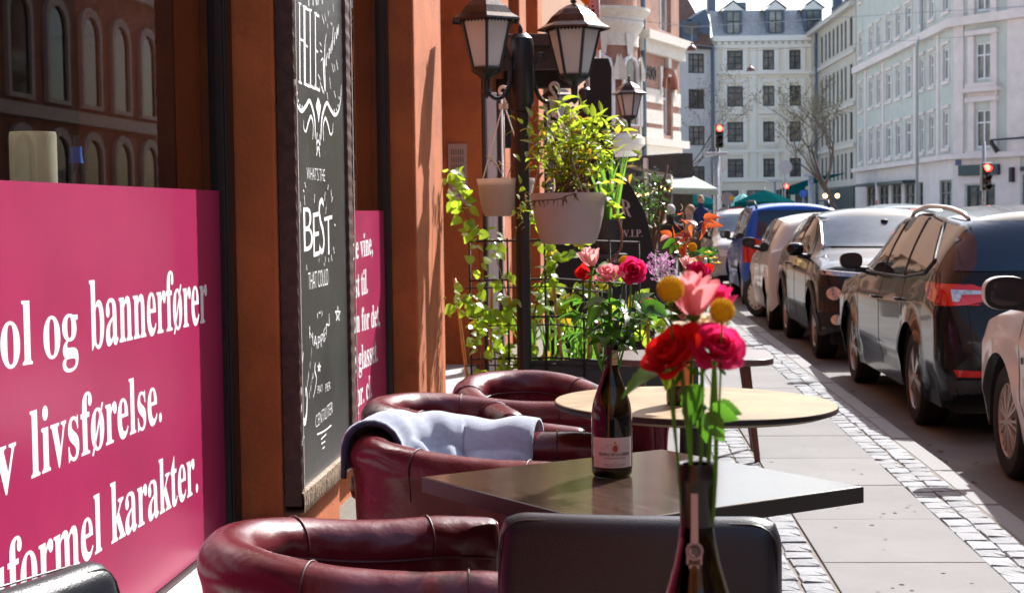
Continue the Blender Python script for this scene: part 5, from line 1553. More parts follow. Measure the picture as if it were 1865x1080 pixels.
for (xa, ya, xb, yb, lab) in ((828, 507, 851, 690, 'leftmost, standing free left of the trellis'), (1003, 470, 1028, 700, 'just right of the lamp post'), (1060, 480, 1098, 560, 'short and leaning behind the roses'), (1078, 560, 1068, 705, 'leaning left under the roses'), (1092, 580, 1086, 705, 'thickest, left of the wine bottle neck'), (1138, 560, 1148, 700, 'right of the wine bottle neck'), (1180, 585, 1181, 640, 'rightmost, short and upright'), (896, 520, 893, 660, 'behind the lamp post')):
    A_ = atd(xa, ya, DT - .06); B_ = atd(xb, yb, DT - .10)
    t = thing('bamboo_cane', 'bamboo cane %s' % lab, 'cane', B_, 0, 'bamboo canes in the planter')
    d = A_ - B_; mb = MB(); pts = [d * q for q in np.linspace(0, 1, 9)]
    mb.tube(pts, [.0103 if i % 3 else .0120 for i in range(9)], 8); mb.build('cane_rod', m_cane, t, True)
def climber(label, paths, nleaf, d0, lms, sz, name='climbing_plant', jit=.06, spread=14, srad=.0035, yel=.04):
    b = atd(paths[0][0][0], paths[0][0][1], d0)
    t = thing(name, label, 'climbing plant', b, 0, 'climbing plants on the trellis'); o = Vector(t.location)
    allp = []
    for P in paths:
        pts = [atd(x, y, d0 + rng.uniform(-jit, jit)) - o for (x, y) in P]
        q = []
        for i in range(len(pts) - 1):
            for k in range(4): q.append(pts[i].lerp(pts[i + 1], k / 4) + Vector((rng.uniform(-.006, .006), rng.uniform(-.006, .006), rng.uniform(-.004, .004))))
        q.append(pts[-1]); allp += q[1:]
        mb = MB(); mb.tube(q, [srad * (1 - .6 * i / len(q)) for i in range(len(q))], 6); mb.build('stem', m_woodstem, t, True)
    for k in range(nleaf):
        p = rng.choice(allp) + Vector((rng.uniform(-1, 1), rng.uniform(-1, 1), rng.uniform(-1, 1))) * spread * d0 / FPX
        d = Vector((rng.uniform(-1, 1), rng.uniform(-1, .2), rng.uniform(-.7, .5)))
        me = lms[2] if (len(lms) > 2 and rng.random() < yel) else lms[rng.randrange(2)]
        inst('leaf', me, t, leafmat4(p, d, rng.uniform(*sz), rng.uniform(-.7, .7), (0, -.5, .7)))
    return t
climber('climbing vine with bright leaves at the left end of the trellis, over the intercom', [[(880, 690), (868, 600), (878, 520), (870, 440), (842, 372), (828, 330), (822, 318)], [(870, 560), (850, 545), (820, 550)], [(875, 600), (905, 570), (925, 545)]], 125, 10.2, lm_vine, (.052, .088), jit=.1, srad=.0055)
climber('climbing vine spreading over the middle of the trellis behind the lamp post', [[(905, 690), (900, 620), (915, 590), (930, 560), (905, 470), (890, 430)], [(945, 690), (975, 560), (990, 500), (1000, 450), (985, 400), (950, 380)], [(985, 520), (1020, 470), (1060, 445)], [(900, 640), (930, 650), (920, 680)]], 170, 10.35, lm_vine, (.050, .086), jit=.1, srad=.0055)
climber('climbing vine and yellow leaves at the right of the trellis', [[(1010, 690), (1020, 600), (1030, 540), (1080, 520), (1120, 500)], [(1060, 600), (1120, 560), (1190, 590)], [(1130, 700), (1170, 620), (1190, 560), (1160, 540)], [(1030, 560), (1000, 530), (985, 570)]], 190, 10.5, lm_vine, (.055, .095), yel=.14, jit=.1, srad=.0055)
climber('dark leaved shrub low at the right end of the planter', [[(1120, 700), (1140, 620), (1170, 560)], [(1150, 700), (1190, 640), (1210, 600)], [(1110, 690), (1090, 620), (1100, 560)]], 120, 10.7, lm_dark, (.048, .085), jit=.1)
climber('tall rose bush with red young leaves behind the round table bouquet', [[(1262, 560), (1258, 470), (1248, 430), (1242, 390), (1240, 372)], [(1255, 450), (1265, 420), (1275, 405), (1290, 402)], [(1250, 470), (1235, 450), (1228, 430)]], 26, 6.6, lm_red, (.045, .075), 'rose_bush', spread=10)
climber('green lower leaves of the tall rose bush', [[(1262, 560), (1256, 470), (1240, 440), (1226, 430)], [(1262, 480), (1290, 460), (1300, 450)]], 26, 6.62, lm_rose, (.04, .065), 'rose_bush', spread=12)
# irises / grass blades
def blades(label, base_px, d, n, spread, h, name='iris_clump'):
    b = atd(base_px[0], base_px[1], d)
    t = thing(name, label, 'plant', b, 0, 'blade leaved plants'); 
    for k in range(n):
        x = rng.uniform(-spread, spread); a = rng.gauss(0, .22); hh = h * rng.uniform(.6, 1.1); y0_ = rng.uniform(-.05, .05)
        w_ = rng.uniform(.006, .011)
        pts = [Vector((x + math.sin(a) * hh * q ** 1.3, y0_ + rng.uniform(-.004, .004) + .08 * q * q * (1 if k % 2 else -1), hh * q - .12 * abs(a) * q ** 3)) for q in np.linspace(0, 1, 7)]
        mb = MB(); vs = []
        for i, p in enumerate(pts):
            ww = w_ * (1 - (i / 6) ** 2.2) + .0006; vs += [p + Vector((-ww, 0, 0)), p + Vector((0, .004, 0)), p + Vector((ww, 0, 0))]
        mb.add(vs, [(i * 3 + j, i * 3 + j + 1, i * 3 + j + 4, i * 3 + j + 3) for i in range(6) for j in (0, 1)]); mb.build('blade', m_blade, t, True)
    return t
blades('clump of iris blades in the planter right of the lamp post', (975, 660), DT, 18, .10, .40)
blades('clump of iris blades in the middle of the planter', (1045, 655), DT, 26, .14, .42)
gp = pot('grey_pot', 'dark grey square-rimmed pot holding grass blades beside the larger white pot', atd(1110, 462, 11.4), 24 * 11.4 / FPX, 19 * 11.4 / FPX, 62 * 11.4 / FPX, m_darkplastic)
blades('long grass blades growing from the dark grey pot', (1110, 405), 11.4, 24, .06, .53, 'grass_plant')
# stand that carries the grey pot
std = thing('plant_stand', 'dark plant stand carrying the grey pot behind the trellis', 'plant stand', (gp.location.x, gp.location.y, 0), 0)
mb = MB(); zt3 = gp.location.z; mb.box(-.12, .12, -.12, .12, zt3 - .025, zt3 - .001); mb.build('shelf', m_darkplastic, std, bevel=.003)
for x in (-.1, .1):
    for y in (-.1, .1):
        mb = MB(); mb.tube([(x, y, 0), (x, y, zt3 - .026)], .01, 6); mb.build('leg', m_darkplastic, std, True)
# ------------------------------------------------ bottle shaped black sign
DS = 14.0; k = DS / FPX
cxs = 1094
sb = thing('bottle_sign', 'tall black board cut like a wine bottle with pale bar lettering', 'signboard', (atd(cxs, 500, DS).x, DS, 0), R(-4))
o_ = Vector(sb.location)
def sp_(px, py): p = atd(px, py, DS) - o_; return (p.x, p.z)
right = [(1192, 860), (1196, 520), (1190, 450), (1176, 390), (1152, 342), (1130, 310), (1118, 280), (1114, 240), (1114, 125), (1108, 107)]
pts = [sp_(x, y) for x, y in right] + [sp_(2 * cxs - x, y) for x, y in right[::-1]]
pts[0] = (pts[0][0], .02); pts[-1] = (pts[-1][0], .02)
mb = MB(); mb.prism(pts[::-1], 1, -.012, .012); mb.build('board', m_blackboard, sb, bevel=.003)
mb = MB()
def stext(s, xl, yl, xr, yr, h):
    a = sp_(xl, yl); b = sp_(xr, yr); put_text(mb, s, (a[0], -.0135, a[1]), (b[0], -.0135, b[1]), Vector((0, 0, h * k / .69)), 'serif', .0)
stext('V', 1045, 372, 1064, 380, 28); stext('I', 1068, 382, 1075, 384, 28); stext('N', 1080, 384, 1102, 386, 28); stext('B', 1106, 386, 1120, 388, 28)
stext('A', 1113, 388, 1131, 392, 27); stext('R', 1130, 388, 1150, 396, 27)
stext('V.I.P.', 1135, 432, 1170, 431, 13); stext('i', 1123, 432, 1128, 432, 13)
stext('menu', 1105, 478, 1142, 478, 10)
build_letters(mb, m_signpink, sb, .08)
mb = MB(); mb.box(-.3, .3, .014, .3, 0, .05); mb.build('foot', m_blackboard, sb, bevel=.004)
# ================================================================== CARS
def paint(n, c, metal=0.0, rough=0.28, coat=1.0):
    return mat(n, c, rough, metal=metal, var=0.03, coat=coat * .55, rvar=0, vscale=3, spec=.12)
m_pblack = paint('car_paint_black', (.008, .0085, .010), .0, .2)
m_pgrey = paint('car_paint_dark_grey', (.020, .018, .019), .1, .3)
m_pwhite = paint('car_paint_white', (.68, .68, .67))
m_pbeige = paint('car_paint_pale', (.52, .51, .48))
m_pblue = paint('car_paint_blue', (.012, .085, .42))
m_psilver = paint('car_paint_silver', (.34, .33, .32), .6, .3)
m_pteal = paint('car_paint_teal', (.02, .055, .075), .3)
m_pgreen = paint('car_paint_green', (.03, .30, .20))
m_cglass = mat('car_glass', (.010, .013, .015), .03, var=.0, rvar=0, spec=.28)
m_cglass2 = mat('car_glass_blue_tint', (.010, .024, .055), .04, var=.0, rvar=0, spec=.5)
m_wscreen = mat('windscreen_glass', (.07, .10, .14), .05, var=.4, vscale=2, rvar=0, spec=.35)
m_tyre = mat('tyre_rubber', (.016, .016, .016), .85, bump=.3, bscale=120)
m_rim = mat('alloy_rim', (.42, .41, .40), .32, metal=.75, var=.1)
m_cover = mat('plastic_wheel_cover', (.50, .48, .45), .4, metal=.2, var=.1)
m_cladding = mat('black_cladding', (.020, .020, .021), .6, bump=.2, bscale=200)
m_redlens = mat('red_tail_lens', (.50, .012, .010), .12, var=.15, vscale=30, coat=.8, rvar=0)
m_redlit = mat('red_lamp_lit', (.6, .02, .01), .2, emit=(1, .05, .03), estr=3.0)
m_clearlens = mat('clear_lens', (.50, .50, .50), .12, var=.5, vscale=40, coat=1, metal=.5, rvar=0)
m_plate = mat('number_plate', (.7, .7, .7), .5)
m_mirror = mat('mirror_glass', (.07, .08, .09), .05, metal=.6, var=.02, rvar=0)
def ip(x, table):
    xs = [p[0] for p in table]; ys = [p[1] for p in table]
    return float(np.interp(x, xs, ys))
def smooth_ip(x, table, w=.10):
    return sum(ip(x + d * w, table) * g for d, g in ((-1, .15), (-.5, .22), (0, .26), (.5, .22), (1, .15)))
def make_car(label, loc, rot, sp):
    """x forward, y left, z up; sp = dict of shape numbers"""
    t = thing('parked_car' if not sp.get('moving') else 'car', label, 'car', loc, rot, sp.get('group', 'cars parked along the kerb'))
    P = sp['paint']; W = sp['W'] / 2; L0, L1 = sp['rear'], sp['front']      # x of rear / front ends (rear negative)
    top, belt = sp['top'], sp['belt']
    wr, xr_, xf_ = sp['wr'], sp['xr'], sp['xf']      # wheel radius, axle x
    ar = wr + .055
    sill = sp.get('sill', .22)
    # stations
    xs = [L0 + .001, L0 + .012, L0 + .03, L0 + .06, L0 + .10] + list(np.arange(L0 + .14, L1 - .13, .045)) + [L1 - .10, L1 - .06, L1 - .03, L1 - .012, L1 - .001]
    for xa in (xr_, xf_):
        xs += [xa + ar * c for c in (-1.02, -.995, -.97, -.92, -.85, .85, .92, .97, .995, 1.02)]
    xs = sorted(xs)
    NR = 34
    def endk(x):
        a = min(1, (x - L0) / .28); b = min(1, (L1 - x) / .42)
        return max(0, a), max(0, b)
    roofw = sp['roofw']
    rows = []
    def ring(x):
        ka, kb_ = endk(x)
        hw = W * (1 - (1 - ka) ** 2.4 * .14) * (1 - (1 - kb_) ** 2.4 * .20)
        zt_ = smooth_ip(x, top, sp.get('sm', .10)); zb_ = min(smooth_ip(x, belt, .12), zt_ - .012)
        zl = sill + .10 * (1 - ka) ** 2 + .06 * (1 - kb_) ** 2
        arch = False
        for xa in (xr_, xf_):
            if abs(x - xa) < ar: zl = max(zl, wr + math.sqrt(ar * ar - (x - xa) ** 2)); arch = True
        zl = min(zl, zb_ - .03)
        out = []
        # lower side
        H = zb_ - sill
        n1 = 16
        for k in range(n1):
            q = k / (n1 - 1); z = zl + (zb_ - zl) * q
            f = (z - sill) / max(.05, H)
            bulge = 1 - .055 * max(0, .35 - f) / .35 - .045 * max(0, f - .72) ** 1.5 / .28 ** 1.5
            crease = .007 * math.exp(-((f - .80) / .035) ** 2) - .008 * math.exp(-((f - .22) / .09) ** 2)
            flare = 0
            for xa in (xr_, xf_):
                dd = math.hypot(x - xa, z - wr)
                if dd < ar + .14: flare = max(flare, .022 * (1 - max(0, dd - ar) / .14) ** 1.3)
            out.append((hw * (bulge) + (crease + flare - .018) * min(ka, kb_), z))
        # greenhouse
        zr = zt_
        cab = zr - zb_
        ysh = out[-1][0]
        rw = W * smooth_ip(x, roofw, .15) if cab > .12 else hw * .80
        rw = min(rw, ysh - .02)
        ze = zr - min(.075, cab * .45) if cab > .05 else zr - .006
        n2 = 9
        for k in range(1, n2 + 1):
            q = k / n2
            out.append((ysh + (rw - ysh) * q ** 1.15 + .012 * math.sin(math.pi * q) * min(1, cab / .3), zb_ + (ze - zb_) * q))
        n3 = 9
        for k in range(1, n3 + 1):
            q = k / n3; y = rw * (1 - q)
            out.append((y, ze + (zr - ze) * (1 - (1 - q) ** 2.4)))
        pts = []
        eb = .17 * (1 - kb_) ** 1.2; ea = .10 * (1 - ka) ** 1.2
        for (y, z) in out:
            f = (abs(y) / W) ** 2.6
            pts.append((x - eb * f + ea * f, y, z))
        return pts
    rows = [ring(x) for x in xs]
    n = len(rows[0])
    mb = MB()
    vs = []
    for r in rows:
        vs += [Vector(p) for p in r] + [Vector((p[0], -p[1], p[2])) for p in r[-2::-1]]
    k = 2 * n - 1
    fs = [(i * k + j, (i + 1) * k + j, (i + 1) * k + j + 1, i * k + j + 1) for i in range(len(rows) - 1) for j in range(k - 1)]
    fs.append(tuple(range(k))); fs.append(tuple(range((len(rows) - 1) * k, len(rows) * k))[::-1])
    mb.add(vs, fs)
    body = mb.build('body', P, t, True, 38)
    bm = bmesh.new(); bm.from_mesh(body.data); bmesh.ops.recalc_face_normals(bm, faces=bm.faces[:]); 
    bmesh.ops.triangulate(bm, faces=[f for f in bm.faces if len(f.verts) > 4])
    bm.to_mesh(body.data); 
    bvh = BVHTree.FromBMesh(bm); bm.free()
    def cast(view, a, b, off):
        """view 'L'/'R': a=x,b=z ; 'F'/'B': a=y,b=z ; 'T': a=x,b=y"""
        if view in 'LR': s_ = 1 if view == 'L' else -1; o, d = Vector((a, 3 * s_, b)), Vector((0, -s_, 0))
        elif view in 'FB': s_ = 1 if view == 'F' else -1; o, d = Vector((5 * s_, a, b)), Vector((-s_, 0, 0))
        else: o, d = Vector((a, b, 4)), Vector((0, 0, -1))
        h = bvh.ray_cast(o, d)
        if h[0] is None: return None
        nn = h[1] if h[1].dot(d) < 0 else -h[1]
        return h[0] + nn * off - d * off * .5
    def patch(name, view, poly, m, off=.004, res=.05, parent=t, label=None, thick=.0):
        bm = bmesh.new()
        vv = [bm.verts.new((p[0], p[1], 0)) for p in poly]
        f = bm.faces.new(vv)
        bmesh.ops.triangulate(bm, faces=[f])
        for _ in range(5):
            es = [e for e in bm.edges if e.calc_length() > res]
            if not es: break
            bmesh.ops.subdivide_edges(bm, edges=es, cuts=1, use_grid_fill=False)
            bmesh.ops.triangulate(bm, faces=[f for f in bm.faces if len(f.verts) > 3])
        bm.verts.index_update()
        cs = {}
        for v in bm.verts: cs[v] = cast(view, v.co.x, v.co.y, off)
        bad = [v for v in bm.verts if cs[v] is None]
        for v in bm.verts:
            if cs[v] is not None: v.co = cs[v]
        if bad: bmesh.ops.delete(bm, geom=bad, context='VERTS')
        # drop torn faces
        lim = res * 6
        torn = [f for f in bm.faces if max(e.calc_length() for e in f.edges) > lim]
        if torn: bmesh.ops.delete(bm, geom=torn, context='FACES')
        me = bpy.data.meshes.new(name); bm.to_mesh(me); bm.free()
        me.materials.append(m); me.polygons.foreach_set('use_smooth', [True] * len(me.polygons))
        o = bpy.data.objects.new(name, me); COL.objects.link(o); o.parent = parent
        # make normals face outward
        bm = bmesh.new(); bm.from_mesh(me); bmesh.ops.recalc_face_normals(bm, faces=bm.faces[:])
        if len(bm.faces):
            d = {'L': Vector((0, 1, 0)), 'R': Vector((0, -1, 0)), 'F': Vector((1, 0, 0)), 'B': Vector((-1, 0, 0)), 'T': Vector((0, 0, 1))}[view]
            if sum((f.normal.dot(d) for f in bm.faces)) < 0: bmesh.ops.reverse_faces(bm, faces=bm.faces[:])
        bm.to_mesh(me); bm.free()
        if label: o['label'] = label
        return o
    def line(name, view, pts, rad, m, off=.001, parent=t, step=.04):
        q = []
        for i in range(len(pts) - 1):
            a, b = pts[i], pts[i + 1]; L_ = math.hypot(b[0] - a[0], b[1] - a[1]); nn = max(1, int(L_ / step))
            for k_ in range(nn): q.append((a[0] + (b[0] - a[0]) * k_ / nn, a[1] + (b[1] - a[1]) * k_ / nn))
        q.append(pts[-1])
        w_ = [cast(view, a, b, off) for a, b in q]; w_ = [p for p in w_ if p is not None]
        if len(w_) < 2: return None
        mb = MB(); mb.tube(w_, rad, 5); return mb.build(name, m, parent, True)
    sides = sp.get('sides', 'LR')
    for sd_ in sides:
        for poly in sp['side_windows']:
            patch('window', sd_, poly, sp.get('glass', m_cglass), .004)
        for ln in sp.get('window_trim', []): line('window_trim', sd_, ln, .009, sp.get('trimm', m_cladding), .003)
        for ln in sp.get('seams', []): line('door_seam', sd_, ln, .0050, m_tyre, -.0015)
        for (hx, hz) in sp.get('handles', []):
            c = cast(sd_, hx, hz, .012)
            if c:
                s_ = 1 if sd_ == 'L' else -1
                mb = MB(); mb.tube([c + Vector((-.09, -.012 * s_, 0)), c + Vector((-.06, .012 * s_, .004)), c + Vector((.05, .016 * s_, .004)), c + Vector((.09, -.012 * s_, 0))], [.006, .012, .013, .008], 8); mb.build('door_handle', P, t, True)
        for poly, m_, nm in sp.get('side_patches', []): patch(nm, sd_, poly, m_, .005, .04)
        mx, mz = sp['mirror']; s_ = 1 if sd_ == 'L' else -1
        c = cast(sd_, mx, mz - .04, 0)
        if c:
            mm = MB()
            ctr = c + Vector((0.0, s_ * .135, .07)); mk = sp.get('msc', .78)
            def ell(u, v):
                a = 2 * math.pi * u; b = math.pi * (v - .5); e = lambda q, p: math.copysign(abs(q) ** p, q)
                xx = .085 * e(math.sin(b), .7); rr = max(1e-3, math.cos(b) ** (.55 if xx < 0 else .8))
                if xx < -.045: xx = -.045
                return ctr + Vector((xx, s_ * .115 * mk * e(math.cos(a), .75) * rr, .088 * mk * e(math.sin(a), .75) * rr))
            mm.grid(ell, 24, 12); mo = mm.build('wing_mirror', sp.get('mirrorm', m_cladding), t, True, 50, fix=True)
            mz_ = MB(); mz_.add([ctr + Vector((-.0465, s_ * .112 * mk * math.copysign(abs(math.cos(a)) ** .75, math.cos(a)), .085 * mk * math.copysign(abs(math.sin(a)) ** .75, math.sin(a)))) for a in np.linspace(0, 2 * math.pi, 28, endpoint=False)], [tuple(range(28))]); mz_.build('mirror_bezel', m_tyre, mo)
            mg = MB(); mg.add([ctr + Vector((-.0485, s_ * .090 * mk * math.copysign(abs(math.cos(a)) ** .7, math.cos(a)), .064 * mk * math.copysign(abs(math.sin(a)) ** .7, math.sin(a)))) for a in np.linspace(0, 2 * math.pi, 24, endpoint=False)], [tuple(range(24))]); mg.build('mirror_glass', m_mirror, mo)
            ma = MB(); ma.tube([c + Vector((0, -s_ * .03, -.01)), c + Vector((0, s_ * .06, .0)), ctr + Vector((0, -s_ * .03, -.06))], [.035, .026, .030], 8); ma.build('mirror_arm', m_cladding, mo, True)
    for poly, m_, nm in sp.get('front_patches', []):
        patch(nm, 'F', poly, m_, .005, .05)
    for poly, m_, nm in sp.get('rear_patches', []):
        patch(nm, 'B', poly, m_, .009 if nm == 'reversing_lens' else .005, .04)
    for poly, m_, nm in sp.get('top_patches', []):
        patch(nm, 'T', poly, m_, .005, .06)
    for view, pts, rad, m_, nm in sp.get('lines', []):
        line(nm, view, pts, rad, m_, .002)
    # cladding at arches
    if sp.get('clad'):
        for sd_ in sides:
            for xa in (xr_, xf_):
                s_ = 1 if sd_ == 'L' else -1
                aa = np.linspace(-.12, math.pi + .12, 22)
                patch('arch_cladding', sd_, [(xa + (ar + .004) * math.cos(a), wr + (ar + .004) * math.sin(a)) for a in aa] + [(xa + (ar + .07) * math.cos(a), wr + (ar + .07) * math.sin(a)) for a in aa[::-1]], m_cladding, .010, .05)
    # wells + underbody
    mb = MB()
    for xa in (xr_, xf_):
        for s_ in (-1, 1):
            y0_, y1_ = s_ * (W - .30), s_ * (W - .045)
            M_ = None
            n_ = 20; vs = []
            for yy in (y0_, y1_):
                for k_ in range(n_ + 1):
                    a = math.pi * (1.12 * k_ / n_ - .06); vs.append(Vector((xa + (ar - .004) * math.cos(a), yy, wr + (ar - .004) * math.sin(a))))
            c_i = len(vs); vs.append(Vector((xa, y0_, wr - .1)))
            mb.add(vs, [(k_, k_ + 1, n_ + 1 + k_ + 1, n_ + 1 + k_) for k_ in range(n_)] + [(k_, c_i, k_ + 1) for k_ in range(n_)])
    mb.box(L0 + .25, L1 - .25, -W + .16, W - .16, .17, .30)
    mb.build('wheel_well', m_tyre, t)
    # wheels
    for xa in (xr_, xf_):
        for s_ in (1, -1):
            wl = sp.get('ww', .205)
            yc = s_ * (W - .045 - wl / 2)
            Mw = Matrix.Translation((xa, yc, wr)) @ Matrix.Rotation(-s_ * math.pi / 2, 4, 'X')
            if xa == xf_ and sp.get('steer'): Mw = Matrix.Translation((xa, yc, wr)) @ Matrix.Rotation(sp['steer'], 4, 'Z') @ Matrix.Rotation(-s_ * math.pi / 2, 4, 'X')
            rr = sp.get('rimr', .215); h = wl / 2
            mb = MB(); mb.lathe([(rr - .004, -h + .02), (rr + .01, -h + .004), (wr - .03, -h), (wr - .006, -h + .02), (wr, -h + .04), (wr, h - .04), (wr - .006, h - .02), (wr - .03, h), (rr + .03, h + .002), (rr + .006, h - .004), (rr - .002, h - .015)], 40, M=Mw)
            wo = mb.build('wheel', m_tyre, t, True, 35)
            mb = MB()
            mb.lathe([(rr, h - .012), (rr - .010, h - .006), (rr - .016, h - .02), (rr - .02, h - .09), (.001, h - .10)], 40, M=Mw)
            mb.build('rim_barrel', m_rim if not sp.get('cover') else m_cover, wo, True, 40)
            ns = sp.get('spokes', 5)
            mb = MB()
            if sp.get('cover') == 'disc':
                mb.lathe([(.001, h + .004), (.05, h + .004), (.055, h - .004), (rr * .62, h + .002), (rr * .95, h - .010), (rr * .95, h - .03), (.001, h - .03)], 40, M=Mw)
                spo = mb.build('wheel_cover', m_cover, wo, True, 40)
                for k_ in range(12):
                    a = k_ * 2 * math.pi / 12; mb = MB(); mb.lathe([(.001, h - .002), (.016, h - .002), (.016, h - .012)], 10, (rr * .80 * math.cos(a), rr * .80 * math.sin(a), 0), M=Mw); mb.build('cover_hole', m_tyre, spo)
            else:
                mb.lathe([(.001, h + .002), (.022, h + .002), (.034, h - .004), (.045, h - .02), (.001, h - .03)], 24, M=Mw)
                for k_ in range(ns):
                    a = k_ * 2 * math.pi / ns + .3
                    for tw in ((-.13, .13) if sp.get('double', True) else (0,)):
                        d0, d1 = Vector((math.cos(a), math.sin(a), 0)), Vector((math.cos(a + tw), math.sin(a + tw), 0))
                        sw = sp.get('sw', .017)
                        s0 = Vector((-d1.y, d1.x, 0))
                        A_, B_ = d0 * .03, d1 * (rr - .008)
                        vs = [A_ + s0 * sw * .8 + Vector((0, 0, h - .004)), A_ - s0 * sw * .8 + Vector((0, 0, h - .004)), B_ - s0 * sw + Vector((0, 0, h - .012)), B_ + s0 * sw + Vector((0, 0, h - .012))]
                        vs += [v + Vector((0, 0, -.035)) for v in vs]
                        mb.add([Mw @ v for v in vs], [(0, 1, 2, 3), (0, 4, 5, 1), (1, 5, 6, 2), (2, 6, 7, 3), (3, 7, 4, 0)])
                mb.build('spokes', m_rim if not sp.get('cover') else m_cover, wo)
    for fn in sp.get('extra', []): fn(t, cast, patch, line)
    return t

# ---- black estate (rear towards the camera)
def mir(poly): return [(-p[0], p[1]) for p in poly[::-1]]
est = dict(paint=m_pblack, W=1.82, rear=-2.40, front=2.27, wr=.322, xr=-1.35, xf=1.35, rimr=.222, spokes=5, sill=.21,
    top=[(-2.40, .42), (-2.385, .62), (-2.34, .80), (-2.32, 1.0), (-2.24, 1.14), (-2.00, 1.405), (-1.85, 1.445), (-1.2, 1.475), (-.4, 1.487), (.2, 1.455), (.45, 1.40), (1.12, 1.03), (1.3, .98), (1.9, .90), (2.12, .80), (2.22, .62), (2.27, .40)],
    belt=[(-2.40, .9), (-1.9, 1.03), (-1.0, .985), (.5, .935), (1.1, .93), (2.27, .8)],
    roofw=[(-2.4, .66), (-1.8, .68), (0, .70), (.6, .73), (1.1, .80)],
    side_windows=[[(.86, 1.0), (.38, 1.36), (.02, 1.395), (-.06, .98)], [(-.13, .985), (-.09, 1.397), (-.70, 1.395), (-.93, 1.01)], [(-1.0, 1.015), (-.80, 1.385), (-1.28, 1.35), (-1.72, 1.12), (-1.62, 1.06)]],
    window_trim=[[(.92, .975), (.40, 1.385), (0, 1.42), (-.7, 1.418), (-1.3, 1.372), (-1.78, 1.12), (-1.64, 1.04), (-.9, .985), (.92, .965)], [(-.09, .97), (-.055, 1.40)], [(-.965, 1.0), (-.75, 1.40)]],
    seams=[[(-.08, .96), (-.12, .30)], [(-.98, 1.0), (-1.05, .72)], [(.95, .95), (.88, .55), (.93, .30)]],
    handles=[(-.02, .80), (-.98, .83)], mirror=(.80, 1.02), mirrorm=m_pblack,
    side_patches=[([(-2.37, .985), (-1.86, .998), (-1.74, .978), (-1.95, .885), (-2.37, .855)], m_redlens, 'tail_light')],
    rear_patches=[([(-.76, 1.07), (.76, 1.07), (.66, 1.38), (-.66, 1.38)], m_cglass2, 'rear_window'), ([(.30, .955), (.90, .992), (.90, .855), (.72, .862), (.52, .90)], m_redlens, 'tail_light'), (mir([(.30, .955), (.90, .992), (.90, .855), (.72, .862), (.52, .90)]), m_redlens, 'tail_light'),
        ([(.40, .945), (.80, .955), (.80, .885), (.76, .885), (.74, .925), (.42, .930)], m_clearlens, 'reversing_lens'), ([(.55, .455), (.80, .465), (.78, .42), (.55, .42)], m_redlens, 'rear_reflector'), (mir([(.55, .455), (.80, .465), (.78, .42), (.55, .42)]), m_redlens, 'rear_reflector'), ([(-.84, .40), (.84, .40), (.80, .27), (-.80, .27)], m_cladding, 'bumper_skirt'), ([(-.26, .72), (.26, .72), (.26, .61), (-.26, .61)], m_plate, 'number_plate')],
    top_patches=[], lines=[('B', [(.70, 1.40), (.72, 1.0), (.70, .82), (.69, .60), (.62, .52), (0, .50)], .004, m_tyre, 'tailgate_seam')], sides='LR')
def rails(t, cast, patch, line):
    for s_ in (1, -1):
        pts = [cast('T', x, s_ * .575, .004 + .034 * math.sin(math.pi * i / 14) ** .4) for i, x in enumerate(np.linspace(.25, -1.72, 15))]
        pts = [p for p in pts if p]
        mb = MB(); mb.tube(pts, [.012] + [.017] * (len(pts) - 2) + [.012], 8); mb.build('roof_rail', m_pblack if False else m_chrome2, t, True)
m_chrome2 = mat('satin_roof_rail', (.55, .54, .52), .35, metal=.8)
est['extra'] = [rails]
def place(u, v): p = st(u, v, ROADZ); return p
HR = math.pi / 2 + SROT          # heading away from the camera
make_car('shiny black estate car with red wraparound tail lights, rear towards the camera', place(2.06 + .91, 12.30), HR, est)
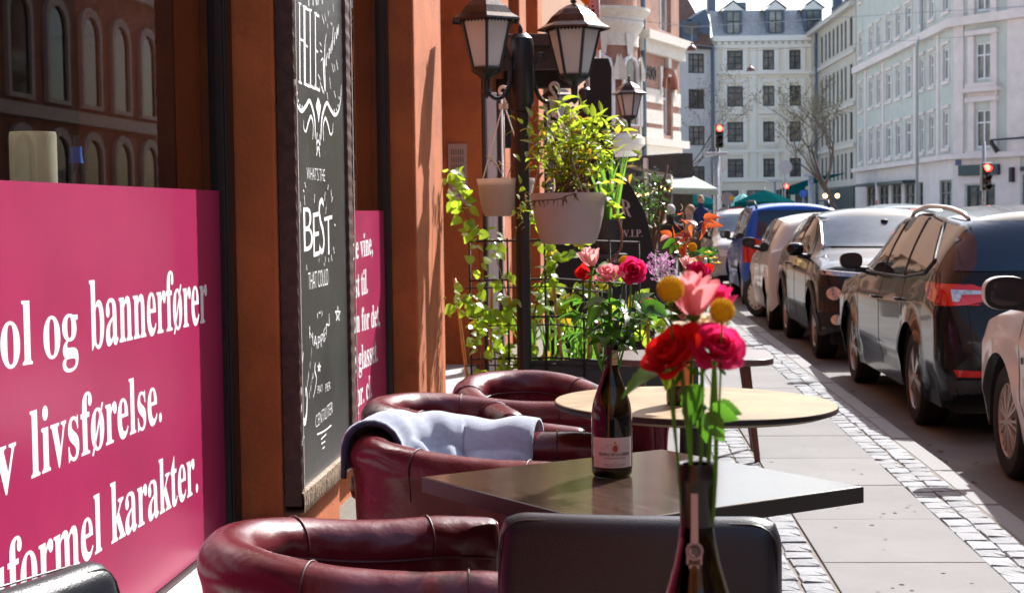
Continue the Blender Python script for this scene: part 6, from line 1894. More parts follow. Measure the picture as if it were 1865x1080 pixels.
# ---- dark grey compact facing the camera
c3 = dict(paint=m_pgrey, W=1.75, rear=-1.93, front=2.06, wr=.325, xr=-1.27, xf=1.27, rimr=.215, spokes=5, sill=.25, clad=True,
    top=[(-1.93, .45), (-1.90, .8), (-1.84, 1.0), (-1.60, 1.36), (-1.4, 1.42), (-.6, 1.475), (.0, 1.47), (.25, 1.43), (.98, 1.065), (1.2, 1.03), (1.6, .985), (1.86, .92), (1.97, .80), (2.04, .60), (2.06, .42)],
    belt=[(-1.93, 1.0), (-.9, .985), (.9, .96), (1.2, .95), (2.06, .86)],
    roofw=[(-1.9, .66), (-1.4, .69), (0, .72), (.5, .75), (1.0, .82)],
    side_windows=[[(.72, 1.01), (.26, 1.33), (-.12, 1.38), (-.12, 1.0)], [(-.2, 1.0), (-.2, 1.385), (-.85, 1.37), (-.85, 1.02)], [(-.93, 1.03), (-.93, 1.36), (-1.3, 1.33), (-1.45, 1.10)]],
    window_trim=[[(.78, .985), (.28, 1.36), (-.12, 1.41), (-.9, 1.40)], [(-.16, .99), (-.16, 1.39)]],
    seams=[[(-.15, .98), (-.18, .30)], [(-.90, .98), (-.95, .7)], [(.85, .95), (.80, .35)]], handles=[(-.02, .86), (-.80, .87)], mirror=(.66, 1.03), mirrorm=m_pblack,
    front_patches=[([(-.66, 1.085), (.66, 1.085), (.60, 1.385), (-.60, 1.385)], m_wscreen, 'windscreen'),
        ([(-.86, .875), (-.86, .845), (-.52, .815), (-.50, .845)], m_clearlens, 'running_light'), ([(.50, .845), (.52, .815), (.86, .845), (.86, .875)], m_clearlens, 'running_light'),
        ([(-.84, .745), (-.84, .59), (-.46, .58), (-.42, .66), (-.46, .74)], m_tyre, 'headlight_housing'), ([(.42, .66), (.46, .58), (.84, .59), (.84, .745), (.46, .74)], m_tyre, 'headlight_housing'),
        ([(-.40, .50), (.40, .50), (.44, .36), (-.44, .36)], m_tyre, 'lower_grille'), ([(-.85, .48), (-.55, .50), (-.52, .36), (-.82, .34)], m_tyre, 'fog_light_surround'), ([(.55, .50), (.85, .48), (.82, .34), (.52, .36)], m_tyre, 'fog_light_surround'), ([(-.40, .82), (.40, .82), (.38, .72), (-.38, .72)], m_tyre, 'upper_grille'),
        ([(-.27, .64), (.27, .64), (.27, .53), (-.27, .53)], m_plate, 'number_plate'), ([(-.84, .32), (.84, .32), (.80, .25), (-.80, .25)], m_cladding, 'bumper_skirt')],
    lines=[('F', [(-.86, .885), (-.50, .852), (0, .835), (.50, .852), (.86, .885)], .009, m_chrome, 'grille_chrome'), ('F', [(-.68, 1.07), (-.62, 1.40)], .012, m_chrome, 'screen_edge'), ('F', [(-.6, 1.085), (.2, 1.075)], .009, m_tyre, 'wiper')])
def c3x(t, cast, patch, line):
    for s_ in (-1, 1):
        for (y, z, r_, m_) in ((.72, .665, .062, m_clearlens), (.575, .66, .062, m_clearlens), (.70, .42, .048, m_clearlens)):
            pts = [(s_ * y + r_ * math.cos(a), z + r_ * math.sin(a)) for a in np.linspace(0, 2 * math.pi, 18, endpoint=False)]
            patch('headlight' if z > .5 else 'fog_light', 'F', pts, m_, .010, .04)
    c = cast('F', -.0, 1.33, .012)
    if c: mb = MB(); mb.sphere(c, .04, 12, .4); mb.build('mirror_sensor', m_cladding, t, True)
    for s_ in (-1, 1):
        mb = MB(); pts = [cast('L' if s_ > 0 else 'R', x, .60, .02) for x in np.linspace(.9, -.9, 7)]; pts = [p for p in pts if p]
c3['extra'] = [c3x]
make_car('dark grey compact car with black cladding facing the camera, pale windscreen', place(2.03 + .875, 17.22), HR + math.pi, c3)
# ---- pale small car behind it, facing the camera, wheel turned out
sm_ = dict(paint=m_pbeige, W=1.64, rear=-1.75, front=1.82, wr=.295, xr=-1.15, xf=1.15, rimr=.20, cover='disc', sill=.23, steer=-.5,
    top=[(-1.75, .45), (-1.72, .85), (-1.65, 1.0), (-1.4, 1.40), (-1.2, 1.45), (-.4, 1.49), (.1, 1.47), (.35, 1.42), (.95, 1.03), (1.3, .97), (1.62, .86), (1.76, .70), (1.82, .42)],
    belt=[(-1.75, .95), (0, .93), (.9, .90), (1.82, .78)], roofw=[(-1.7, .68), (0, .72), (.9, .80)],
    side_windows=[[(.72, .97), (.30, 1.34), (-.15, 1.40), (-.15, .96)], [(-.23, .96), (-.23, 1.40), (-.9, 1.37), (-1.05, 1.0)]], window_trim=[], seams=[[(-.19, .94), (-.2, .3)], [(.8, .9), (.78, .4)]], handles=[(-.05, .82)], mirror=(.70, 1.0), mirrorm=m_cladding,
    front_patches=[([(-.62, 1.06), (.62, 1.06), (.56, 1.38), (-.56, 1.38)], m_wscreen, 'windscreen'), ([(-.78, .78), (-.78, .62), (-.45, .62), (-.50, .72)], m_clearlens, 'headlight'), ([(.45, .62), (.78, .62), (.78, .78), (.50, .72)], m_clearlens, 'headlight'), ([(-.4, .5), (.4, .5), (.4, .36), (-.4, .36)], m_tyre, 'grille')])
pale = dict(sm_); pale.update(steer=.55, top=[(x, z * .955) for x, z in sm_['top']], side_windows=[[(x, z * .96) for x, z in p] for p in sm_['side_windows']])
make_car('small pale cream car tucked behind the dark grey one, front wheel turned out', place(1.99 + .82, 21.0), HR - R(1), pale)
# ---- blue tall hatchback, rear towards camera
blu = dict(paint=m_pblue, W=1.62, rear=-1.72, front=1.85, wr=.30, xr=-1.18, xf=1.15, rimr=.19, spokes=8, cover='spoke', sill=.24, sm=.07,
    top=[(-1.72, .42), (-1.71, .7), (-1.69, .95), (-1.60, 1.45), (-1.52, 1.53), (-1.3, 1.555), (-.2, 1.57), (.3, 1.52), (.85, 1.10), (1.15, 1.03), (1.6, .93), (1.78, .74), (1.85, .42)],
    belt=[(-1.72, .98), (-1.2, 1.0), (0, .97), (.85, .93), (1.85, .8)], roofw=[(-1.75, .78), (-1.4, .76), (0, .76), (.9, .84)],
    side_windows=[[(.62, 1.0), (.24, 1.44), (-.12, 1.47), (-.12, 1.0)], [(-.2, 1.0), (-.2, 1.47), (-.82, 1.46), (-.82, 1.02)], [(-.90, 1.02), (-.90, 1.45), (-1.38, 1.43), (-1.46, 1.06)]],
    window_trim=[[(.70, .98), (.26, 1.48), (-.12, 1.50), (-1.4, 1.47)]], seams=[[(-.16, .98), (-.18, .3)], [(-.86, .98), (-.90, .62)], [(.75, .95), (.72, .4)]], handles=[(-.05, .88), (-.75, .9)], mirror=(.60, 1.03),
    rear_patches=[([(-.58, 1.04), (.58, 1.04), (.53, 1.45), (-.53, 1.45)], m_cglass2, 'rear_window'), ([(.58, 1.03), (.77, 1.03), (.77, .66), (.50, .66)], m_redlens, 'tail_light'), (mir([(.58, 1.03), (.77, 1.03), (.77, .66), (.50, .66)]), m_redlens, 'tail_light'), ([(-.26, .72), (.26, .72), (.26, .61), (-.26, .61)], m_plate, 'number_plate'), ([(-.76, .36), (.76, .36), (.74, .28), (-.74, .28)], m_cladding, 'bumper_skirt')],
    side_patches=[([(-1.70, 1.02), (-1.56, 1.02), (-1.58, .66), (-1.70, .66)], m_redlens, 'tail_light'), ([(.5, .56), (-.7, .56), (-.7, .52), (.5, .52)], m_cladding, 'door_moulding')])
blu['extra'] = [rails2 := (lambda t, cast, patch, line: [MB().tube([p for p in [cast('T', x, s_ * .55, .06 if 0 < i < 8 else .002) for i, x in enumerate(np.linspace(.2, -1.45, 9))] if p], .016, 8).build('roof_rail', m_cladding, t, True) for s_ in (1, -1)])]
make_car('bright blue tall hatchback with upright red tail lights and roof rails', place(2.10 + .81, 26.35), HR, blu)
# ---- silver car beyond
slv = dict(sm_); slv.update(paint=m_psilver, steer=0, mirrorm=m_cladding, spokes=7, cover='spoke')
make_car('silver grey car beyond the blue one, standing closest to the kerb', place(1.93 + .82, 30.9), HR + math.pi, slv)
# ---- white car at the right edge, facing away
wht = dict(paint=m_pwhite, W=1.72, rear=-2.0, front=2.0, wr=.315, xr=-1.28, xf=1.20, rimr=.205, spokes=9, cover='spoke', double=True, sw=.0085, sill=.24,
    top=[(-2.0, .45), (-1.96, .9), (-1.8, 1.05), (-1.5, 1.40), (-1.2, 1.45), (-.3, 1.50), (.15, 1.47), (.42, 1.40), (1.15, 1.02), (1.4, .96), (1.75, .86), (1.92, .70), (2.0, .42)],
    belt=[(-2.0, .95), (0, .92), (1.0, .90), (1.4, .88), (2.0, .76)], roofw=[(-2, .68), (0, .72), (.5, .75), (1.1, .82)],
    side_windows=[[(.88, .97), (.40, 1.35), (-.05, 1.40), (-.05, .96)], [(-.13, .96), (-.13, 1.40), (-.9, 1.38), (-1.0, .98)]], window_trim=[[(.95, .95), (.42, 1.38), (-.05, 1.43)]], seams=[[(-.09, .94), (-.1, .3)], [(.86, .93), (.80, .60), (.76, .34)], [(.76, .30), (-.7, .28)]], handles=[(-.02, .82)], mirror=(.80, 1.0), mirrorm=m_pwhite, msc=1.0,
    side_patches=[([(.72, .60), (-.85, .60), (-.85, .54), (.70, .54)], mat('white_moulding', (.55, .52, .48), .5), 'door_moulding'), ([(.76, .70), (.71, .70), (.71, .665), (.76, .665)], m_cladding, 'badge')],
    front_patches=[([(-.62, 1.06), (.62, 1.06), (.56, 1.38), (-.56, 1.38)], m_wscreen, 'windscreen')])
make_car('white car cut off by the right edge, black and white door mirror, many spoked wheel', place(2.13 + .86, 7.50), HR, wht)
# ---- moving teal car on the road, brake light on
tl = dict(est); tl.update(paint=m_pteal, extra=[], moving=True, group='cars driving on the street')
tl['rear_patches'] = est['rear_patches'][:1] + [([(-.16, 1.425), (.16, 1.425), (.16, 1.39), (-.16, 1.39)], m_redlit, 'brake_light')] + est['rear_patches'][1:]
tl['top'] = [(x, z * 1.035) for x, z in est['top']]
make_car('dark teal car driving away beyond the parked row, high brake light lit', place(5.6, 31.5), HR, tl)
gc = dict(sm_); gc.update(paint=m_pgreen, steer=0, moving=True, group='cars driving on the street')
make_car('tiny green and white car far down the street', place(2.9, 78), HR + math.pi + .2, gc)
# ================================================================== FAR BUILDINGS
m_cream = mat('cream_render', (.86, .77, .62), .85, var=.05, vscale=.7)
m_creamtrim = mat('white_trim', (.90, .85, .75), .8, var=.04, vscale=1)
m_greyrender = mat('grey_render', (.66, .62, .58), .85, var=.10, vscale=.8)
m_taupe = mat('taupe_render', (.52, .47, .39), .85, var=.10, vscale=.7)
m_taupetrim = mat('taupe_trim', (.58, .54, .47), .85, var=.08)
m_mint = mat('mint_render', (.50, .52, .46), .85, var=.12, vscale=.6, wear=(.55, .57, .51), wscale=1.2, wthr=.55)
m_pinkstone = mat('pinkish_stone', (.70, .61, .56), .85, var=.10, vscale=1.2)
m_frdark = mat('dark_green_frame', (.018, .04, .045), .4)
m_frwhite = mat('white_frame', (.75, .75, .74), .5)
m_frbrown = mat('brown_frame', (.07, .05, .045), .5)
m_pane = mat('far_window_glass', (.09, .10, .11), .06, var=.5, vscale=.9, rvar=0, spec=.8, c2=(.32, .28, .24), rnd=.5)  # lighter warm tone paints reflections into the panes; random tone suggests curtains
m_slatetile = mat('slate_roof', (.40, .39, .37), .38, var=.25, vscale=3, bump=.6, bscale=8, wear=(.40, .40, .40), wscale=4, wthr=.55)
m_zinc = mat('zinc_sheet', (.12, .15, .19), .45, metal=.3, var=.2)
m_tile = mat('red_roof_tile', (.17, .085, .06), .8, var=.35, vscale=5, bump=.8, bscale=6)
m_awn = mat('white_awning', (.62, .68, .66), .8, trans=(.5, .6, .56))
m_awnb = mat('beige_awning', (.40, .38, .30), .8, var=.1)
m_tealfab = mat('teal_canvas', (.003, .050, .054), 1, var=.2, spec=0)
m_brickf = brickmat('old_brick', (.36, .15, .09), (.29, .12, .08), (.42, .36, .31))
m_bandstone = mat('band_stone', (.62, .58, .51), .85, var=.12)
def frame_at(name, label, A, B, cat='building', group=None):
    A, B = Vector(A), Vector(B)
    t = thing(name, label, cat, (A.x, A.y, ROADZ), math.atan2(B.y - A.y, B.x - A.x), group)
    return t, (B - A).length
def on_facade(t, px, py):
    """photo pixel -> (x along, z up) on the facade plane y=0 of t"""
    M_ = Matrix.Translation(t.location) @ Matrix.Rotation(t.rotation_euler.z, 4, 'Z')
    I = M_.inverted(); a = I @ CP; r = I.to_3x3() @ ray(px, py); p = a + r * (-a.y / r.y)
    return p.x, p.z
def facade(t, W_, H_, wins, m, depth=.22, name='wall', x0=0.0, z0=0.0):
    xs = sorted({x0, W_} | {w[0] for w in wins} | {w[1] for w in wins}); zs = sorted({z0, H_} | {w[2] for w in wins} | {w[3] for w in wins})
    mb = MB()
    for i in range(len(xs) - 1):
        for j in range(len(zs) - 1):
            cx_, cz_ = (xs[i] + xs[i + 1]) / 2, (zs[j] + zs[j + 1]) / 2
            if any(w[0] < cx_ < w[1] and w[2] < cz_ < w[3] for w in wins): continue
            mb.add([(xs[i], 0, zs[j]), (xs[i + 1], 0, zs[j]), (xs[i + 1], 0, zs[j + 1]), (xs[i], 0, zs[j + 1])], [(0, 1, 2, 3)])
    for (a, b, c, d) in [w[:4] for w in wins]:
        mb.add([(a, 0, c), (b, 0, c), (b, 0, d), (a, 0, d), (a, depth, c), (b, depth, c), (b, depth, d), (a, depth, d)], [(0, 4, 5, 1), (1, 5, 6, 2), (2, 6, 7, 3), (3, 7, 4, 0)])
    # side, back and top of the block
    D = 10
    mb.add([(x0, 0, z0), (W_, 0, z0), (W_, D, z0), (x0, D, z0), (x0, 0, H_), (W_, 0, H_), (W_, D, H_), (x0, D, H_)], [(1, 2, 6, 5), (2, 3, 7, 6), (3, 0, 4, 7), (4, 5, 6, 7)])
    return mb.build(name, m, t)
WCACHE = {}
def window(t, a, b, c, d, mf, nx=2, rows=(.62,), fw=.07, depth=.16, mp=None):
    key = (round(b - a, 2), round(d - c, 2), mf.name, nx, rows, fw)
    w_, h_ = b - a, d - c
    if key not in WCACHE:
        mb = MB()
        mb.box(0, fw, 0, .06, 0, h_); mb.box(w_ - fw, w_, 0, .06, 0, h_); mb.box(fw, w_ - fw, 0, .06, 0, fw); mb.box(fw, w_ - fw, 0, .06, h_ - fw, h_)
        for k_ in range(1, nx): x = w_ * k_ / nx; mb.box(x - fw * .5, x + fw * .5, -.004, .055, fw, h_ - fw)
        for r_ in rows: mb.box(fw, w_ - fw, .002, .05, h_ * r_ - fw * .4, h_ * r_ + fw * .4)
        mp_ = MB(); mp_.box(fw * .5, w_ - fw * .5, .062, .08, fw * .5, h_ - fw * .5)
        WCACHE[key] = (mb.mesh('window', mf), mp_.mesh('pane', mp or m_pane))
    f_, p_ = WCACHE[key]
    o = inst('window', f_, t, Matrix.Translation((a, depth - .07, c)))
    inst('pane', p_, o, Matrix.Identity(4))
    return o
def trim(t, name, m, boxes, bevel=0):
    for bx_ in boxes:
        mb = MB(); mb.box(*bx_); o = mb.build(name, m, t, bevel=bevel)
    return o
# ---------- cream building (frontal)
DC = 152.0
A = atd(1299, 380, DC); B = atd(1479, 380, DC)
cr, Wc = frame_at('cream_apartment_building', 'cream apartment building with slate roof, three dormers and twelve dark framed windows', A, B)
k = DC / FPX
def fx(px): return on_facade(cr, px, 300)[0]
def fz(py): return on_facade(cr, 1390, py)[1]
cols = [(1325, 1354), (1390, 1411), (1438, 1459)]; rws = [(92, 128), (157, 194), (222, 259), (289, 325)]
wins = [(fx(a), fx(b), fz(d), fz(c)) for (c, d) in rws for (a, b) in cols]
gf = [(fx(a), fx(b), .6, 3.2) for (a, b) in ((1310, 1345), (1360, 1395), (1410, 1440), (1448, 1472))]
Hc = fz(66)
facade(cr, Wc, Hc, wins + gf, m_cream)
for w_ in wins: window(cr, *w_, m_frdark, 2, (.36, .68) if rng.random() < .7 else (.62,), .10)
for w_ in gf: window(cr, *w_, m_frdark, 2, (.75,), .1)
bx_ = []
for (a, b, c, d) in wins:
    bx_ += [(a - .42, a - .003, -.10, .05, c - .15, d + .35), (b + .003, b + .42, -.10, .05, c - .15, d + .35), (a - .42, b + .42, -.14, .05, d + .352, d + .62), (a - .003 + .006, b - .003, -.13, .05, c - .28, c - .003)]
trim(cr, 'window_surround', m_creamtrim, bx_)
for (a, b, c, d) in wins[6:9]:
    mb = MB(); mb.prism([(a - .5, d + .70), (b + .5, d + .70), ((a + b) / 2, d + 1.25)], 1, -.28, .02); mb.build('pediment', m_creamtrim, cr)
    trim(cr, 'balustrade', m_creamtrim, [(a - .2, b + .2, -.2, -.06, c - .42, c - .33)] + [(a + (b - a) * q / 8 - .05, a + (b - a) * q / 8 + .05, -.18, -.08, c - 1.1, c - .42) for q in range(9)])
z1 = fz(132); z2 = fz(274)
trim(cr, 'cornice', m_creamtrim, [(0, Wc, -.45, -.003, Hc - .5, Hc), (0, Wc, -.25, -.002, Hc - 1.1, Hc - .52), (0, Wc, -.22, -.004, z1 - .2, z1 + .1), (0, Wc, -.22, -.004, z2 - .2, z2 + .1), (0, Wc, -.25, -.004, 4.0, 4.4)])
trim(cr, 'dentils', m_taupe, [(x, x + .22, -.40, -.252, Hc - .78, Hc - .53) for x in np.arange(.2, Wc - .3, .62)])
trim(cr, 'pilaster_strip', m_creamtrim, [(fx(1300) + .02, fx(1311), -.10, -.004, 4.4, Hc - 1.2), (fx(1367), fx(1378), -.10, -.004, 4.4, Hc - 1.2)])
mb = MB(); zr = fz(22) + .4
mb.add([(0, -.2, Hc + .02), (Wc, -.2, Hc + .02), (Wc, 2.2, zr), (0, 2.2, zr), (0, 8, zr + .6), (Wc, 8, zr + .6)], [(0, 1, 2, 3), (3, 2, 5, 4)])
mb.build('roof', m_slatetile, cr)
for (a, b) in ((1318, 1356), (1395, 1432), (1466, 1498)):
    xa, xb = fx(a), fx(b); xm = (xa + xb) / 2; w2 = .85
    mb = MB(); mb.box(xm - w2, xm + w2, .05, 3.5, Hc + .05, zr - .25); dm = mb.build('dormer', m_zinc, cr)
    mb = MB(); mb.prism([(xm - w2 - .15, zr - .24), (xm + w2 + .15, zr - .24), (xm, zr + .55)], 1, -.05, 3.4); mb.build('dormer_gable', m_creamtrim, dm)
    mb = MB(); mb.prism([(xm - w2 - .3, zr - .12), (xm, zr + .75), (xm + w2 + .3, zr - .12), (xm, zr + .57)], 1, -.12, 3.4); mb.build('dormer_roof', m_zinc, dm)
    mb = MB(); mb.box(xm - .62, xm + .62, -.03, .04, Hc + .2, zr - .4); mb.build('dormer_frame', m_frdark, dm)
    mb = MB(); [mb.box(xm + sx * .31 - .25, xm + sx * .31 + .25, -.05, -.032, z0_, z0_ + hh) for sx in (-1, 1) for z0_, hh in ((Hc + .3, (zr - Hc - .75) * .52), (Hc + .4 + (zr - Hc - .75) * .54, (zr - Hc - .75) * .42))]; mb.build('dormer_pane', m_pane, dm)
for (a, py0, w_) in ((1308, -20, 15), (1364, 10, 16), (1440, 22, 11)):
    mb = MB(); x = fx(a); mb.box(x - w_ * k / 2, x + w_ * k / 2, 4.0, 5.2, zr, fz(py0) + .8); mb.build('chimney', m_zinc, cr)
# ---------- grey building left of it
A = atd(1222, 380, 150); B = atd(1298.5, 380, 151.5)
gl, Wg = frame_at('grey_apartment_building', 'narrow grey apartment building with a steep tiled roof beside the cream one', A, B)
gx = lambda px: on_facade(gl, px, 300)[0]
gz = lambda py: on_facade(gl, 1270, py)[1]
wins = [(gx(1255), gx(1284), gz(d), gz(c)) for (c, d) in ((98, 134), (163, 199), (230, 265), (303, 337))]
Hg = gz(86)
facade(gl, Wg, Hg, wins, m_greyrender)
for w_ in wins: window(gl, *w_, m_frbrown, 3, (.36, .68), .10)
trim(gl, 'eaves', m_frbrown, [(0, Wg, -.4, -.003, Hg - .2, Hg + .1)])
mb = MB(); zt_ = gz(-60)
mb.add([(0, -.4, Hg + .1), (Wg, -.4, Hg + .1), (Wg * .55, 4, zt_), (0, 4, zt_), (Wg, 8, Hg + .1)], [(0, 1, 2, 3), (1, 4, 2)]); mb.build('roof', m_tile, gl)
mb = MB(); mb.box(gx(1243), gx(1270), -.2, 2.6, Hg + .5, gz(40)); dm = mb.build('dormer', m_zinc, gl)
mb = MB(); [mb.box(gx(a), gx(a) + .9, -.28, -.202, gz(64), gz(43)) for a in (1246, 1258)]; mb.build('dormer_pane', m_pane, dm)
mb = MB(); mb.prism([(gx(1262), Hg + 2.6), (gx(1290), gz(15)), (gx(1298), gz(40)), (gx(1298), Hg + .2)], 1, .3, 1.6); mb.build('party_wall', m_zinc, gl)
mb = MB(); mb.tube([(Wg - .1, -.3, 0), (Wg - .1, -.3, Hg)], .16, 8); mb.build('downpipe', m_zinc, gl, True)
# ---------- taupe building on the right side, receding
A = atd(1478, 380, 152); B = atd(1559, 380, 128.3)
tp, Wt = frame_at('taupe_apartment_building', 'shaded taupe building with long rows of narrow dark windows behind the bare tree', A, B)
zrow = lambda py: on_facade(tp, 1520, py)[1]
wins = []
Ht = on_facade(tp, 1475.5, 62)[1]
for (c, d) in ((52, 102), (133, 192), (215, 262), (284, 330)):
    zc, zd = zrow(c), zrow(d)
    for (a, b) in ((1482, 1487), (1495, 1499), (1502.5, 1506), (1509, 1513), (1516, 1520), (1523.5, 1527.5), (1531, 1535), (1538, 1542), (1547.5, 1553)):
        xa, xb = on_facade(tp, a, 200)[0], on_facade(tp, b, 200)[0]
        wins.append((xa, xb, zd, zc))
facade(tp, Wt, Ht, wins, m_taupe)
for w_ in wins: window(tp, *w_, m_frdark, 2, (.5,), .09)
bl_ = []
for c in (102, 192, 262): z = zrow(c) - .35; bl_ += [(0, Wt, -.2, -.003, z - .3, z)]
trim(tp, 'string_course', m_taupetrim, bl_ + [(0, Wt, -.5, -.004, Ht - .4, Ht)])
mb = MB(); mb.add([(0, -.6, Ht + .02), (Wt, -.6, Ht + .02), (Wt, 4, Ht + 3.6), (0, 4, Ht + 3.6)], [(0, 1, 2, 3)]); mb.build('roof', m_zinc, tp)
for q in (.45, .7, .9):
    mb = MB(); mb.box(Wt * q - .7, Wt * q + .7, .3, 3, Ht + .4, Ht + 2.8); dm = mb.build('dormer', m_zinc, tp); mb = MB(); mb.box(Wt * q - .5, Wt * q + .5, .24, .298, Ht + .8, Ht + 2.5); mb.build('dormer_pane', m_pane, dm)
mb = MB(); x = on_facade(tp, 1492, 200)[0]; mb.tube([(x, -.25, 0), (x, -.25, Ht - .5)], .13, 8); mb.build('downpipe', m_zinc, tp, True)
trim(tp, 'shop_front', m_frdark, [(Wt * .35, Wt * .98, -.12, -.004, .2, 3.2)])
# ---------- mint building, receding part
A = atd(1560.5, 380, 128); B = atd(1738, 380, 95)
mt, Wm = frame_at('mint_corner_building', 'pale mint green building with stone window surrounds and shopfronts at street level', A, B)
Zm = lambda px, py: on_facade(mt, px, py)
Htop = 21.0
zc2 = Zm(1736, 41)[1]; zc1 = Zm(1738, 281)[1]
colsm = [(1565, 1571), (1583, 1590), (1597, 1604), (1614, 1624), (1632, 1641), (1650, 1661), (1675, 1683.5), (1693, 1702), (1718, 1729)]
# storeys measured at the near end
st_z = [Zm(1724, 272)[1], Zm(1724, 204)[1], Zm(1724, 150)[1], Zm(1724, 88)[1], Zm(1724, 32)[1], Zm(1724, -30)[1]]
rowsz = [(st_z[0] + .15, st_z[1]), (st_z[2] + .15, st_z[3]), (st_z[4] + .45, st_z[5]), (17.4, 19.2)]
wins = []
for (z0_, z1_) in rowsz:
    for (a, b) in colsm:
        wins.append((Zm(a, 200)[0], Zm(b, 200)[0], z0_, z1_))
shop = [(Zm(a, 300)[0], Zm(b, 300)[0], .35, zc1 - 1.5) for (a, b) in ((1580, 1596), (1602, 1620), (1625, 1643), (1649, 1668), (1674, 1683), (1713, 1733))]
facade(mt, Wm, Htop, wins + shop, m_mint)
for i, w_ in enumerate(wins): window(mt, *w_, m_frwhite, 2, (.66,), .09)
for w_ in shop: window(mt, *w_, m_frdark, 1 if w_[1] - w_[0] < 1.5 else 2, (.72,), .12)
bx_ = []
for (a, b, c, d) in wins:
    bx_ += [(a - .16, a - .003, -.05, .05, c - .1, d + .2), (b + .003, b + .16, -.05, .05, c - .1, d + .2), (a - .2, b + .2, -.12, .05, d + .202, d + .38), (a - .2, b + .2, -.12, .05, c - .30, c - .102)]
trim(mt, 'window_surround', m_pinkstone, bx_)
trim(mt, 'ground_floor_cladding', m_pinkstone, [(0, shop[0][0] - .02, -.06, -.004, 0, zc1 - .3)] + [(shop[i][1] + .02, shop[i + 1][0] - .02, -.06, -.004, 0, zc1 - .3) for i in range(5)] + [(0, Wm, -.065, -.0045, zc1 - 1.45, zc1 - .305)])
trim(mt, 'cornice', m_pinkstone, [(0, Wm, -.45, -.003, zc1 - .3, zc1), (0, Wm, -.4, -.003, zc2 - .3, zc2 + .2)])
trim(mt, 'quoin_strip', m_pinkstone, [(Zm(a, 150)[0] - .32, Zm(a, 150)[0] + .32, -.07, -.0035, zc1, zc2 - .31) for a in (1577, 1609, 1667, 1709)])
trim(mt, 'shop_awning', m_frdark, [(shop[0][0] - .2, shop[3][1] + .2, -.9, -.07, zc1 - 1.5, zc1 - 1.3)])
mb = MB(); x = Zm(1686, 200)[0]; mb.tube([(x, -.55, 0), (x, -.55, zc2 - .6), (x - .3, -.2, zc2 + .4), (x - .3, -.2, 20)], .09, 8); mb.build('downpipe', mat('painted_downpipe', (.36, .40, .38), .6), mt, True)
# chamfered corner part
A = atd(1738, 380, 95); B = atd(1866, 380, 90.6)
mc, Wk = frame_at('mint_corner_building', 'chamfered corner front of the mint building with two large white windows above a shop', A, B + (B - A) * .8)
Zk = lambda px, py: on_facade(mc, px, py)
wins = [(Zk(1776, 270)[0], Zk(1806, 270)[0], Zk(1790, 269)[1], Zk(1790, 200)[1]), (Zk(1776, 145)[0], Zk(1806, 145)[0], Zk(1790, 145)[1], Zk(1790, 78)[1]), (Zk(1777, 20)[0], Zk(1806, 20)[0], Zk(1790, 20)[1], Zk(1790, -45)[1])]
shop = [(Zk(1760, 340)[0], Zk(1812, 340)[0], .3, Zk(1790, 337)[1]), (Zk(1862, 340)[0], Zk(1885, 340)[0], .1, Zk(1870, 318)[1])]
facade(mc, Wk, Htop, wins + shop, m_mint)
for w_ in wins: window(mc, *w_, m_frwhite, 2, (.66,), .10)
for w_ in shop: window(mc, *w_, m_frdark, 3, (.8,), .14)
zk1, zk2 = Zk(1742, 281)[1], Zk(1742, 40)[1]
bx_ = []
for (a, b, c, d) in wins: bx_ += [(a - .45, a - .003, -.14, .05, c - .2, d + .45), (b + .003, b + .45, -.14, .05, c - .2, d + .45), (a - .55, b + .55, -.3, .05, d + .452, d + .72), (a - .55, b + .55, -.28, .05, c - .5, c - .202)]
a, b, c, d = wins[0]; bx_ += [(a - .75, b + .75, -.45, .04, d + 1.0, d + 1.25), (a - .45, b + .45, -.12, .04, d + .73, d + .995)]
trim(mc, 'window_surround', m_pinkstone, bx_)
trim(mc, 'cornice', m_pinkstone, [(-.2, Wk, -.45, -.003, zk1 - .3, zk1), (-.2, Wk, -.4, -.003, zk2 - .3, zk2 + .2)])
xq = Zk(1836, 200)[0]
trim(mc, 'quoin_strip', m_pinkstone, [(.02, .75, -.10, -.004, zk1, zk2 - .31), (xq, xq + 2.2, -.10, -.004, zk1, zk2 - .31), (.02, .75, -.10, -.004, zk2 + .2, Htop), (xq, xq + 2.2, -.10, -.004, zk2 + .2, Htop)])
trim(mc, 'ground_floor_cladding', m_pinkstone, [(0, shop[0][0] - .1, -.06, -.004, 0, zk1 - .3), (shop[0][1] + .1, shop[1][0] - .1, -.06, -.004, 0, zk1 - .3), (shop[0][0] - .1, shop[0][1] + .1, -.06, -.004, shop[0][3] + .1, zk1 - .3)])
trim(mc, 'sign_band', m_frdark, [(shop[0][0] - .35, shop[0][1] + .45, -.3, -.07, shop[0][3] + .55, shop[0][3] + 1.15), (Zk(1862, 300)[0], Zk(1890, 300)[0], -.2, -.07, Zk(1864, 312)[1], Zk(1864, 304)[1])])
trim(mc, 'wall_lamp', m_blackpaint, [(Zk(1845, 300)[0], Zk(1850, 300)[0], -.35, -.07, Zk(1847, 332)[1], Zk(1847, 305)[1])])
mb = MB(); xx, zz = Zk(1838, 258); mb.tube([(xx - .3, -.5, zz - .5), (xx - .8, -.6, zz + .1), (xx + 2, -.5, zz + .15)], .06, 6); mb.tube([(xx - .5, -.4, zz - .6), (xx - .9, -.5, zz + .05)], .14, 6); mb.build('sign_bracket', m_blackpaint, mc)
trim(mc, 'street_sign', mat('blue_street_sign', (.05, .08, .2), .5), [(Zk(1728 + 14, 296)[0], Zk(1752, 296)[0], -.1, -.061, Zk(1740, 302)[1], Zk(1740, 292)[1])])
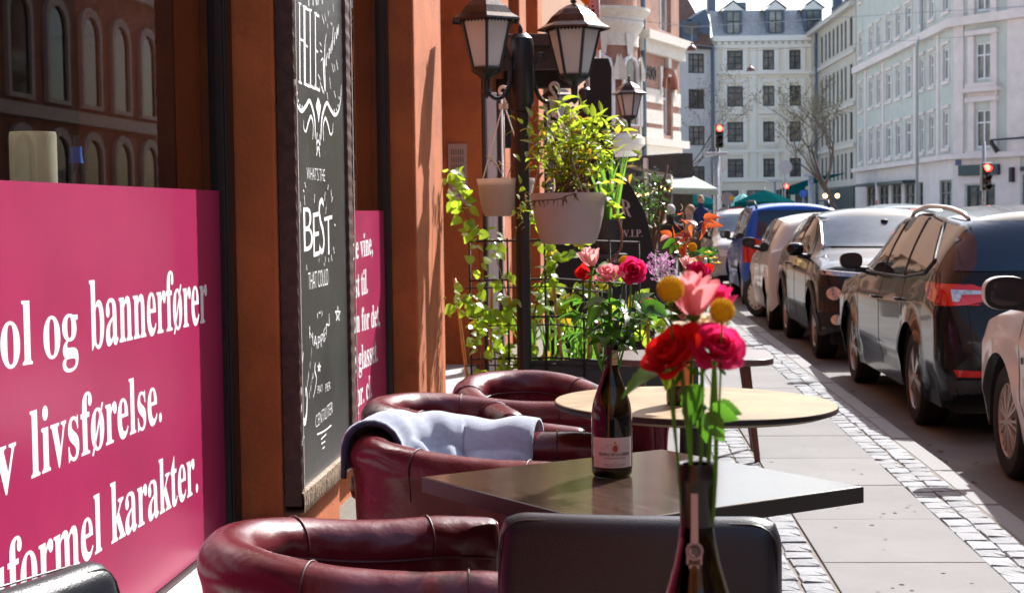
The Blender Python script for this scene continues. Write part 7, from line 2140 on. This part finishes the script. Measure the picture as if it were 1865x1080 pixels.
# ---------- brick corner building on the left
A = atd(1164, 380, 64); B = atd(1239, 380, 69)
br, Wb = frame_at('brick_corner_building', 'red brick corner building with stone bands, a rounded bay and raised year figures', A, B)
Zb = lambda px, py: on_facade(br, px, py)
z_s, z_c0, z_c1 = Zb(1200, 254)[1], Zb(1200, 103)[1], Zb(1200, 66)[1]
aw = (Zb(1207, 200)[0], Zb(1222, 200)[0], Zb(1214, 247)[1], Zb(1214, 138)[1])
uw = (Zb(1200, 30)[0], Zb(1222, 30)[0], z_c1 + .25, z_c1 + 3.4)
facade(br, Wb, 17, [aw, uw], m_brickf, .3)
window(br, *aw, m_frwhite, 2, (.62,), .09, .25); window(br, *uw, m_frwhite, 2, (.62,), .09, .25)
a, b, c, d = aw; r_ = (b - a) / 2; 
mb = MB()
vs = []; n_ = 12
for i in range(n_ + 1):
    q = math.pi * i / n_; vs += [((a + b) / 2 - r_ * math.cos(q), -.03, d - r_ + r_ * math.sin(q)), ((a + b) / 2 - r_ * 1.02 * math.cos(q), -.03, d + .02), ]
mb.add(vs, [(2 * i, 2 * i + 2, 2 * i + 3, 2 * i + 1) for i in range(n_)]); mb.build('arch_spandrel', m_brickf, br)
mb = MB(); pts = [((a + b) / 2 - (r_ + .18) * math.cos(q), -.07, d - r_ + (r_ + .18) * math.sin(q)) for q in np.linspace(0, math.pi, 14)]; mb.tube(pts, .17, 6); mb.build('arch_ring', mat('dark_brick_arch', (.25, .08, .05), .85), br)
bands = [Zb(1190, y)[1] for y in (172, 210, 243)]
trim(br, 'stone_band', m_bandstone, [(0, a - .1, -.06, -.003, z - .35, z + .2) for z in bands] + [(b + .1, Wb, -.06, -.003, z - .35, z + .2) for z in bands])
trim(br, 'cornice', m_bandstone, [(0, Wb + .35, -.5, -.003, z_c1 - .35, z_c1), (0, Wb + .1, -.25, -.004, z_c0, z_c1 - .35), (0, Wb + .3, -.35, -.004, z_s - .3, z_s)])
trim(br, 'keystone', m_bandstone, [((a + b) / 2 - .2, (a + b) / 2 + .2, -.16, -.002, d - .05, d + 1.0), (a - .5, a - .2, -.10, -.002, d - r_ - .3, d + .3), (b + .2, b + .5, -.10, -.002, d - r_ - .3, d + .3)])
trim(br, 'white_base', m_creamtrim, [(0, Wb, -.12, -.005, 0, z_s - .3)])
mb = MB(); vs, fs = text2d('1900', None, .02); x0_ = Zb(1170, 140)[0]; x1_ = Zb(1194, 140)[0]; zz0 = Zb(1182, 144)[1]; zz1 = Zb(1182, 122)[1]
X0 = min(v[0] for v in vs); X1 = max(v[0] for v in vs)
mb.add([(x0_ + (v[0] - X0) / (X1 - X0) * (x1_ - x0_), -.05, zz0 + v[1] / .69 * (zz1 - zz0)) for v in vs], fs); mb.build('year_figures', mat('dark_iron_figures', (.06, .04, .035), .6), br, solid=.04)
mb = MB(); mb.tube([(.12, -.2, 0), (.12, -.2, 16)], .10, 8); mb.build('downpipe', m_zinc, br, True)
# rounded bay
bc = (-1.3, 1.15)
def baypart(name, m, r, z0_, z1_, extra=()):
    mb = MB(); mb.lathe([(r, z0_), (r, z1_)] if not extra else extra, 30, (bc[0], bc[1], 0), arc=math.pi * 1.15, a0=math.pi * .93); return mb.build(name, m, br, True, 30)
baypart('bay_wall', m_brickf, 1.5, z_c0 - 3.4, z_c0 + 2)
cz = Zb(1130, 60)[1]; ct = Zb(1130, 15)[1]
baypart('bay_cornice', m_bandstone, 0, 0, 0, [(1.55, cz - .5), (1.55, cz), (1.75, cz + .3), (1.75, ct - .35), (2.0, ct - .1), (2.0, ct), (.01, ct + .02)])
baypart('bay_upper', m_bandstone, 1.35, ct + .03, ct + 6)
baypart('bay_base', m_creamtrim, 1.45, 0, z_c0 - 3.38)
baypart('bay_ledge', m_bandstone, 0, 0, 0, [(1.46, z_s - .6), (1.75, z_s - .35), (1.75, z_s - .1), (1.46, z_s + .1)])
for q in (-1.15, -.35, .45):
    aa = -math.pi / 2 + q; d_ = Vector((math.cos(aa), math.sin(aa), 0)); x, y, z = Vector((-d_.y, d_.x, 0)), d_, Vector((0, 0, 1))
    c_ = Vector((bc[0], bc[1], 0)) + d_ * 1.5
    mb = MB(); zb0_, zb1_ = z_c0 - 3.0, z_c0 - .9
    for (h0, h1, off, w0_) in ((zb0_, zb1_, .05, .36),):
        pts = [c_ + x * s - d_ * 0 + d_ * off + z * h for s, h in ((-w0_, h0), (w0_, h0), (w0_, h1), (w0_ * .7, h1 + .28), (0, h1 + .4), (-w0_ * .7, h1 + .28), (-w0_, h1))]
        mb.add(pts + [p - d_ * .15 for p in pts], [tuple(range(7))] + [(i, (i + 1) % 7, 7 + (i + 1) % 7, 7 + i) for i in range(7)])
    w_ = mb.build('bay_window', m_pane, br)
    mb = MB(); pts = [c_ + x * s + d_ * .07 + z * h for s, h in ((-.42, zb0_), (-.42, zb1_), (-.3, zb1_ + .36), (0, zb1_ + .5), (.3, zb1_ + .36), (.42, zb1_), (.42, zb0_), (-.42, zb0_))]; mb.tube(pts, .08, 5); mb.build('bay_window_frame', m_frwhite, w_)
    mb = MB(); 
    for s in (-.72, .72):
        mb.add([c_ + x * (s - .22) + d_ * .04 + z * (zb1_ - .4), c_ + x * (s + .22) + d_ * .04 + z * (zb1_ - .4), c_ + x * (s + .22) + d_ * .04 + z * zb1_, c_ + x * s + d_ * .04 + z * (zb1_ + .6), c_ + x * (s - .22) + d_ * .04 + z * zb1_], [(0, 1, 2, 3, 4)])
    mb.add([c_ + x * s + d_ * .08 + z * h for s, h in ((-.16, zb1_ + .55), (.16, zb1_ + .55), (.26, zb1_ + 1.35), (-.26, zb1_ + 1.35))], [(0, 1, 2, 3)])
    mb.build('bay_keystone', m_bandstone, w_)

# ================================================================== AWNINGS, PARASOLS, SIGNS
def awning(label, L_, R_, drop, m, depth_dir, n=1, group=None, val=.35):
    L_, R_ = Vector(L_), Vector(R_)
    t = thing('awning', label, 'awning', L_, 0, group)
    b = R_ - L_; f = Vector(depth_dir) + Vector((0, 0, -drop))
    mb = MB(); vs = [Vector((0, 0, 0)), b, b + f, f]; mb.add(vs, [(0, 1, 2, 3)]); mb.build('canopy', m, t, solid=.03)
    mb = MB(); mb.add([f, b + f, b + f + Vector((0, 0, -val)), f + Vector((0, 0, -val))], [(0, 1, 2, 3)])
    mb.add([Vector((0, 0, 0)), f, f + Vector((0, 0, -val * .4)), ], [(0, 1, 2)]); mb.build('valance', m, t, solid=.02)
    for e in (Vector(), b):
        mb = MB(); mb.tube([e + Vector((0, 0, -drop * 1.2)), e + f + Vector((0, 0, -.02))], .03, 6); mb.build('awning_arm', m_steel, t, True)
    return t
# beige awning: nearer; white awning: along the brick building, projecting towards the street
p = atd(1116, 297, 44); q = atd(1132, 303, 50)
awning('beige grey awning in front of the white ground floor of the brick building', p, q, .35, m_awnb, (1.55, -.1, 0), val=.32)
r0, r1, f1, f0 = atd(1203, 319, 57), atd(1256, 319, 57), atd(1306, 345, 51.5), atd(1224, 343, 51.5)
t = thing('awning', 'bright white awning with pale green valance at the left pavement', 'awning', r0, 0); o_ = Vector(r0)
mb = MB(); mb.add([r0 - o_, r1 - o_, f1 - o_, f0 - o_], [(0, 1, 2, 3)]); mb.build('canopy', m_awn, t, solid=.03)
dv = Vector((0, 0, -.17))
mb = MB(); mb.add([f0 - o_ + Vector((0, -.03, 0)), f1 - o_ + Vector((0, -.03, 0)), f1 - o_ + dv, f0 - o_ + dv], [(0, 1, 2, 3)]); mb.add([f1 - o_, r1 - o_, r1 - o_ + dv, f1 - o_ + dv], [(0, 1, 2, 3)]); mb.build('valance', mat('pale_green_valance', (.42, .52, .47), .9), t, solid=.02)
for e in (f0, f1):
    mb = MB(); mb.tube([e - o_ + Vector((0, .1, -.03)), Vector((e.x - o_.x, e.y - o_.y + .1, ROADZ - o_.z))], .03, 6); mb.build('awning_post', m_steel, t, True)
t = thing('string_lights', 'warm string of small bulbs under the pale awnings', 'string lights', atd(1190, 350, 50), 0)
m_bulb = mat('warm_bulb', (1, .8, .4), .4, emit=(1, .62, .22), estr=5.0)
o_ = Vector(t.location)
wire = [atd(1150 + i * 6.2, 346 + 7 * math.sin(i * .55) - (8 if i > 11 else 0) + (i % 3), 50 + i * .3) - o_ for i in range(25)]
mb = MB(); mb.tube(wire, .008, 4); mb.build('wire', m_blackpaint, t)
bm_ = MB(); bm_.sphere((0, 0, 0), .035, 8); bme = bm_.mesh('bulb', m_bulb, True)
for p in wire: inst('bulb', bme, t, Matrix.Translation(p - Vector((0, 0, .04))))
def parasol(label, px, py_top, py_edge, halfpx, d, m, sides_=8):
    c = atd(px, py_top, d); k_ = d / FPX
    t = thing('parasol', label, 'parasol', (c.x, c.y, ROADZ), 0, 'teal parasols at the end of the street')
    zt_ = c.z - ROADZ; ze = atd(px, py_edge, d).z - ROADZ; r_ = halfpx * k_
    mb = MB(); n_ = sides_
    ringv = [(r_ * math.cos(2 * math.pi * i / n_ + .39), r_ * math.sin(2 * math.pi * i / n_ + .39), ze) for i in range(n_)]
    low = [(x, y, ze - .28) for x, y, z in ringv]
    mid_ = [(x * .5, y * .5, ze + (zt_ - ze) * .56) for x, y, z in ringv]
    mb.add(ringv + low + mid_ + [(0, 0, zt_)], [(i, (i + 1) % n_, 2 * n_ + (i + 1) % n_, 2 * n_ + i) for i in range(n_)] + [(2 * n_ + i, 2 * n_ + (i + 1) % n_, 3 * n_) for i in range(n_)] + [(n_ + i, n_ + (i + 1) % n_, (i + 1) % n_, i) for i in range(n_)])
    mb.build('canopy', m, t)
    mb = MB(); mb.tube([(0, 0, 0), (0, 0, zt_ + .15)], .04, 8); mb.build('pole', m_steel, t, True)
    mb = MB(); mb.lathe([(.001, 0), (.35, 0), (.35, .12), (.001, .14)], 16); mb.build('foot', m_darkplastic, t)
    return t
parasol('large teal parasol in front of the cream building', 1392, 346, 368, 56, 78, m_tealfab)
parasol('teal parasol half behind the white awning', 1262, 352, 372, 58, 72, m_tealfab)
parasol('small pale teal parasol behind the large teal one', 1352, 352, 366, 22, 90, mat('pale_teal_canvas', (.12, .36, .34), .8))
p = atd(1474, 346, 112); q = atd(1538, 322, 112)
aw_ = awning('dark teal awning with lamps beneath at the foot of the taupe building', atd(1490, 322, 126), atd(1540, 316, 118), .95, m_tealfab, (-3.2, -1.5, 0), val=.5)
t = thing('terrace_lamps', 'pair of small warm lamps under the dark teal awning', 'lamps', atd(1510, 358, 118), 0); o_ = Vector(t.location)
for px in (1503, 1525):
    mb = MB(); mb.sphere(atd(px, 357, 118) - o_, .16, 10); mb.build('lamp_globe', m_bulb, t, True)
    mb = MB(); mb.tube([atd(px, 357, 118) - o_, atd(px, 344, 118) - o_], .02, 5); mb.build('lamp_cord', m_blackpaint, t)
# pink/red folded parasol behind the lanterns, orange cloth
fp = thing('folded_parasol', 'folded pink parasol with dark scalloped trim behind the right lantern', 'parasol', (atd(1090, 300, 18.0).x, 18.0, 0), R(0))
o_ = Vector(fp.location); P_ = lambda x, y, d=18.0: atd(x, y, d) - o_
mb = MB(); ax = [P_(1078, -60), P_(1084, 0), P_(1092, 60), P_(1098, 105)]
mb.tube([P_(1072, -60), P_(1080, 0), P_(1086, 50), P_(1092, 92)], [.12, .072, .046, .02], 10); mb.build('canopy', mat('pink_canvas', (.62, .30, .28), .8), fp, True)
mb = MB(); mb.tube([P_(1066, -40), P_(1064, 0), P_(1068, 10)], [.04, .05, .01], 8); mb.build('orange_flap', mat('orange_canvas', (.75, .22, .02), .7, trans=(.8, .3, .03)), fp, True)
mb = MB()
for i in range(8):
    mb.sphere(P_(1076 + i * .9, -20 + i * 8, 17.95), .018, 8)
mb.build('scalloped_trim', mat('dark_brown_trim', (.05, .02, .015), .7), fp, True)
mb = MB(); mb.tube([P_(1088, -60, 18.05), Vector((P_(1092, 100, 18.05).x, .05, 0))], .022, 8); mb.build('pole', m_frwhite, fp, True)

def traffic_light(label, px, pyt, pyb, d, group='traffic lights showing red', pole_top=None):
    c = atd(px, pyb, d); k_ = d / FPX
    t = thing('traffic_light', label, 'traffic light', (c.x, c.y, ROADZ), 0, group)
    z0_, z1_ = c.z - ROADZ, atd(px, pyt, d).z - ROADZ; h_ = z1_ - z0_; w_ = h_ * .17
    mb = MB(); mb.box(-w_, w_, -w_, w_, z0_, z1_); mb.build('housing', m_blackpaint, t, bevel=.03)
    mb = MB(); mb.tube([(0, w_ + .06, 0), (0, w_ + .06, (atd(px, pole_top, d).z - ROADZ) if pole_top else z0_ + .3)], .065, 10); mb.build('pole', m_steel, t, True)
    for i, (q, m_) in enumerate(((.82, mat('red_signal', (.6, .02, .01), .4, emit=(1, .03, .02), estr=14)), (.5, m_wine), (.18, m_wine))):
        mb = MB(); mb.lathe([(.001, 0), (w_ * .72, .0), (w_ * .72, .02)], 20, M=Matrix.Translation((0, -w_ - .022, z0_ + h_ * q)) @ Matrix.Rotation(-math.pi / 2, 4, 'X')); ln = mb.build('signal_lens', m_, t, True)
        mb = MB(); mb.lathe([(w_ * .80, 0), (w_ * .80, .22)], 16, M=Matrix.Translation((0, -w_, z0_ + h_ * q)) @ Matrix.Rotation(math.pi / 2, 4, 'X'), arc=math.pi * 1.2, a0=math.pi * .9); mb.build('visor', m_blackpaint, t)
    return t
traffic_light('red traffic light on the left pole in front of the cream building', 1309.5, 227, 270, 66)
traffic_light('red traffic light low above the large teal parasol', 1430.5, 334, 366, 86)
traffic_light('red traffic light at the right in front of the mint corner shop', 1795, 297, 347, 60, pole_top=258)
def round_sign(label, px, py, rpx, d, m, cat='road sign', group='backs of round road signs', extra=None):
    c = atd(px, py, d); k_ = d / FPX
    t = thing('round_sign', label, cat, (c.x, c.y, ROADZ), 0, group); z_ = c.z - ROADZ
    mb = MB(); mb.tube([(0, .05, 0), (0, .05, z_ + rpx * k_ * .6)], .035, 8); mb.build('pole', m_steel, t, True)
    mb = MB(); mb.lathe([(.001, -.01), (rpx * k_, -.01), (rpx * k_, .01), (.001, .01)], 28, M=Matrix.Translation((0, 0, z_)) @ Matrix.Rotation(math.pi / 2, 4, 'X')); mb.build('sign_disc', m, t, False)
    if extra:
        for (ex, ey, ew, eh) in extra:
            mb = MB(); mb.box(ex * k_, (ex + ew) * k_, -.016, -.0105, z_ + ey * k_, z_ + (ey + eh) * k_); mb.build('sticker', mat('yellow_sticker', (.75, .45, .02), .6), t)
    return t
m_signback = mat('sign_back_grey', (.33, .34, .36), .6, metal=.2)
round_sign('grey back of a round sign above the blue car', 1430, 305, 13, 84, m_signback)
round_sign('pale grey round sign behind the left traffic light pole', 1313, 302, 12, 68, m_signback)
round_sign('grey round sign back with one yellow sticker at its right', 1325, 362, 12, 38, m_signback, extra=[(3, -2, 9, 6)])
round_sign('lower grey round sign back with a yellow sticker at its left', 1318, 390, 12, 42, m_signback, extra=[(-8, -7, 10, 6)])
round_sign('red round sign top showing above the silver car', 1346, 392, 15, 36, mat('red_sign', (.65, .02, .02), .5), group='red signs')
round_sign('small blue round sign beside the large teal parasol', 1463, 353, 7, 80, mat('blue_sign', (.02, .10, .45), .5), group='blue signs')
def pole(label, px, pyt, d, rad, name='street_pole', group=None):
    c = atd(px, pyt, d); t = thing(name, label, 'pole', (c.x, c.y, ROADZ), 0, group)
    mb = MB(); mb.tube([(0, 0, 0), (0, 0, c.z - ROADZ)], rad, 8); mb.build('shaft', m_steel, t, True)
    mb = MB(); mb.box(-.45, .45, -.1, .1, c.z - ROADZ, c.z - ROADZ + .16); mb.build('lamp_head', m_signback, t, bevel=.03); return t
pole('grey street lamp pole in front of the taupe building', 1477, 322, 95, .16, 'street_lamp')
pole('thin street lamp pole in front of the cream building', 1411, 332, 100, .08, 'street_lamp')
pole('dark steel mast left of the red traffic light', 1304, 285, 64, .12, 'steel_mast')
# hanging street lamps on wires
def hang_lamp(label, px, py, d, rpx):
    c = atd(px, py, d); k_ = d / FPX
    t = thing('hanging_street_lamp', label, 'street lamp', c, 0, 'street lamps hanging on wires across the street')
    r_ = rpx * k_
    mb = MB(); mb.lathe([(r_, 0), (r_ * .98, r_ * .25), (r_ * .75, r_ * .72), (r_ * .3, r_ * 1.0), (r_ * .16, r_ * 1.1), (r_ * .14, r_ * 1.5), (.001, r_ * 1.55)], 24); mb.lathe([(.001, .04), (r_ * .95, 0)], 24); mb.build('shade', mat('brown_lamp_shade', (.15, .065, .05), .4, metal=.2), t, True, 40)
    mb = MB(); mb.tube([(0, 0, r_ * 1.5), (0, 0, r_ * 4.5)], .015, 5); mb.build('stem', m_steel, t)
    mb = MB(); mb.tube([(-9, -2, r_ * 4.5 + .9), (0, 0, r_ * 4.5), (14, 3, r_ * 4.5 + 1.0)], .012, 4); mb.build('span_wire', m_steel, t)
hang_lamp('brown hanging street lamp above the grey building front, left', 1260, 93, 62, 9.5)
hang_lamp('brown hanging street lamp in front of the cream building, right', 1367, 130, 88, 8)
# white banner flag at the mint building
fl = thing('banner_flag', 'narrow white beach flag with a red foot in front of the mint shopfronts', 'flag', (atd(1596, 380, 92).x, 92, ROADZ), 0); o_ = Vector(fl.location)
mb = MB(); mb.tube([Vector((0, 0, 0)), atd(1594, 308, 92) - o_], .03, 6); mb.build('flag_pole', m_steel, fl)
a_, b_, c_ = atd(1594, 308, 92) - o_, atd(1598, 365, 92) - o_, atd(1595, 365, 92) - o_
mb = MB(); mb.add([a_, b_, c_], [(0, 1, 2)]); mb.build('flag_cloth', m_frwhite, fl, solid=.02)
mb = MB(); mb.add([b_, c_, c_ + Vector((0, 0, -.5)), b_ + Vector((0, 0, -.5))], [(0, 1, 2, 3)]); mb.build('flag_foot', mat('red_cloth', (.6, .05, .03), .8), fl, solid=.02)

# ================================================================== BARE TREES
def bare_tree(label, base, H_, spread, lean, levels=5, seed=1, m=None, rad=.14, budm=None):
    r = random.Random(seed)
    t = thing('bare_tree', label, 'tree', base, 0, 'bare street trees')
    trunk = MB(); limbs = MB(); buds = MB()
    def grow(p, d, L_, rd, lv):
        n_ = 5; pts = [p]; dd = d.copy()
        for i in range(n_):
            dd = (dd + Vector((r.uniform(-.16, .16), r.uniform(-.16, .16), r.uniform(-.05, .12)))).normalized(); pts.append(pts[-1] + dd * L_ / n_)
        (trunk if lv == 0 else limbs).tube(pts, [rd * (1 - .45 * i / n_) for i in range(n_ + 1)], 7 if lv < 2 else 4, False)
        if lv >= levels:
            for _ in range(3):
                c = pts[r.randrange(2, 6)] + Vector((r.uniform(-.05, .05), r.uniform(-.05, .05), 0)); q = .035
                buds.add([c + Vector((q, 0, 0)), c + Vector((0, q, q)), c + Vector((-q, 0, 0)), c + Vector((0, -q, -q))], [(0, 1, 2, 3)])
            return
        for k_ in range(3 if lv < 3 else 2 + (r.random() < .5)):
            a = r.uniform(0, 6.28); sp_ = spread * r.uniform(.6, 1.2)
            nd = (dd + Vector((math.cos(a), math.sin(a), r.uniform(-.1, .35))) * sp_).normalized()
            grow(pts[r.randrange(2, 6)] if lv else pts[-1 - (k_ > 1)], nd, L_ * r.uniform(.62, .82), rd * .52, lv + 1)
    grow(Vector((0, 0, 0)), Vector(lean).normalized(), H_ * .32, rad, 0)
    mm = m or mat('bare_bark', (.075, .062, .052), .9, var=.3)
    trunk.build('trunk', mm, t, True); limbs.build('branches', mm, t, True); buds.build('buds', budm or m_leafvine, t)
    return t
b = atd(1540, 380, 76); bare_tree('bare spreading tree in front of the taupe building', (b.x, b.y, ROADZ), 8.6, .8, (-.30, 0, 1), 6, 4, rad=.16, budm=mat('olive_buds', (.12, .12, .05), .8))
b = atd(1222, 380, 84); bare_tree('bare branched tree in front of the narrow grey building', (b.x, b.y, ROADZ), 12.0, .75, (.05, 0, 1), 5, 9, rad=.055, budm=mat('brown_buds', (.10, .08, .05), .8))

# ================================================================== PEOPLE far down the pavement
def person(label, loc, rot, coat, hair, sitting=True, s=1.0):
    t = thing('person', label, 'person', loc, rot, 'people at the far cafe tables')
    if sitting:
        J = [(0, 0, .50), (0, .02, .75), (0, .03, 1.0), (0, .05, 1.10), (0, .06, 1.20), (0, .06, 1.34), (.19, .03, .99), (.25, -.06, .74), (.16, -.28, .72), (-.19, .03, .99), (-.25, -.06, .74), (-.16, -.28, .72), (.10, -.42, .50), (.11, -.44, .10), (.11, -.56, .03), (-.10, -.42, .50), (-.11, -.44, .10), (-.11, -.56, .03)]
    else:
        J = [(0, 0, .92), (0, .0, 1.12), (0, .0, 1.38), (0, -.01, 1.48), (0, -.02, 1.58), (0, -.02, 1.73), (.19, 0, 1.40), (.24, .02, 1.14), (.22, -.12, .92), (-.19, 0, 1.40), (-.24, .03, 1.14), (-.22, -.08, .92), (.10, .0, .50), (.10, .06, .08), (.11, -.10, .03), (-.10, -.05, .50), (-.10, .0, .08), (-.11, -.14, .03)]
    E = [(0, 1), (1, 2), (2, 3), (3, 4), (4, 5), (2, 6), (6, 7), (7, 8), (2, 9), (9, 10), (10, 11), (0, 12), (12, 13), (13, 14), (0, 15), (15, 16), (16, 17)]
    rr = [.15, .14, .15, .06, .085, .09, .075, .05, .035, .075, .05, .035, .08, .05, .045, .08, .05, .045]
    me = bpy.data.meshes.new('body'); me.from_pydata([Vector(j) * s for j in J], E, []); me.materials.append(coat)
    o = bpy.data.objects.new('body', me); COL.objects.link(o); o.parent = t
    md = o.modifiers.new('skin', 'SKIN'); md.use_smooth_shade = True
    for i, v in enumerate(me.skin_vertices[0].data if me.skin_vertices else []): pass
    bm = bmesh.new(); bm.from_mesh(me); ly = bm.verts.layers.skin.verify(); bm.verts.ensure_lookup_table()
    for i, v in enumerate(bm.verts): v[ly].radius = (rr[i] * s, rr[i] * s * (.8 if i < 3 else 1)); v[ly].use_root = (i == 0)
    bm.to_mesh(me); bm.free()
    o.modifiers.new('sub', 'SUBSURF').render_levels = 1
    hd = Vector(J[5]) * s
    m_skin = bpy.data.materials.get('skin') or mat('skin', (.55, .33, .25), .6)
    mb = MB(); mb.sphere(hd + Vector((0, -.012, -.03)), .093 * s, 14, 1.2); mb.sphere(hd + Vector((0, -.10, -.04)), .016, 6); mb.build('face', m_skin, t, True)
    mb = MB(); mb.sphere(hd + Vector((0, .02, .01)), .105 * s, 14, 1.08); mb.build('hair', hair, t, True)
    for sx in (-1, 1):
        mb = MB(); h_ = Vector(J[8 if sx > 0 else 11]) * s; mb.sphere(h_ + Vector((0, -.04, -.01)), .042, 8)
        for f in range(4): mb.tube([h_ + Vector((-.025 + .016 * f, -.07, -.01)), h_ + Vector((-.025 + .016 * f, -.12, -.03))], .008, 5)
        mb.tube([h_ + Vector((-.03 * sx, -.05, 0)), h_ + Vector((-.05 * sx, -.085, -.01))], .009, 5); mb.build('hand', m_skin, t, True)
    return t
m_coatd = mat('dark_coat', (.018, .018, .024), .85); m_navy = mat('navy_top', (.02, .035, .12), .85); m_tanc = mat('beige_coat', (.36, .27, .2), .85)
m_hw = mat('white_hair', (.55, .53, .50), .7); m_hb = mat('fair_hair', (.30, .19, .10), .7)
def seat_at(px, py_head, d, *a, **kw):
    c = atd(px, py_head, d); return person(a[0], (c.x, d, -.02), *a[1:], **kw)
seat_at(1223, 420, 33, 'white haired person in a dark coat seated at the far terrace, seen from behind', R(160), m_coatd, m_hw)
seat_at(1252, 428, 36, 'seated fair haired person in a beige coat beside the white haired one', R(-60), m_tanc, m_hb)
seat_at(1212, 428, 38, 'seated person in beige half behind the white haired one', R(80), m_tanc, m_hb)
seat_at(1276, 425, 44, 'person in a navy top standing behind the red leaved rose bush', R(20), m_navy, m_hb, sitting=False, s=.94)
for i, (px, d, lab, rz_) in enumerate(((1223, 33, 'far chair under the white haired person', 160), (1252, 36, 'far chair under the fair haired person', -60), (1212, 38, 'far chair under the person half hidden', 80))):
    c = atd(px, 430, d); t = thing('cafe_chair', lab, 'chair', (c.x, d, -.02), R(rz_), 'far cafe chairs')
    mb = MB(); mb.box(-.22, .22, -.22, .22, .40, .44); mb.build('seat', m_frbrown, t)
    mb = MB(); mb.box(-.22, .22, .20, .23, .46, .86); mb.build('backrest', m_frbrown, t)
    for x in (-.19, .19):
        for y in (-.19, .19): mb = MB(); mb.tube([(x, y, 0), (x, y, .398)], .018, 6); mb.build('leg', m_frbrown, t)
c = atd(1238, 430, 34.5); t = thing('cafe_table', 'far cafe table between the seated people', 'table', (c.x, 34.5, -.02), 0)
mb = MB(); mb.lathe([(.001, .72), (.36, .72), (.36, .75), (.001, .75)], 24); mb.build('table_top', m_frbrown, t); mb = MB(); mb.tube([(0, 0, 0), (0, 0, .72)], .035, 8); mb.build('pedestal', m_frbrown, t)
# evergreen bush between sign and terrace
t = thing('potted_bush', 'glossy dark leaved bush behind the black bottle shaped sign', 'bush', (atd(1178, 400, 20).x, 20, 0), 0); o_ = Vector(t.location)
mb = MB(); mb.lathe([(.001, 0), (.22, 0), (.28, .45), (.25, .45), (.001, .42)], 24); mb.build('pot', m_darkplastic, t, True, 40)
mb = MB(); 
for kx in range(8): mb.tube(bez((0, 0, .4), atd(rng.uniform(1150, 1225), rng.uniform(300, 380), 20) - o_, .1, 6), .012, 5)
mb.build('stem', m_woodstem, t, True)
mb = MB()
for k_ in range(300):
    p = atd(rng.gauss(1184, 17), rng.gauss(365, 26), 20 + rng.gauss(0, .35)) - o_
    if p.z < .4: continue
    add_leaf(mb, leafmat4(p, (rng.uniform(-1, 1), rng.uniform(-1, 1), rng.uniform(-.6, .8)), rng.uniform(.07, .125), rng.uniform(-1, 1)), .34)
tag(mb.build('leaves', m_leafdark, t, True), kind='stuff')
# dark terrace background wall (shopfronts in shade beyond the sign)
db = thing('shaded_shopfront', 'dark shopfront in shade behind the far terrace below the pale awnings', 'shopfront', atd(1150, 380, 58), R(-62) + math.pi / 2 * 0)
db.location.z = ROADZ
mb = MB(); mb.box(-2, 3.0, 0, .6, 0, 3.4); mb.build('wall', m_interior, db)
mb = MB(); mb.box(-1.5, .4, -.05, -.003, .4, 2.8); mb.build('window', m_wine, db); mb = MB(); mb.box(.9, 1.15, -.06, -.004, 0, 3.3); mb.build('pale_pillar', m_pinkstone, db)
bpy.context.view_layer.update()
